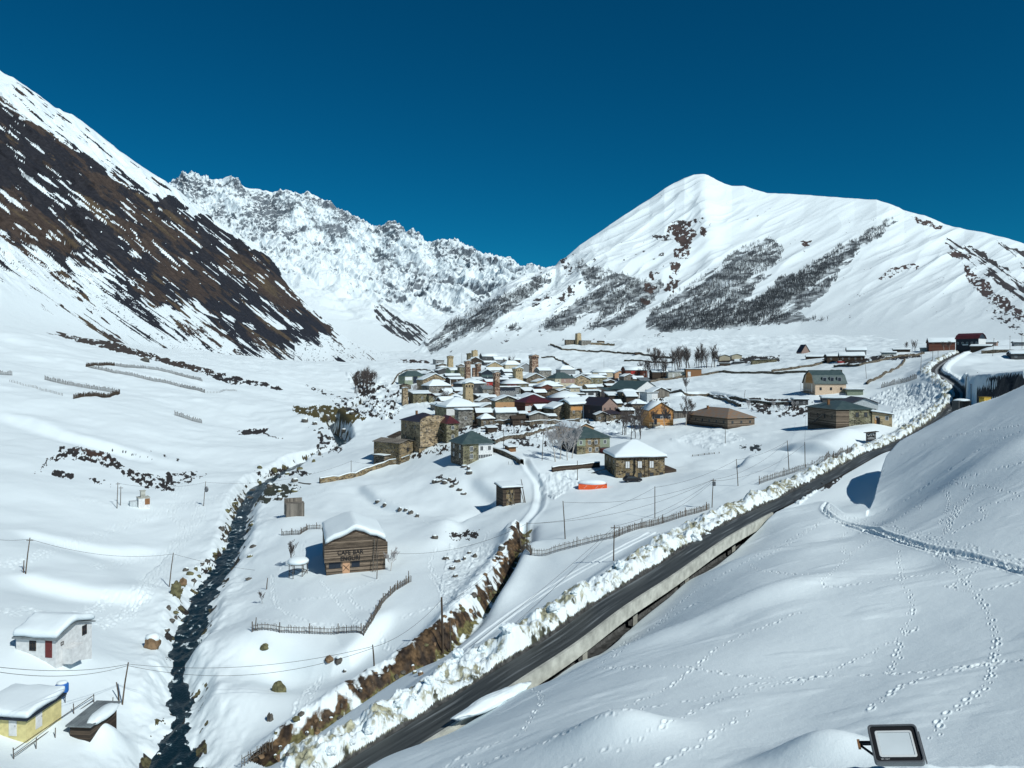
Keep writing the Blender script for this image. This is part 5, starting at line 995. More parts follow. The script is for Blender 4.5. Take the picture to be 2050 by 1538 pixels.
# the crowd of small outbuildings filling the lanes of the village
VP = [(815,752),(880,738),(930,728),(1010,726),(1110,740),(1200,752),(1290,765),(1330,800),(1300,832),(1240,848),(1130,850),(1060,852),(960,856),(880,830),(840,812),(812,790)]
rv = random.Random(21); taken = [(o.location.x, o.location.y, 6.5) for o in COL.objects if o.type == 'EMPTY' and o.location.y > 320]
kinds = [('gx', 'plank_dark', 'plank_dark'), ('gy', 'stone_dark', 'plank_dark'), ('shed', 'plank_dark', 'tin_grey'), ('gx', 'stone_brown', 'tin_navy'), ('gy', 'plank_grey', 'plank_dark'), ('hip', 'stone_dark', 'tin_navy'), ('gx', 'stone_grey', 'tin_grey')]
nf = 0
for _ in range(4000):
    if nf >= 70: break
    x = rv.uniform(812, 1330); y = rv.uniform(735, 852)
    if not in_poly(np.array([x]), np.array([y]), VP)[0]: continue
    q = at(x, y)
    if any((q.x - a) ** 2 + ((q.y - b) * .55) ** 2 < (c) ** 2 for a, b, c in taken): continue
    s_ = q.y / FPX; m_ = rv.uniform(5.5, 9.5); k_ = kinds[nf % 7]; nf += 1; taken.append((q.x, q.y, 5.0))
    H('small dark outbuilding crowded between the village houses', x, y, m_ / s_ / 1.14, rv.uniform(2.6, 4.4) / s_ / 1.14, rv.uniform(5, 7), rv.uniform(8, 24), k_[0], rv.uniform(1.2, 2.2) / s_ / 1.14, k_[1], k_[2], rv.choice([0, .15, .35, .5, .6]), name='outbuilding', cat='shed', wf=(rv.choice([0, 1, 2]), 1), group='small outbuildings crowded in the village')
print('fill', nf)
# houses nearer to the viewer
b = H('huge tan rubble house with a dark maroon hip roof', 868, 890, 56, 46, 13, 30, 'hip', 15, 'stone_tan', 'tin_navy', 0, wl=(2, 2), fm='plank_dark', chimney=(-.1, .25, .6))
be, w, d, h, rise, s = b
pts = [(-w / 2 * 1.0, -.5), (w / 2 * 1.0, -.5), (w / 2, h + .1)] + [(w / 2 * math.cos(a) * .98, h + .1 + rise * .80 * math.sin(a)) for a in np.linspace(.25, math.pi - .12, 12)] + [(-w / 2 * 1.0, h + .1)]
MBd().prism(pts, 'y', -d / 2 - .55, -d / 2 - .01).build('front_gable_wall', 'stone_tan', be)
pr = MBd().box(w * .22, w * .62, -d / 2 - 2.6, -d / 2 - .56, h * .28, h * .28 + .15)
for x in (.22, .40, .61):
    for y in (-d / 2 - 2.5,): pr.box(w * x, w * x + .12, y, y + .12, -1, h * .58)
pr.build('balcony', 'plank_grey', be); MBd().box(w * .22, w * .62, -d / 2 - 2.62, -d / 2 - 2.55, h * .30, h * .40).build('balcony_boards', 'cream', be)
MBd().add(*solid([(w * .18, -d / 2 - 3, h * .56), (w * .66, -d / 2 - 3, h * .56), (w * .66, -d / 2 - .56, h * .66), (w * .18, -d / 2 - .56, h * .66)], [(0, 1, 2, 3)], .1)).build('balcony_roof', 'tin_cream', be)
H('mossy stone wing with a maroon roof on the right of the huge rubble house', 906, 884, 24, 36, 10, 20, 'hip', 14, 'stone_moss', 'tin_red', 0, wf=(1, 2), name='house_wing')
H('low brown stone house with weathered plank roof beside the huge rubble house', 816, 916, 32, 30, 12, 46, 'gy', 6, 'stone_brown', 'plank_grey', 0, wf=(1, 1), fm='plank_dark')
H('dark ruined stone byre at the foot of the low plank-roofed house', 784, 926, 30, 15, 5, 44, 'flat', 0, 'stone_dark', 'plank_dark', .15, name='byre', cat='shed')
H('grey leaning board shed on the left side of the huge rubble house', 800, 884, 22, 8, 5, 30, 'shedl', 10, 'plank_grey', 'plank_dark', 0, name='shed', cat='shed')
gh = H('two-storey house with a green pyramid roof, yellow stone and white glazed half', 957, 921, 60, 33, 9, 25, 'hip', 22, 'stone_dark', 'tin_green', 0, over=.7, panels=[('f', 0, .52, 0, 1, 'stone_green'), ('f', .52, 1, .02, 1, 'white')], wl=(2, 2))
ge, w, d, h, rise, s = gh
for x, z in ((.28, .55), (.28, .1), (.62, .55), (.88, .55)): window(ge, w, d, 'f', w * x, h * z, 1.0, 1.4, 'white', y_off=.05)
for k in range(8): window(ge, w, d, 'f', w * (.55 + .055 * k), h * .08, .55, 1.15, 'white', y_off=.05, mull=False)
H('small brown board hut with snow below the village track', 1026, 905, 14, 9, 4, 20, 'shed', 2, 'rust', 'plank_dark', .3, name='hut', cat='hut')
bh = H('green hip-roofed house behind white birches, half yellow stone', 1188, 907, 66, 30, 12, 26, 'hip', 20, 'dgrey', 'tin_green', 0, over=.5, panels=[('f', 0, .26, .5, 1, 'green'), ('f', 0, .26, 0, .5, 'stone_moss'), ('f', .26, .70, 0, 1, 'stone_brown'), ('f', .70, 1, .35, 1, 'green')], wl=(2, 1))
be, w, d, h, rise, s = bh
for x, z in ((.12, .58), (.38, .58), (.58, .58), (.85, .58), (.40, .1), (.6, .1)): window(be, w, d, 'f', w * x, h * z, 1.0, 1.3, 'white', y_off=.05)
MBd().box(w * .2, w * .52, -d / 2 - 2.2, -d / 2 - .04, -1, h * .28).build('porch', 'maroon', be)
H('grey sheet-roofed lean-to left of the yellow stone birch house', 1150, 905, 26, 12, 5, 24, 'gx', 4, 'plank_dark', 'tin_grey', 0, name='shed', cat='shed')
H('orange-gabled house with a dark snowy roof behind the green hip roof', 1172, 878, 34, 20, 14, 34, 'gy', 9, 'orange', 'plank_dark', .3)
wh_ = H('brown stone guesthouse with a huge snow-covered hip roof and tall white windows', 1282, 957, 98, 40, 12, 17, 'hip', 26, 'stone_brown', 'plank_dark', .75, over=.55, wl=(3, 2), fm='plank_grey', name='guesthouse', cat='guesthouse')
we, w, d, h, rise, s = wh_
for x in (.24, .49, .73):
    window(we, w, d, 'f', w * x, h * .48, 1.3, 2.0, 'plank_dark', 'white', y_off=.02); window(we, w, d, 'f', w * x, h * .02, 1.1, 1.3, 'plank_dark', y_off=.02)
window(we, w, d, 'f', w * .93, h * .02, 1.0, 1.3, 'plank_dark', y_off=.02)
MBd().tube([(-w / 2 + w * .38, -d / 2 - .35, h + .1), (-w / 2 + w * .38, -d / 2 - .35, h * .3), (-w / 2 + w * .35, -d / 2 - .35, h * .1)], .16, 8).build('stove_pipe', 'black', we)
for x in (.58, .66): MBd().box(-w / 2 + w * x, -w / 2 + w * x + .12, -d / 2 - .12, -d / 2 - .01, -.5, h).build('drain_post', 'plank_dark', we)
sl = MBd().bar((-w / 2 - 6, d * .1, .2), (-w / 2 - .2, -d * .2, h * .45), 1.2, .12); sl.bar((-w / 2 - 6, d * .1 - .6, 1.2), (-w / 2 - .2, -d * .2 - .6, h * .45 + 1), .08); sl.build('outside_stair', 'plank_dark', we)
MBd().box(w / 2, w / 2 + 3.4, -d / 2 + .5, d / 2 - 2, -2, h * .38).build('annex', 'plank_dark', we)
# shack with leaning timber
sh = H('dark timber shack with leaning poles and a flat snow roof', 1025, 1010, 36, 33, 5, 20, 'shed', 3, 'plank_dark', 'plank_dark', .35, panels=[('f', .18, .62, 0, .95, 'stone_brown')], name='shack', cat='shack')
e, w, d, h, rise, s = sh
for (x0, x1, hh) in ((.1, -.15, .95), (-.1, .1, .9), (.62, .45, 1.0), (.7, .5, 1.5), (.66, .55, 1.25)): MBd().bar((w * x0, -d / 2 - 1.0, -.3), (w * x1, -d / 2 - .1, h * hh), .13).build('leaning_pole', 'wood_grey', e)
# cafe barn
cb = H('big weathered board barn cafe with a thick snow gable roof', 713, 1146, 118, 58, 14, 5, 'gy', 24, 'plank', 'plank_dark', 1.15, over=.15, name='cafe_barn', cat='barn')
ce, w, d, h, rise, s = cb
MBd().prism([(-w * .535, h * .42), (w * .535, h * .42), (w * .535, h - .05), (0, h + rise - .05), (-w * .535, h - .05)], 'y', -d / 2 - .45, -d / 2 - .01).build('upper_front', 'plank', ce)
for a, b_ in ((.04, .24), (.42, .56)): MBd().box(-w / 2 + a * w, -w / 2 + b_ * w, -d / 2 - .02, -d / 2 + .02, h * .19, h * .41).build('dark_opening', 'navy', ce)
dr = door(ce, w, d, 'f', w * .33, 1.25, 2.1, 'woodlight'); MBd().bar((-.5, -.09, .5), (.5, -.09, 1.5), .07).bar((.5, -.095, .5), (-.5, -.095, 1.5), .07).build('cross_brace', 'plank_dark', dr)
ld = MBd().bar((w * .27, -d / 2 - .9, 0), (w * .31, -d / 2 - .6, h + rise * .3), .09).bar((w * .32, -d / 2 - .9, 0), (w * .36, -d / 2 - .6, h + rise * .3), .09)
for k in range(14): z = .3 + k * .42; ld.bar((w * .27 + .04 * z * .5, -d / 2 - .88 + .04 * z, z), (w * .32 + .05 * z * .5, -d / 2 - .88 + .04 * z, z), .06)
lo = ld.build('ladder', 'wood_grey'); lo.parent = ce
def lettering(text, mat, size, loc, par, name='lettering', rot=(math.radians(90), 0, 0), ext=.02, sx=1.0):
    c = bpy.data.curves.new(name, 'FONT'); c.body = text; c.size = size; c.extrude = ext; c.offset = size * .012; o = bpy.data.objects.new(name, c); COL.objects.link(o)
    bpy.context.view_layer.update(); me = bpy.data.meshes.new_from_object(o.evaluated_get(bpy.context.evaluated_depsgraph_get())); bpy.data.objects.remove(o); me.name = name
    me.materials.clear(); me.materials.append(M[mat]); o = bpy.data.objects.new(name, me); COL.objects.link(o); o.parent = par; o.location = loc; o.rotation_euler = rot; o.scale = (sx, 1, 1); return o
lettering('CAFE', 'black', 1.1, (-w * .32, -d / 2 - .49, h * .66), ce, sx=.9, ext=.03); lettering('BAR', 'black', 1.1, (-w * .06, -d / 2 - .49, h * .66), ce, sx=.9, ext=.03); lettering('ENGURI', 'black', 1.05, (-w * .27, -d / 2 - .49, h * .46), ce, sx=.92, ext=.03)
# shelter of stacked boards
bs_ = H('small grey board shelter standing above the river bend', 591, 1034, 37, 24, 3, 4, 'flat', 0, 'plank_grey', 'plank_grey', 0, name='board_shelter', cat='shelter', over=.02)
MBd().box(-bs_[1] / 2 - .2, bs_[1] / 2 - .3, bs_[2] / 2, bs_[2] / 2 + .4, 0, bs_[3] + 1.0).build('rear_board_stack', 'plank_grey', bs_[0])
# white cottage, yellow cottage, woodshed
wc = H('white rendered cottage with a maroon door and barred windows', 72, 1316, 80, 36, 6.0, -40, 'gx', 17, 'white', 'tin_grey', .85, over=.3, name='cottage', D=None)
e, w, d, h, rise, s = wc
window(e, w, d, 'f', w * .42, h * .34, .85, 1.15, 'plank_dark', 'navy', bars=5); window(e, w, d, 'r', d * .78, h * .50, .8, 1.15, 'plank_dark', 'navy', bars=5); window(e, w, d, 'r', d * .16, h * .55, .45, .4, 'plank_dark', 'white')
door(e, w, d, 'f', w * .82, .85, 1.95, 'maroon', z=.02); MBd().box(w / 2, w / 2 + 1.3, -d / 2 + .9, -d / 2 + 3.0, -1, .75).build('entry_box', 'white', e)
MBd().box(-w / 2 + .05, -w / 2 + 1.3, d / 2 + .1, d / 2 + .16, h, h + .8).build('roof_rail', 'steel', e)
yc = H('yellow cottage with white doors under a thick snow slab', 2, 1472, 100, 34, 4.8, -42, 'shed', 6, 'yellow', 'navy', .75, over=.35, name='cottage')
e, w, d, h, rise, s = yc
door(e, w, d, 'f', w * .74, .85, 1.95, 'white', z=.02); door(e, w, d, 'r', d * .34, .85, 1.95, 'white', z=.15)
ws = H('black board woodshed with snow sliding off its sheet roof', 160, 1481, 40, 27, 4.6, -34, 'shed', 5, 'plank_dark', 'tin_grey', 0, over=.3, name='woodshed', cat='shed')
e, w, d, h, rise, s = ws
v, f = blob(.95, 2.3, .5, 5, .22, 3, 1.0); so = MBd().add([(x + w * .42, y + .2, z + h + .2) for x, y, z in v], f).build('roof_snow', 'snow', e, smooth=True)
# switch house with chimney
kk = H('small white concrete switch house with a square tower', 289, 1018, 23, 20, 3, 10, 'flat', 0, 'white', 'concrete', 0, name='switch_house', cat='building', over=.08, panels=[('f', .55, .98, .35, .95, 'rust')])
e, w, d, h, rise, s = kk
MBd().box(-w * .25, w * .15, -.6, .6, h + .15, h + 1.7).box(-w * .3, w * .2, -.7, .7, h + 1.7, h + 1.85).build('square_tower', 'concrete', e)
MBd().box(-w / 2 - 1.9, -w / 2 - .2, -1.0, .8, -1, h * .75).build('transformer_box', 'tarp', e)
# ------------------------------------------------------------------ poles, cables
TOPS = {}
def pole(key, label, px, py, ytop, r=.1, arm=True, lean=0, mat='wood_pole', extra=None, dmin=0, name='utility_pole'):
    p = at(px, py, dmin); s = p.y / FPX; h = (py - ytop) * s; dx = lean * s
    e = thing(name, label, 'pole', p, 0, 'wooden poles across the snow')
    MBd().tube([(0, 0, -1.0), (dx * .5, 0, h * .5), (dx, 0, h)], [r * 1.15, r, r * .8], 7).build('post', mat, e)
    if arm:
        a = MBd().box(dx - .55, dx + .55, -.05, .05, h - .45, h - .35).build('crossarm', 'wood_grey', e)
        for k in (-.45, .45): MBd().tube([(dx + k, 0, h - .36), (dx + k, 0, h - .18)], .035, 6).build('insulator', 'white', a)
    if extra == 'transformer': MBd().tube([(dx + .05, -.35, h - 1.4), (dx + .05, -.35, h - .6)], .34, 10).build('transformer', 'steel', e)
    if extra == 'lamp':
        v, f = ballbox(2); MBd().add([(x * .55 + dx + .25, y * .3 - .2, z * .8 + h * .68) for x, y, z in v if True], f).build('dish', 'steel', e, smooth=True)
    TOPS[key] = p + Vector((dx, 0, h - .2)); return e
PL = [('a','tall pole with a stub post beside it on the left snowfield',50,1149,1077,10,1),('b','pole with a curved shadow above the river rocks',338,1175,1107,9,0),('c','leaning pole with a shadow bar in front of the yellow cottage',243,1410,1327,14,0),
 ('d','pole nearest the white switch house, left of it',234,1018,966,2,1),('e','second pole behind the white switch house',241,1012,974,1,1),('f','pole with a round dish right of the switch house',407,1013,964,5,0),
 ('g','thick brown pole rising from the muddy bank',887,1307,1196,-3,0),('h','thin pale pole right of the thick brown pole',902,1306,1239,-1,0),('i','short pole at the frozen pool below the muddy bank',750,1333,1291,-4,0),
 ('j','tall pole standing in the smooth field below the orange trailer',1132,1079,1003,-5,0),('k','short pole at the field corner by the creek',1055,1100,1046,0,0),('l','pole between the picket fence and the road bank',1228,1123,1051,2,1),
 ('m','pole with a transformer above the snowy road bank',1425,1016,958,3,1),('n','slim pole in the middle of the smooth field',1311,1037,974,0,0),('o','slim pole left of the pair by the road',1478,973,919,-4,0),('p','slim pole in the smooth field right of the snow hollow',1580,944,882,-4,0),('q','slim pole behind the picket fence by the road',1612,936,885,-1,0),
 ('r','short pole left of the brown stone guesthouse',1156,962,923,0,0),('s','pole on the meadow above the stone field wall',703,955,922,0,0),('t','pole on the slope below the birches',1085,922,863,3,0),('u','pole below the track in mid village',1008,900,858,0,0),('v','pole standing in the white field right of the mansard inn',1735,758,729,-3,0),
 ('w','pole in front of the roadside guesthouse',1613,824,800,0,0),('x','pole on a small plinth in the open field',1452,888,858,0,0),('y','twin pole near the upper road, left one',1843,746,701,2,1),('z','dark pole above the bend of the upper road',1867,721,686,1,1),('A','thin pole right of the dark pole above the road bend',1878,719,697,0,0),
 ('B','thin roadside pole on the plough bank, left one',1866,768,732,0,0),('C','thin roadside pole on the plough bank, right one',1872,770,733,0,0),('D','pole in front of the lodge forecourt',1987,713,677,3,1),('E','pole beside the small buried shrubs in the white field',1489,801,781,3,0),('F','pole in the yard of the orange house',1030,869,842,-3,0),
 ('G','leaning pole in the village yards',1043,858,838,-4,0),('H','pole by the stone yard wall',1065,871,840,0,0),('I','tall thin mast at the left top of the village',924,727,707,0,0),('J','pole above the garden by the wide grey-green roof',1209,745,718,0,0),('K','short pole by the snowy hut left of the grove',1160,750,738,0,0),
 ('L','pole on the slope right of the lodge',2022,700,672,0,1),('M','pole near the right picture edge on the slope',2046,698,670,0,1),('N','pole on the left bank of the small shelter bend',533,1180,1157,3,0)]
for k, lb, x, y, t, ln, arm in PL: pole(k, lb, x, y, t, .15 if k == 'g' else .085, bool(arm), ln, 'wood_grey' if k in 'hABC' else 'wood_pole', {'m': 'transformer', 'f': 'lamp'}.get(k))
e = pole('s1', 'stub post leaning beside the tall pole on the left snowfield', 47, 1147, 1122, .08, False, 1)
e = pole('s2', 'leaning bar standing in for the shadow of the pole by the yellow cottage', 240, 1406, 1367, .08, False, -7)  # upright bar built where the pole's cast shadow lies
pole('s3', 'white and dark striped post in front of the barn cafe', 754, 1160, 1105, .07, False, 3, 'wood_grey'); pole('s4', 'post at the upper corner of the cafe picket fence', 818, 1166, 1143, .07, False, 0)
pole('s5', 'post at the left end of the cafe picket fence', 511, 1262, 1236, .07, False, 2)
def cable(label, a, b, sag, r=.022, drop=0):
    A = TOPS[a] if isinstance(a, str) else a; B = TOPS[b] if isinstance(b, str) else b; A = A - Vector((0, 0, drop)); B = B - Vector((0, 0, drop)); n = 22
    pts = [A.lerp(B, i / n) - Vector((0, 0, sag * 4 * (i / n) * (1 - i / n))) for i in range(n + 1)]; m = Vector(pts[n // 2]); o = MBd().tube([p - A for p in pts], r, 4, False).build('power_cable', 'wire', smooth=True); o.location = A
    return tag(o, label, 'cable', 'cables strung between the poles')
def wp(px, py, D): return Vector(W(px, py, D))
cable('cable from the tall left pole to the pole above the river rocks', 'a', 'b', 1.4); cable('cable from the left picture edge to the tall left pole', wp(-60, 1070, 118), 'a', .5); cable('cable from the pole above the river rocks over the river', 'b', wp(640, 1145, 150), 1.2)
cable('upper cable from the left edge to the leaning pole by the yellow cottage', wp(-60, 1328, 62), 'c', .7); cable('lower cable from the left edge to the leaning pole by the yellow cottage', wp(-60, 1332, 62), 'c', 1.0, drop=.15); cable('upper cable from the leaning pole across the river to the frozen pool pole', 'c', 'i', 1.3); cable('lower cable from the leaning pole across the river to the frozen pool pole', 'c', 'i', 2.1, drop=.2)
cable('cable from the frozen pool pole to the thick brown pole', 'i', 'g', .9, drop=.1); cable('cable from the thick brown pole up to the field corner pole', 'g', 'k', 1.2, drop=1.0); cable('cable from the field corner pole to the transformer pole', 'k', 'm', 2.0); cable('cable from the tall field pole to the transformer pole', 'j', 'm', 1.6)
cable('cable from the slim field pole to the road pole beyond', 'n', 'o', .9); cable('cable from the field corner pole to the slim field pole', 'k', 'n', 1.6); cable('cable from the transformer pole to the slim pole pair', 'm', 'p', 1.6); cable('second cable from the transformer pole to the slim pole pair', 'm', 'q', 1.9, drop=.3)
cable('upper cable from the fence pole to the transformer pole', 'l', 'm', 1.2); cable('lower cable from the fence pole to the transformer pole', 'l', 'm', 1.7, drop=.3); cable('upper cable from the fence pole down over the road bank', 'l', wp(560, 1570, 60), 1.0); cable('lower cable from the fence pole down over the road bank', 'l', wp(620, 1570, 60), 1.2, drop=.3)
cable('cable from the upper left pole of the switch house to the dish pole', 'd', 'f', 1.2); cable('cable from the dish pole to the meadow pole', 'f', 's', 2.6); cable('cable from the barn cafe to the field corner pole', wp(785, 1108, 127), 'k', 1.6); cable('cable between the two slim poles by the road', 'p', 'o', .7)
cable('cable from the meadow pole to the dark ruined byre', 's', wp(770, 925, 262), .7); cable('cable from the slim pole behind the fence to the guesthouse', 'q', 'w', 2.0)

# ------------------------------------------------------------------ picket fences
def ground_line(pix, step, dmin=0):
    L = [at(x, y, dmin) for x, y in pix]; out = []
    for a, b in zip(L[:-1], L[1:]):
        n = max(1, int((b - a).length / step)); out += [(a.lerp(b, i / n), (b - a).normalized()) for i in range(n)]
    out.append((L[-1], (L[-1] - L[-2]).normalized())); return out
def fence(label, pix, h=1.1, step=.22, post=8, mat='wood_grey', jit=.18, wdt=.065, rails=True, kind='picket_fence', group='picket fences in the snow'):
    L = ground_line(pix, step); p0 = L[0][0].copy(); e = thing(kind, label, 'fence', p0, 0, group); pk = MBd(); rl = MBd(); posts = 0; last = None
    for i, (p, t) in enumerate(L):
        q = Vector((p.x, p.y, gz(p.x, p.y))) - p0; hh = h * (1 + random.uniform(-jit, jit)); n = Vector((-t.y, t.x, 0))
        if last is not None and (q - last).length > 6: last = q; continue
        lean = n * random.gauss(0, .05) + Vector((t.x, t.y, 0)) * random.gauss(0, .05)
        pk.bar(q - Vector((0, 0, .5)), q + lean + Vector((0, 0, hh)), wdt, .035)
        if rails and last is not None and i % 4 == 0: 
            for z in (.3, .8): rl.bar(rlast + Vector((0, 0, h * z)), q + Vector((0, 0, h * z)), .06)
        if i % 4 == 0: rlast = q
        last = q
        if post and i % int(post / step) == 0 and posts < 60:
            posts += 1; MBd().tube([q - Vector((0, 0, .5)), q + Vector((0, 0, h * 1.45))], .07, 6).build('post', 'wood_pole', e)
    pk.build('pickets', mat, e)
    if rl.v: rl.build('rails', mat, e)
    return e
fence('long picket fence sagging across the smooth field above the road', [(1062,1112),(1092,1113),(1150,1096),(1230,1078),(1330,1047),(1420,1020)], 1.15)
fence('short picket fence running down to the field corner', [(1040,1082),(1050,1100),(1064,1112)], 1.1)
fence('picket fence along the lower edge of the cafe yard', [(505,1265),(560,1267),(620,1269),(680,1268),(728,1273)], 1.0, post=4)
fence('picket fence climbing up the right side of the cafe yard', [(728,1273),(747,1243),(766,1208),(792,1183),(823,1165)], 1.0, post=3)
fence('low picket fence left of the cafe roof', [(564,1072),(600,1071),(617,1060),(645,1060)], 1.0, post=3)
fence('picket fence beside the road below the cafe billboard', [(1520,970),(1560,956),(1600,943),(1650,925),(1705,905)], 1.3, .25)
fence('ragged picket fence at the bottom edge beside the track', [(484,1536),(515,1518),(545,1500)], 1.1, .3, post=0)
F3 = dict(h=1.9, step=.42, post=0, wdt=.22, rails=True, jit=.3, mat='plank_dark')
fence('upper brush fence of the far left field, bending at its left end', [(172,735),(230,733),(290,738),(350,750),(405,764)], **F3); fence('lower brush fence of the far left field', [(175,735),(230,748),(300,762),(360,775),(410,787)], **F3)
fence('brush fence with a hooked end on the left snowfield', [(90,761),(140,772),(200,782),(240,789),(220,796),(147,799)], **F3); fence('short brush fence alone in the left snowfield', [(350,832),(375,840),(404,848)], **F3)
fence('brush fence cut by the left picture edge', [(-20,748),(24,752)], **F3); fence('brush fence below the one cut by the left picture edge', [(20,765),(60,775),(125,793)], h=1.1, step=.8, post=0, wdt=.14, rails=False)
fence('dark brush fence between the roadside trench and the white field', [(1765,777),(1800,768),(1835,758)], **F3)
fence('thin wire fence with stakes right of the far left field', [(410,787),(440,787),(474,784)], h=1.2, step=1.8, post=0, wdt=.1, rails=True)
fence('wire fence with dark stakes beside the yellow cottage', [(28,1520),(72,1500),(110,1478),(148,1430),(188,1408),(225,1415)], h=1.1, step=2.6, post=0, wdt=.09)
fence('little rail fence at the top of the track', [(1018,930),(1033,930),(1047,929)], h=1.0, step=1.1, post=0, wdt=.1)
fence('broken log fence below the field beyond the guesthouse', [(1386,914),(1410,911),(1440,908)], h=.5, step=1.2, post=0, wdt=.2)
# ------------------------------------------------------------------ field walls and hedges
def wall_line(label, pix, h=1.3, wd=.9, mat='stone_dark', snow=True, step=2.2, dmin=0, name='field_wall', cat='stone wall'):
    L = ground_line(pix, step, dmin); p0 = L[0][0].copy(); e = thing(name, label, cat, p0, 0, 'dark walls dividing the snowfields'); v = []; f = []; sv = []; sf = []
    for i, (p, t) in enumerate(L):
        n = Vector((-t.y, t.x, 0)); k = 1 + .4 * mnoise.noise(Vector((p.x * .3, p.y * .3, 1))); z = gz(p.x, p.y) - p0.z; q = Vector((p.x - p0.x, p.y - p0.y, z))
        for a, b in ((-1, -.8), (-.8, 1), (.8, 1), (1, -.8)): c = q + n * a * wd * .5 * k + Vector((0, 0, (h * k) if b > 0 else b)); v.append(tuple(c))
        for a, b in ((-1.0, .0), (-.7, .22), (.7, .22), (1.0, .0)): c = q + n * a * wd * .5 * k + Vector((0, 0, h * k + b + .01)); sv.append(tuple(c))
    for i in range(len(L) - 1):
        for k in range(3): f.append((i * 4 + k, i * 4 + k + 1, i * 4 + 5 + k, i * 4 + 4 + k)); sf.append(f[-1])
    o = MBd().add(v, f).build('wall', mat, e)
    if snow: MBd().add(sv, sf).build('snow_cap', 'snow', e, smooth=True)
    return e
wall_line('long dark field wall running right from below the church', [(1090,684),(1105,692),(1125,701),(1180,704),(1250,709),(1300,713),(1345,718)], 2.2, 1.5, snow=False)
wall_line('field wall zigzagging behind the lone tower', [(1084,717),(1110,717),(1125,724),(1145,738),(1165,748)], 1.8, 1.5, snow=False)
wall_line('short straight field wall left of the grove', [(1250,723),(1290,724),(1345,727)], 1.6, 1.5, snow=False)
wall_line('field wall from the grove to the inn field', [(1300,766),(1360,757),(1440,746),(1540,748),(1610,746),(1685,745)], 1.5, 1.2, 'stone_dark', False)
wall_line('field wall climbing from the middle to the log lodge', [(1545,745),(1600,737),(1640,730),(1665,722)], 1.5, 1.2, snow=False)
wall_line('field wall crossing below the log lodge to the byre', [(1670,735),(1720,733),(1760,724),(1800,714),(1850,708)], 1.3, 1.0, snow=False)
wall_line('field wall descending right of the mansard inn', [(1812,720),(1800,735),(1770,750),(1735,770)], 1.1, 1.0, snow=False)
wall_line('dark wall from the chalet to the buried shrubs', [(1325,790),(1370,790),(1420,791),(1450,797),(1470,808),(1482,815)], 1.3, 1.2)
wall_line('dark wall behind the buried shrubs', [(1430,799),(1500,806),(1560,810),(1610,810)], 1.2, 1.0)
wall_line('snow-topped stone wall from the river to the ruined byre', [(640,968),(665,964),(700,958),(740,943),(780,930),(820,920)], 1.5, 1.0, 'stone_brown')
wall_line('long churchyard wall', [(1183,690),(1205,691),(1230,692)], 3.0, 2.0, 'stone_tan', True)
wall_line('curved garden wall at the left edge of the village', [(785,770),(795,753),(815,742),(840,741),(862,743)], 1.2, 1.0, 'stone_dark', False)
wall_line('low yard wall below the two-storey green-roofed house', [(985,902),(1010,912),(1035,922),(1045,930)], 1.3, 1.2, 'stone_dark')
wall_line('yard wall below the orange-fronted houses', [(965,852),(1010,850),(1060,852),(1110,848),(1160,846)], 1.6, 2.0, 'stone_dark')
wall_line('yard wall left of the birches', [(985,890),(1010,880),(1050,872),(1090,862),(1110,858)], 1.3, 1.8, 'stone_dark')
wall_line('picket-topped wall left of the brown stone guesthouse', [(1105,945),(1135,941),(1165,938),(1200,935)], 1.3, .6, 'plank_dark')
wall_line('yard wall right of the teal-roofed glazed house', [(1235,835),(1290,838),(1300,842)], 1.2, 1.4, 'stone_dark')
wall_line('wall along the lodge forecourt at the right', [(1965,708),(2000,706),(2060,706)], 1.6, 1.2, 'stone_dark', False)
wall_line('fallen plank walkway over the river', [(598,967),(610,969),(622,970)], .3, .5, 'plank_dark', False, name='plank_bridge', cat='footbridge')

# ------------------------------------------------------------------ bare trees
def tree_mesh(seed, h, spread=.5, levels=4, upright=.5, trunk_r=.14, twig=.016, kids=4):
    rnd = random.Random(seed); T_ = MBd(); B = MBd()
    def grow(p, d, L, r, lv):
        n = 4; pts = [p]; dd = d.copy()
        for k in range(n):
            dd = (dd + Vector((rnd.gauss(0, .10), rnd.gauss(0, .10), rnd.gauss(0, .05) + .04 * upright))).normalized(); pts.append(pts[-1] + dd * L / n)
        re = max(twig * .6, r * .45); rr = [r + (re - r) * i / n for i in range(n + 1)]
        (T_ if lv == 0 else B).tube(pts, rr, 6 if lv == 0 else 3, False)
        if lv >= levels: return
        m = kids + (4 if lv == 0 else 1)
        for k in range(m):
            f = (.28 if lv == 0 else .2) + (.72 if lv == 0 else .8) * (k + rnd.random()) / m; i = min(n - 1, int(f * n)); q = pts[i].lerp(pts[i + 1], f * n - i)
            a = rnd.uniform(0, 2 * math.pi); side = Vector((math.cos(a), math.sin(a), 0)); nd_ = (dd * (1 - spread) + side * spread + Vector((0, 0, .25 + upright * .4))).normalized()
            grow(q, nd_, L * rnd.uniform(.40, .60) * (1.15 - .45 * f if lv == 0 else 1.0), max(twig, r * .42), lv + 1)
    grow(Vector((0, 0, -.3)), Vector((0, 0, 1)), h * .82, trunk_r, 0); return T_, B
TV = {}
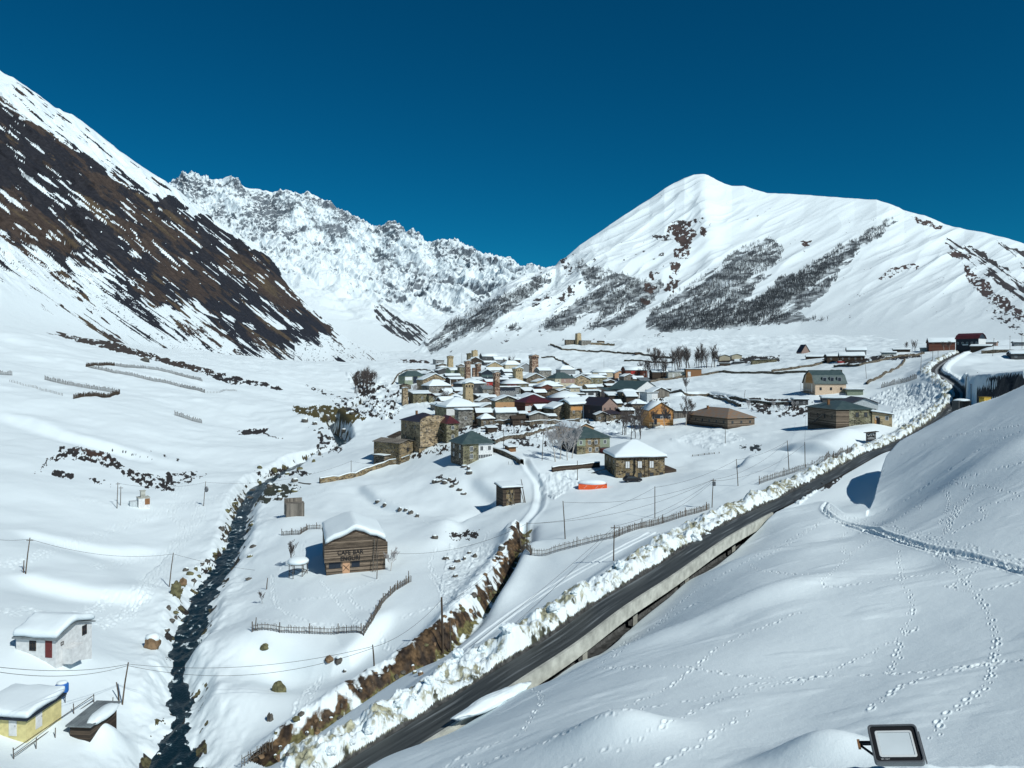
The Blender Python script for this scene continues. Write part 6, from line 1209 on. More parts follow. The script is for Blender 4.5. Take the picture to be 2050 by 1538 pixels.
def tree(label, px, py, hp, kind='dark', seed=1, multi=1, group='bare trees', dmin=0, name='bare_tree', cat='tree'):
    p = at(px, py, dmin); h = hp * p.y / FPX; key = (kind, seed % 4, multi)
    if key not in TV:
        T0, B0 = MBd(), MBd(); rnd = random.Random(seed)
        for k in range(multi):
            t_, b_ = tree_mesh(seed * 10 + k, 8.0 * rnd.uniform(.8, 1), spread=.6 if kind in ('frost', 'birch') else .5, levels=3 if multi > 1 else 4, trunk_r=.13 if kind != 'shrub' else .04, twig=.028, kids=4)
            ox, oy = (rnd.uniform(-1.6, 1.6), rnd.uniform(-1.6, 1.6)) if multi > 1 else (0, 0)
            T0.add([(x + ox, y + oy, z) for x, y, z in t_.v], t_.f); B0.add([(x + ox, y + oy, z) for x, y, z in b_.v], b_.f)
        tm = {'birch': 'bark_pale', 'frost': 'bark_pale'}.get(kind, 'bark'); bm_ = {'frost': 'twig_frost', 'birch': 'twig'}.get(kind, 'twig')
        a = T0.build('trunk', tm); b = B0.build('crown', bm_); TV[key] = (a.data, b.data); bpy.data.objects.remove(a); bpy.data.objects.remove(b)
    e = thing(name, label, cat, p, random.uniform(0, 6.28), group); s = h / 7.6; e.scale = (s, s, s)
    for nm, me in zip(('trunk', 'crown'), TV[key]): o = bpy.data.objects.new(nm, me); COL.objects.link(o); o.parent = e
    return e
tree('frosted birch left of the four in front of the green hip-roofed house', 1112, 925, 72, 'frost', 1); tree('frosted birch second from the left of the four', 1121, 920, 68, 'frost', 2); tree('frosted birch third of the four with a crooked trunk', 1136, 922, 66, 'frost', 3); tree('frosted birch rightmost of the four', 1145, 918, 64, 'frost', 0)
tree('dark dense tree left of the orange timber chalet', 1282, 872, 64, 'dark', 1); tree('tangled dark tree in the thicket left of the chalet', 1268, 880, 50, 'dark', 2, 3); tree('bushy dark tree leaning over the snow left of the thicket', 1256, 870, 50, 'dark', 3, 3)
tree('pale birch right in front of the orange timber chalet', 1309, 856, 40, 'birch', 1); tree('thin birch in front of the chalet balcony', 1330, 858, 42, 'birch', 2); tree('slim tree in front of the low fence-like barn', 1373, 852, 60, 'birch', 3); tree('round bare tree in the white field below the grove', 1375, 788, 30, 'dark', 0); tree('small shrub right of the round bare tree', 1384, 850, 26, 'dark', 2, 3, name='bare_shrub', cat='shrub')
for i, (x, y, h_) in enumerate([(1284,757,26),(1296,758,34),(1316,757,44),(1326,757,36),(1345,745,30),(1352,742,38),(1362,741,36),(1372,741,40),(1382,741,34),(1398,738,30),(1405,737,36),(1415,737,32),(1424,736,34),(1432,735,28),(1310,750,40),(1358,735,30),(1390,733,26)]):
    tree('dark bare tree in the grove behind the village', x, y, h_ * 1.15, 'dark', i, 3 if i % 2 else 1, group='grove of dark bare trees')
tree('lone round tree on the slope above the grove', 1299, 711, 14, 'dark', 3, 3)
for i, (x, y, h_, l) in enumerate([(712,788,38,'shrubby dark tree at the left lip of the gorge'),(722,786,44,'shrubby dark tree in the middle of the gorge'),(735,780,40,'tall dark tree at the right side of the gorge'),(742,776,36,'dark tree leaning over the ice of the gorge'),(728,772,32,'small dark tree at the back of the gorge'),(751,765,22,'thin dark tree at the upper end of the gorge')]):
    tree(l, x, y, h_, 'dark', i, 3, group='trees in the river gorge')
tree('left bare tree behind the snow-roofed grey house', 1009, 731, 14, 'dark', 1, 3); tree('right bare tree behind the snow-roofed grey house', 1022, 731, 17, 'dark', 2, 3)
tree('left round tree by the field wall near the lodge', 1815, 700, 16, 'dark', 1, 3); tree('right round tree by the field wall near the lodge', 1828, 703, 20, 'dark', 2, 3)
tree('left pale tree in front of the brown barn', 1890, 703, 20, 'birch', 1); tree('right pale tree in front of the brown barn', 1900, 703, 18, 'birch', 2)
tree('leafless shrub behind the snow-roofed gazebo', 583, 1134, 44, 'dark', 2, 1, name='bare_shrub', cat='shrub'); tree('pale leafless shrub at the right corner of the cafe', 782, 1143, 48, 'frost', 1, 1, name='bare_shrub', cat='shrub')
tree('thin sapling left of the cafe yard', 525, 1208, 26, 'dark', 1, 1, name='sapling', cat='sapling'); tree('bare shrub beside the mossy long shed', 893, 808, 26, 'dark', 3, 3, name='bare_shrub', cat='shrub'); tree('grey bush above the broken half tower', 828, 790, 22, 'frost', 3, 3, name='bare_shrub', cat='shrub')
for i, (x, y) in enumerate([(1500,818),(1518,822),(1530,826),(1548,818),(1560,824),(1575,820),(1590,818)]): tree('snow-laden shrub of the buried hedge in the white field', x, y, 16, 'frost' if i % 3 == 0 else 'dark', i, 3, group='buried hedge shrubs', name='bare_shrub', cat='shrub')
for i, (x, y) in enumerate([(960,800),(970,806),(1075,860),(1090,856),(1040,846),(1185,812),(1240,815),(1262,818),(920,782)]): tree('snowy dark shrub in the village yards', x, y, 14, 'frost' if i % 2 else 'dark', i, 3, group='shrubs in the village yards', name='bare_shrub', cat='shrub')

# ------------------------------------------------------------------ woods on the right mountain: nobody could count them
def woods():
    v = []; f = []; rnd = random.Random(5); n = 0
    for wi, P in enumerate(WOODS):
        x0, x1 = min(p[0] for p in P), max(p[0] for p in P); y0, y1 = min(p[1] for p in P), max(p[1] for p in P)
        area = (x1 - x0) * (y1 - y0); tries = int(area / (4.6 if wi in (0,) else 7.5))
        xs = np.array([rnd.uniform(x0, x1) for _ in range(tries)]); ys = np.array([rnd.uniform(y0, y1) for _ in range(tries)]); wx = fbm(xs / 16, ys / 16, 3, 900 + wi) * 14; wy = fbm(xs / 16, ys / 16, 3, 930 + wi) * 8
        den = fbm(*rot(xs, ys, AR, 60, 9), 3, 960 + wi, .6); ok = in_poly(xs + wx, ys + wy, P) & (den > (-.5 if wi == 0 else -.3 if wi == 1 else -.12))
        for a, b in zip(xs[ok], ys[ok]):
            q = sheet_hit(GR, a, b)
            if q is None: continue
            n += 1; h = rnd.uniform(7, 13); k = len(v)
            for j in range(7):
                an = rnd.uniform(0, 6.28); r_ = rnd.uniform(.4, 1) * h * .32; z0 = h * rnd.uniform(.15, .7); z1 = z0 + h * rnd.uniform(.15, .35); c, s = math.cos(an), math.sin(an); wdt = .35
                v += [(q.x - s * wdt, q.y + c * wdt, q.z + z0 * .6), (q.x + s * wdt, q.y - c * wdt, q.z + z0 * .6), (q.x + c * r_, q.y + s * r_, q.z + z1)]; f.append((k, k + 1, k + 2)); k += 3
            v += [(q.x - .3, q.y, q.z - 1), (q.x + .3, q.y, q.z - 1), (q.x, q.y, q.z + h)]; f.append((k, k + 1, k + 2))
    me = bpy.data.meshes.new('winter_woods'); me.from_pydata(v, [], f); me.materials.append(mat_plain('wood_bark_far', (.075, .085, .095), .9, bumpd=0)); o = bpy.data.objects.new('winter_woods', me); COL.objects.link(o); o['kind'] = 'stuff'
    tag(o, 'leafless woods in dark bands on the right mountain', 'woods'); print('woods', n)
woods()
# ------------------------------------------------------------------ river water
def river():
    P = smooth_line([(*W(a, b, d), w) for a, b, d, w in RIV], 14); nw = 41; v = []; f = []
    zs = np.interp([p[1] for p in P], [60, 105, 133, 193, 265, 315, 380, 480, 640], [-43.6, -42.2, -41.6, -41.0, -40.0, -38.6, -38.0, -36.4, -33.0]) + HC
    Q = []
    for i, p in enumerate(P):
        a = P[max(i - 1, 0)]; b = P[min(i + 1, len(P) - 1)]; d = np.array([b[0] - a[0], b[1] - a[1]]); d /= np.linalg.norm(d)
        Q.append((p, d, zs[i]))
    # densify along
    D = []
    for (p, d, z), (p2, d2, z2) in zip(Q[:-1], Q[1:]):
        n = max(1, int(math.hypot(p2[0] - p[0], p2[1] - p[1]) / (.35 if p[1] < 200 else 1.2)))
        for k in range(n): t = k / n; D.append((p * (1 - t) + p2 * t, d * (1 - t) + d2 * t, z * (1 - t) + z2 * t))
    X = np.array([[q[0][0] - q[1][1] * (j / (nw - 1) - .5) * 2 * q[0][3] * 1.7 for j in range(nw)] for q in D]); Y = np.array([[q[0][1] + q[1][0] * (j / (nw - 1) - .5) * 2 * q[0][3] * 1.7 for j in range(nw)] for q in D])
    Z = np.array([[q[2] - .42] * nw for q in D]); ch = ridged(X / 1.3, Y / 2.4, 4, 700, .6); Z = Z + ch * .22 + fbm(X / 4, Y / 4, 2, 710) * .2
    foam = np.clip((ch - .42) * 1.5 + fbm(X / 3, Y / 3, 2, 720) * .35 + .25 * fbm(X / .5, Y / .7, 2, 730), 0, 1)
    m, n, b = new_mat('river_water'); at_ = nd(n, 'ShaderNodeAttribute', attribute_name='bare'); c = coords(n); t = nd(n, 'ShaderNodeTexNoise'); t.inputs['Scale'].default_value = 3.2; t.inputs['Detail'].default_value = 8; n.links.new(c, t.inputs['Vector'])
    mu = nd(n, 'ShaderNodeMath', operation='MULTIPLY_ADD'); n.links.new(t.outputs[0], mu.inputs[0]); mu.inputs[1].default_value = .9; n.links.new(at_.outputs['Fac'], mu.inputs[2]); r = ramp(n, mu.outputs[0], [(.64, (.006, .018, .025)), (.82, (.035, .07, .085)), (.95, (.6, .68, .7))]); n.links.new(r.outputs[0], b.inputs['Base Color'])
    b.inputs['Roughness'].default_value = .28; b.inputs['Specular IOR Level'].default_value = .3; bump(n, b, t.outputs[0], .8, .12)
    o = build_grid('river', X, Y, Z, foam, np.zeros(X.shape + (3,)), m)
river()
# frozen pool beside the mound
def patch_mesh(name, pix, dz, mat, kind='structure', D=None):
    pts = [at(x, y) for x, y in pix]; z = sum(p.z for p in pts) / len(pts); m = MBd(); m.add([(p.x, p.y, p.z + dz) for p in pts], [tuple(range(len(pts)))]); o = m.build(name, mat); o['kind'] = kind; return o
# ------------------------------------------------------------------ boulders
def boulder(label, px, py, wpx, hpx, mat='rock', snow=True, seed=None, group=None, name='boulder', cat='boulder'):
    p = at(px, py); s = p.y / FPX; seed = seed or random.uniform(0, 99); e = thing(name, label, cat, p, random.uniform(-.4, .4), group); sx, sz = wpx * s / 2, hpx * s * .75
    v, f = blob(sx, sx * .8, sz, seed, .38, 3); MBd().add([(x, y, z + sz * .2) for x, y, z in v], f).build('rock', mat, e, smooth=False)
    if snow:
        v, f = blob(sx * .84, sx * .66, sz * .5, seed + 3, .2, 2); MBd().add([(x - sx * .05, y + sx * .15, z + sz * .92) for x, y, z in v], f).build('snow_cap', 'snow', e, smooth=True)
    return e
boulder('big round brown boulder with a snow hood on the left river bank', 305, 1297, 34, 27, 'rock_brown'); boulder('mossy green boulder in the snow between pool and river', 557, 1384, 30, 22, 'rock_moss', False); boulder('mossy jagged rocks below the pole above the river', 352, 1193, 22, 30, 'rock_moss', False)
boulder('brown rock above the mossy jagged rocks', 366, 1170, 14, 14, 'rock_brown', False); boulder('grey boulder below the dark field strip at left', 291, 724, 18, 9, 'rock', False); boulder('reddish stone half buried above the frozen pool', 660, 1322, 18, 9, 'rock_brown', False); boulder('dark stone with snow above the frozen pool', 678, 1325, 16, 12, 'rock'); boulder('yellow mossy stone in the snow left of the pool', 530, 1297, 16, 10, 'rock_moss', False)
boulder('grey stub of rock at the left end of the pool', 541, 1442, 12, 18, 'rock', False)
rnd = random.Random(3); RB_ = [(575,1512),(318,1515),(480,1040),(455,1025),(470,1010),(505,985),(520,970),(540,975),(548,945),(520,938),(590,965),(575,950),(600,940),(560,1000),(500,1000),(480,1005),(560,985),(590,985),(628,925),(640,912),(660,880),(640,868),(630,850),(690,860),(655,842),(705,830),(610,845),(380,1150),(392,1142),(372,1143),(405,1130),(415,1125),(398,1155),(388,1165),(420,1140),(443,1062),(450,1085),(447,1100),(498,1160),(500,1115),(507,1095),(505,1050),(337,1220),(350,1228),(343,1245),(352,1240),(333,1263),(455,1320 - 180),(690,1345),(430,1110)]
for x, y in RB_: boulder('dark snow-capped boulder along the river', x, y, rnd.uniform(6, 15), rnd.uniform(4, 9), rnd.choice(['rock', 'rock', 'rock_moss']), rnd.random() < .6, group='boulders along the river')
for x, y in [(930,935),(938,940),(940,949),(870,967),(878,965),(890,968),(898,962),(905,975),(912,970),(920,982),(928,990),(893,1118),(905,1140),(915,1125),(930,1120),(940,1108),(912,1155),(950,1115),(756,1005),(770,1013),(800,1022),(812,1022),(822,1028),(835,1035),(870,1078)]:
    boulder('dark rock showing through the snow bank above the cafe', x, y, rnd.uniform(7, 14), rnd.uniform(4, 8), 'rock', True, group='rocks in the snow banks above the cafe')
rnd = random.Random(8)
for i in range(46):
    q = DITw[rnd.randrange(3, len(DITw) - 8)]; x = q[0] + rnd.uniform(-1.6, 1.0); y = q[1] + rnd.uniform(-2.4, 1.0); px = x / y * FPX + CX; py = HY - (gz(x, y) - HC) / y * FPX
    boulder('clod of earth and stone on the muddy bank', px, py, rnd.uniform(5, 15), rnd.uniform(4, 9), rnd.choice(['rock_brown', 'rock', 'rock_moss', 'rock_brown']), rnd.random() < .35, group='clods on the muddy bank', name='clod', cat='clod')
# ------------------------------------------------------------------ road, bridge edge
def road():
    P = smooth_line([tuple(p) for p in RC], 2); P = [p for p in P if p[1] < 246]; X = []; Y = []; Z = []; A = []
    offs = np.linspace(-HWID, HWID, 15)
    D = []
    for a, b in zip(P[:-1], P[1:]):
        n = max(1, int(np.linalg.norm(b - a) / .8)); D += [a * (1 - k / n) + b * (k / n) for k in range(n)]
    for i, p in enumerate(D):
        a = D[max(i - 3, 0)]; b = D[min(i + 3, len(D) - 1)]; d = np.array([b[0] - a[0], b[1] - a[1]]); d /= np.linalg.norm(d)
        X.append([p[0] - d[1] * o for o in offs]); Y.append([p[1] + d[0] * o for o in offs]); Z.append([p[2] + .06 + .03 * math.cos(o) for o in offs]); A.append(list(offs))
    X, Y, Z, A = map(np.array, (X, Y, Z, A)); L = np.arange(len(D))[:, None] * .8 * np.ones_like(X)
    m, n, b = new_mat('wet_asphalt'); ac = nd(n, 'ShaderNodeAttribute', attribute_name='ground'); mp = nd(n, 'ShaderNodeMapping'); mp.inputs['Scale'].default_value = (2.6, .10, 1); n.links.new(ac.outputs['Vector'], mp.inputs[0])
    t = nd(n, 'ShaderNodeTexNoise'); t.inputs['Scale'].default_value = 1.0; t.inputs['Detail'].default_value = 6; n.links.new(mp.outputs[0], t.inputs['Vector']); r = ramp(n, t.outputs[0], [(.36, (.024, .027, .027)), (.56, (.052, .058, .058)), (.70, (.19, .21, .22))]); n.links.new(r.outputs[0], b.inputs['Base Color']); b.inputs['Roughness'].default_value = .55; bump(n, b, t.outputs[0], .3, .02)
    build_grid('road', X, Y, Z, np.zeros_like(X), np.stack([A, L, A * 0], -1), m)
road()
br = thing('road_viaduct', 'concrete viaduct edge carrying the road above the snow slope', 'viaduct', Vector((RW[3][0], RW[3][1], RW[3][2])), 0)
O = Vector((RW[3][0], RW[3][1], RW[3][2])); EP = [p for p in RW if p[1] < 122]
def swept(L, prof):
    v = []; f = []; n = len(prof)
    for i, p in enumerate(L):
        a = L[max(i - 1, 0)]; b = L[min(i + 1, len(L) - 1)]; d = np.array([b[0] - a[0], b[1] - a[1]]); d /= np.linalg.norm(d)
        for o, z in prof: v.append((p[0] - d[1] * o - O.x, p[1] + d[0] * o - O.y, p[2] + z - O.z))   # + = towards the road
    for i in range(len(L) - 1):
        for k in range(n): f.append((i * n + k, i * n + (k + 1) % n, (i + 1) * n + (k + 1) % n, (i + 1) * n + k))
    f += [tuple(range(n)), tuple(reversed([(len(L) - 1) * n + k for k in range(n)]))]; return v, f
MBd().add(*swept(EP, [(-.32, -1.35), (-.32, .16), (-.02, .16), (-.02, -.05), (.05, -.05), (.05, -1.35)])).build('edge_beam', 'concrete', br)
MBd().add(*swept(EP, [(.06, -.42), (.06, -.02), (HWID * 2 - .1, -.02), (HWID * 2 - .1, -.42)])).build('deck_slab', 'concrete', br)
MBd().add(*swept(EP, [(HWID * 2 - .5, -6), (HWID * 2 - .5, -.43), (HWID * 2 - .1, -.43), (HWID * 2 - .1, -6)])).build('retaining_wall', 'dgrey', br)
for i in range(2, len(EP), 5):
    p = EP[i]; MBd().box(p[0] - O.x - 1.2, p[0] - O.x - .7, p[1] - O.y + .5, p[1] - O.y + 1.0, p[2] - O.z - 6, p[2] - O.z - .43).build('pier', 'concrete', br)
def drift(label, pix, rx, ry, rz, seed, D=None, ang=0, name='snow_drift', cat='snow drift'):
    p = at(*pix) if D is None else Vector(W(*pix, D)); v, f = blob(rx, ry, rz, seed, .3, 4, 1.3); o = MBd().add(v, f).build(name, 'snow', None, smooth=True); o.location = p; o.rotation_euler.z = ang; return tag(o, label, cat)
for i, (x, y, w_) in enumerate([(918,1312,22),(860,1367,20),(797,1412,18),(737,1466,20),(662,1507,20),(1014,1262,22),(966,1300,14),(1108,1222,20),(1240,1134,18),(1392,1082,20),(1417,1076,12),(1150,1190,12),(1300,1100,13),(885,1352,12),(830,1398,13),(705,1490,12)]):
    p = at(x, y); r_ = w_ * p.y / FPX * .55; v, f = blob(r_, r_ * .85, r_ * .8, i * 3.3, .5, 3, 1.6); o = MBd().add([(a, b, c + r_ * .35) for a, b, c in v], f).build('snow_block', 'snow', None, smooth=False); o.location = p; tag(o, 'rough block of snow rolled off the plough bank', 'snow block', 'snow blocks along the plough bank')
drift('long slab of snow draped over the near end of the viaduct', (988, 1402), 4.4, .75, .5, 3, D=63.2, ang=.86)
# ------------------------------------------------------------------ billboard by the road
p = at(1744, 884); s = p.y / FPX; e = thing('billboard', 'dark roofed cafe billboard on the plough bank', 'billboard', p, math.radians(10)); w, h = 21 * s, 18 * s
MBd().box(-w / 2, w / 2, -.06, .06, .2, h).build('board', 'black', e)
MBd().add(*solid([(-w / 2 - .35, -.7, h + .02), (w / 2 + .45, -.7, h + .35), (w / 2 + .45, .7, h + .35), (-w / 2 - .35, .7, h + .02)], [(0, 1, 2, 3)], .14)).build('little_roof', 'plank_dark', e)
for x in (-w / 2, w / 2 - .12): MBd().box(x, x + .12, .07, .2, -1, h).build('post', 'wood_pole', e)
lettering('CAFE', 'white', .95, (-w * .44, -.07, h * .60), e, rot=(math.radians(90), math.radians(-8), 0)); 
for k, ch in enumerate('BAR'): lettering(ch, 'white', .42, (w * .36, -.07, h * (.76 - .17 * k)), e)
MBd().prism([(-w * .40, h * .25), (w * .35, h * .25), (w * .35, h * .42), (0, h * .55), (-w * .40, h * .42)], 'y', -.075, -.062).build('painted_panel', 'grey', e)
# ------------------------------------------------------------------ orange trailer under snow, parked car, road machines
p = at(1186, 978); s = p.y / FPX; e = thing('covered_trailer', 'orange tarpaulin-covered trailer buried under snow', 'trailer', p, math.radians(-6)); w = 56 * s
MBd().box(-w / 2, w / 2, -1.1, 1.1, -.2, 1.05).build('tarpaulin', 'redorange', e, bevel=.12)
MBd().box(w / 2 + .01, w / 2 + .12, -1.05, 1.05, -.2, 1.35).build('tailboard', 'redorange', e); MBd().box(w / 2 + .13, w / 2 + .2, -1.0, 1.0, -.25, .2).build('bumper', 'black', e)
for k in (-.3, .1, .3): MBd().bar((w * k, -1.14, .2), (w * k + .7, -1.14, .85), .05).build('strap', 'white', e)
v, f = blob(w * .50, 1.5, .85, 9, .12, 3, .7); MBd().add([(x - .2, y + .3, z + 1.35) for x, y, z in v], f).build('snow_load', 'snow', e, smooth=True)
def car(label, px, py, L, yaw, mat, snow=True):
    p = at(px, py); e = thing('parked_car', label, 'car', p, math.radians(yaw)); w = L * .42
    b = MBd().prism([(-L / 2, .35), (L / 2, .35), (L / 2, .85), (L * .42, 1.0), (L * .22, 1.05), (L * .10, 1.55), (-L * .32, 1.6), (-L * .45, 1.1), (-L / 2, .95)], 'y', -w / 2, w / 2).build('body', mat, e, bevel=.08)
    MBd().prism([(L * .19, 1.08), (L * .09, 1.48), (-L * .30, 1.52), (-L * .40, 1.1)], 'y', -w / 2 - .01, w / 2 + .01).build('window_band', 'glass', e)
    for x in (-.32, .32):
        for y in (-1, 1):
            t_ = MBd().tube([(L * x, y * (w / 2 - .2), .35), (L * x, y * (w / 2 + .02), .35)], .36, 14).build('wheel', 'black', e); MBd().tube([(L * x, y * (w / 2 + .02), .35), (L * x, y * (w / 2 + .05), .35)], .18, 10).build('rim', 'steel', t_)
    for y in (-1, 1): MBd().box(L / 2 - .02, L / 2 + .03, y * w * .36 - .15, y * w * .36 + .15, .65, .8).build('headlight', 'white', e)
    if snow: v, f = blob(L * .34, w * .46, .14, 4, .15, 2); MBd().add([(x - L * .1, y, z + 1.6) for x, y, z in v], f).build('snow_cap', 'snow', e, smooth=True)
    return e
car('black car snowed in before the brown stone guesthouse', 1266, 965, 4.6, 8, 'black', False)
car('small dark red pickup parked before the left wing of the log lodge', 1683, 727, 4.6, 10, 'red'); car('snow-covered white car in the village yard', 1222, 763, 4.4, 12, 'white'); 
# grey wall end and yellow machine in the shaded cut
e = thing('grit_box', 'mustard yellow grit container in the shaded cut beside the upper road', 'container', Vector(W(1972, 806, 190)), .2)
MBd().prism([(-1, -1.5), (1, -1.5), (1.1, 1.0), (.8, 1.3), (-.8, 1.3), (-1.1, 1.0)], 'y', -.8, .8).build('bin', 'mustard', e, bevel=.05); MBd().box(-1.15, 1.15, -.9, .9, 1.31, 1.4).build('lid', 'mustard', e)
p = Vector(W(1925, 822, 205)); e = thing('concrete_shelter', 'open dark shelter beside the plough bank of the upper road', 'shelter', p, math.radians(12))
MBd().box(-2.0, 2.0, -1.2, 1.2, 2.5, 2.75).build('roof_slab', 'dgrey', e)
for x in (-2.0, 1.75): MBd().box(x, x + .25, -1.2, 1.2, -3, 2.49).build('side_wall', 'dgrey', e)
MBd().box(-1.74, 1.74, 1.0, 1.19, -3, 2.49).build('rear_wall', 'dgrey', e); v, f = blob(2.2, 1.4, .4, 6, .15, 3); MBd().add([(x, y, z + 2.85) for x, y, z in v], f).build('roof_snow', 'snow', e, smooth=True)
p = Vector(W(1944, 812, 200)); e = thing('lamp_post', 'slim dark post standing before the blue shaded bank', 'post', p + Vector((0, 0, -2)), 0); MBd().tube([(0, 0, 0), (0, 0, 7.5)], .09, 8).build('shaft', 'black', e); MBd().tube([(0, 0, 7.51), (0, 0, 7.75)], .16, 8).build('head', 'steel', e)
# ------------------------------------------------------------------ snow-roofed gazebo
p = at(597, 1152); s = p.y / FPX; e = thing('gazebo', 'little hexagonal gazebo with a round snow roof', 'gazebo', p, .2); R_ = 1.55; hh = 2.1
for k in range(6):
    a = k * math.pi / 3; x, y = R_ * math.cos(a), R_ * math.sin(a); MBd().bar((x, y, -.6), (x, y, hh), .12).build('post', 'wood_grey', e)
    a2 = a + math.pi / 3; x2, y2 = R_ * math.cos(a2), R_ * math.sin(a2)
    if k != 4: MBd().bar((x, y, .8), (x2, y2, .8), .09).bar((x, y, .05), (x2, y2, .8), .06).build('railing', 'wood_grey', e)
    MBd().bar((x, y, hh), (x2, y2, hh), .1).build('beam', 'wood_grey', e)
v = [(1.9 * math.cos(k * math.pi / 3), 1.9 * math.sin(k * math.pi / 3), hh + .02) for k in range(6)] + [(0, 0, hh + .7)]; r = MBd().add(v, [(k, (k + 1) % 6, 6) for k in range(6)] + [(5, 4, 3, 2, 1, 0)]).build('roof', 'plank_grey', e)
v, f = blob(1.9, 1.9, .75, 8, .08, 3, .6); MBd().add([(x, y, z + hh + .45) for x, y, z in v if 1], f).build('roof_snow', 'snow', r, smooth=True)
# ------------------------------------------------------------------ blue barrel on a stand behind the yellow cottage
p = Vector(W(124, 1398, 82)); e = thing('water_barrel', 'blue water barrel on a post behind the yellow cottage', 'barrel', p, 0)
MBd().tube([(0, 0, .6), (0, 0, .8), (0, 0, 1.5), (0, 0, 1.62)], [.58, .66, .66, .55], 16).build('barrel', 'blue', e, smooth=False); MBd().tube([(.35, 0, -3), (.35, 0, .59)], .05, 6).build('post', 'steel', e)
v, f = blob(.55, .55, .22, 2, .1, 2); MBd().add([(x, y, z + 1.7) for x, y, z in v], f).build('snow_cap', 'snow', e, smooth=True)
# ------------------------------------------------------------------ satellite dishes of the slope behind the lodge
p = at(1908, 664); e = thing('weather_station', 'small grey station box with two masts on the slope above the lodge', 'station', p, .1); MBd().box(-1.8, 1.8, -1.2, 1.2, -.5, 2.4).build('box', 'grey', e)
for x in (-1.9, 1.9): MBd().tube([(x, 0, -.5), (x * 1.3, 0, 4.5)], .15, 6).build('mast', 'steel', e)
p = at(1861, 663); e = thing('slope_hut', 'tiny dark hut alone on the slope above the byre', 'hut', p, .1); MBd().box(-2, 2, -1.2, 1.2, -.5, 1.8).build('wall', 'plank_dark', e); MBd().add(*solid([(-2.3, -1.5, 1.95), (2.3, -1.5, 1.95), (2.3, 1.5, 2.3), (-2.3, 1.5, 2.3)], [(0, 1, 2, 3)], .12)).build('roof', 'steel', e)
# ------------------------------------------------------------------ floodlight close to the viewer, on a snowy roof edge
Df = 4.2; S = Df / FPX
best = None                                                   # recover the real rectangle from its four photographed corners
for ia in range(-60, 61):
    for ib in range(-60, 61):
        A_ = Vector(W(1735, 1453, Df)); u_ = Vector(W(1833, 1451, Df + ia * .006)) - A_; v_ = Vector(W(1752, 1529, Df + ib * .006)) - A_
        er = abs(u_.dot(v_)) / (u_.length * v_.length) + .3 * abs(u_.length / v_.length - 1.22) + (9 if u_.cross(v_).z > 0 and 0 else 0)
        if best is None or er < best[0]: best = (er, u_, v_, A_)
_, u, vv, A_ = best; c = A_ + u / 2 + vv / 2; X_ = u.normalized(); Y_ = (-vv).normalized(); Z_ = X_.cross(Y_).normalized(); Y_ = Z_.cross(X_)
print('floodlight', u, vv, Z_)
e = bpy.data.objects.new('floodlight', None); COL.objects.link(e); tag(e, 'black floodlight with a white panel at the lower right edge of the view', 'floodlight'); e.matrix_world = Matrix.Translation(c) @ Matrix((X_, Y_, Z_)).transposed().to_4x4()
w, h = u.length, vv.length
def rrect(w, h, r, z, n=5):
    out = []
    for cx, cy, a0 in ((w / 2 - r, h / 2 - r, 0), (-w / 2 + r, h / 2 - r, 90), (-w / 2 + r, -h / 2 + r, 180), (w / 2 - r, -h / 2 + r, 270)):
        for k in range(n + 1): a = math.radians(a0 + 90 * k / n); out.append((cx + r * math.cos(a), cy + r * math.sin(a), z))
    return out
def plate(name, w, h, r, z0, z1, mat, par, hole=None):
    a, b = rrect(w, h, r, z0), rrect(w, h, r, z1); n = len(a); m = MBd()
    if hole is None: m.add(a + b, [tuple(reversed(range(n))), tuple(range(n, 2 * n))] + [(i, (i + 1) % n, (i + 1) % n + n, i + n) for i in range(n)])
    else:
        hw, hh2, hr = hole; a2, b2 = rrect(hw, hh2, hr, z0), rrect(hw, hh2, hr, z1); f = []
        for i in range(n): j = (i + 1) % n; f += [(i, j, j + n, i + n), (2 * n + j, 2 * n + i, 3 * n + i, 3 * n + j), (i + n, j + n, 3 * n + j, 3 * n + i), (j, i, 2 * n + i, 2 * n + j)]
        m.add(a + b + a2 + b2, f)
    return m.build(name, mat, par, bevel=.0015)
plate('housing', w, h, .022, -.035, 0, 'steel', e); plate('rim', w, h, .022, .0005, .012, 'steel', e, (w - .02, h - .02, .016)); plate('black_mask', w - .021, h - .021, .014, .0005, .004, 'black', e, (w - .062, h - .062, .012))
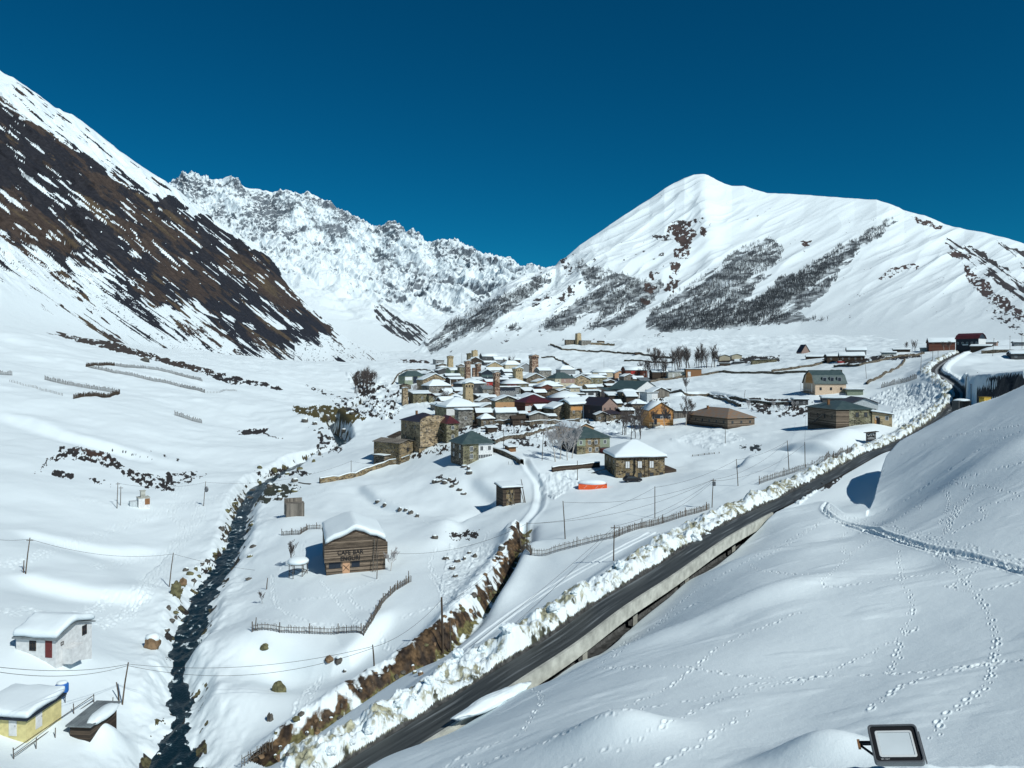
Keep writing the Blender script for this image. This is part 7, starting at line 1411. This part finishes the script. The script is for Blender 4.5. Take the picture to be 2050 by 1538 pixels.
plate('white_gasket', w - .063, h - .063, .012, .0006, .0055, 'white', e, (w - .085, h - .085, .005)); plate('lamp_glass', w - .086, h - .086, .005, .0007, .003, mat_plain('frosted_glass', (.62, .68, .70), .25, bumpd=0), e)
lettering('NEO', 'white', .008, (-w / 2 + .034, -h / 2 + .019, .0048), e, rot=(0, 0, 0), ext=.0002); lettering('LIGHT', 'white', .008, (-w / 2 + .056, -h / 2 + .019, .0048), e, rot=(0, 0, 0), ext=.0002)
for k in range(9): MBd().box(-w / 2 + .03 + k * .028, -w / 2 + .036 + k * .028, -h / 2 + .02, h / 2 - .02, -.055, -.036).build('cooling_fin', 'steel', e)
MBd().bar((-w / 2 + .01, .02, -.03), (-w / 2 - .055, .03, -.05), .012, .03).bar((-w / 2 + .01, -.05, -.03), (-w / 2 - .055, .02, -.05), .010, .012).build('bracket', 'black', e); MBd().box(-w / 2 - .066, -w / 2 - .052, .0, .045, -.06, -.035).build('bracket_foot', 'rust', e)
# snowy roof edge under it
def ledge():
    xs = np.linspace(.9, 4.2, 170); ys = np.linspace(3.0, 4.35, 90); X, Y = np.meshgrid(xs, ys); zt = HC - 1538 / 1 * 0
    base = HC - (1534 - HY) / FPX * 4.22; Z = base - (4.30 - Y) * .10 + fbm(X / .09, Y / .09, 4, 800, .6) * .016 + ridged(X / .05, Y / .05, 2, 810) * .006 - sstep(4.22, 4.35, Y) * .12 - sstep(1.6, 1.0, X) * .12 + (X - 2.2) * .012
    o = build_grid('roof_edge_snow', X, Y, Z, np.zeros_like(X), np.zeros(X.shape + (3,)), M['snow'], kind='structure'); del o['kind']
    t_ = thing('shed_roof', 'snow-crusted roof edge below the floodlight', 'roof', Vector((2.5, 3.7, base - .3)), 0); o.name = 'snow'; o.parent = t_; o.location = -Vector((2.5, 3.7, base - .3))
    MBd().box(-1.7, 1.8, -.7, .58, -.02, .10).build('boards', 'plank_dark', t_); MBd().box(-1.6, 1.7, -.6, .5, -30, -.03).build('wall', 'plank_grey', t_)
ledge()
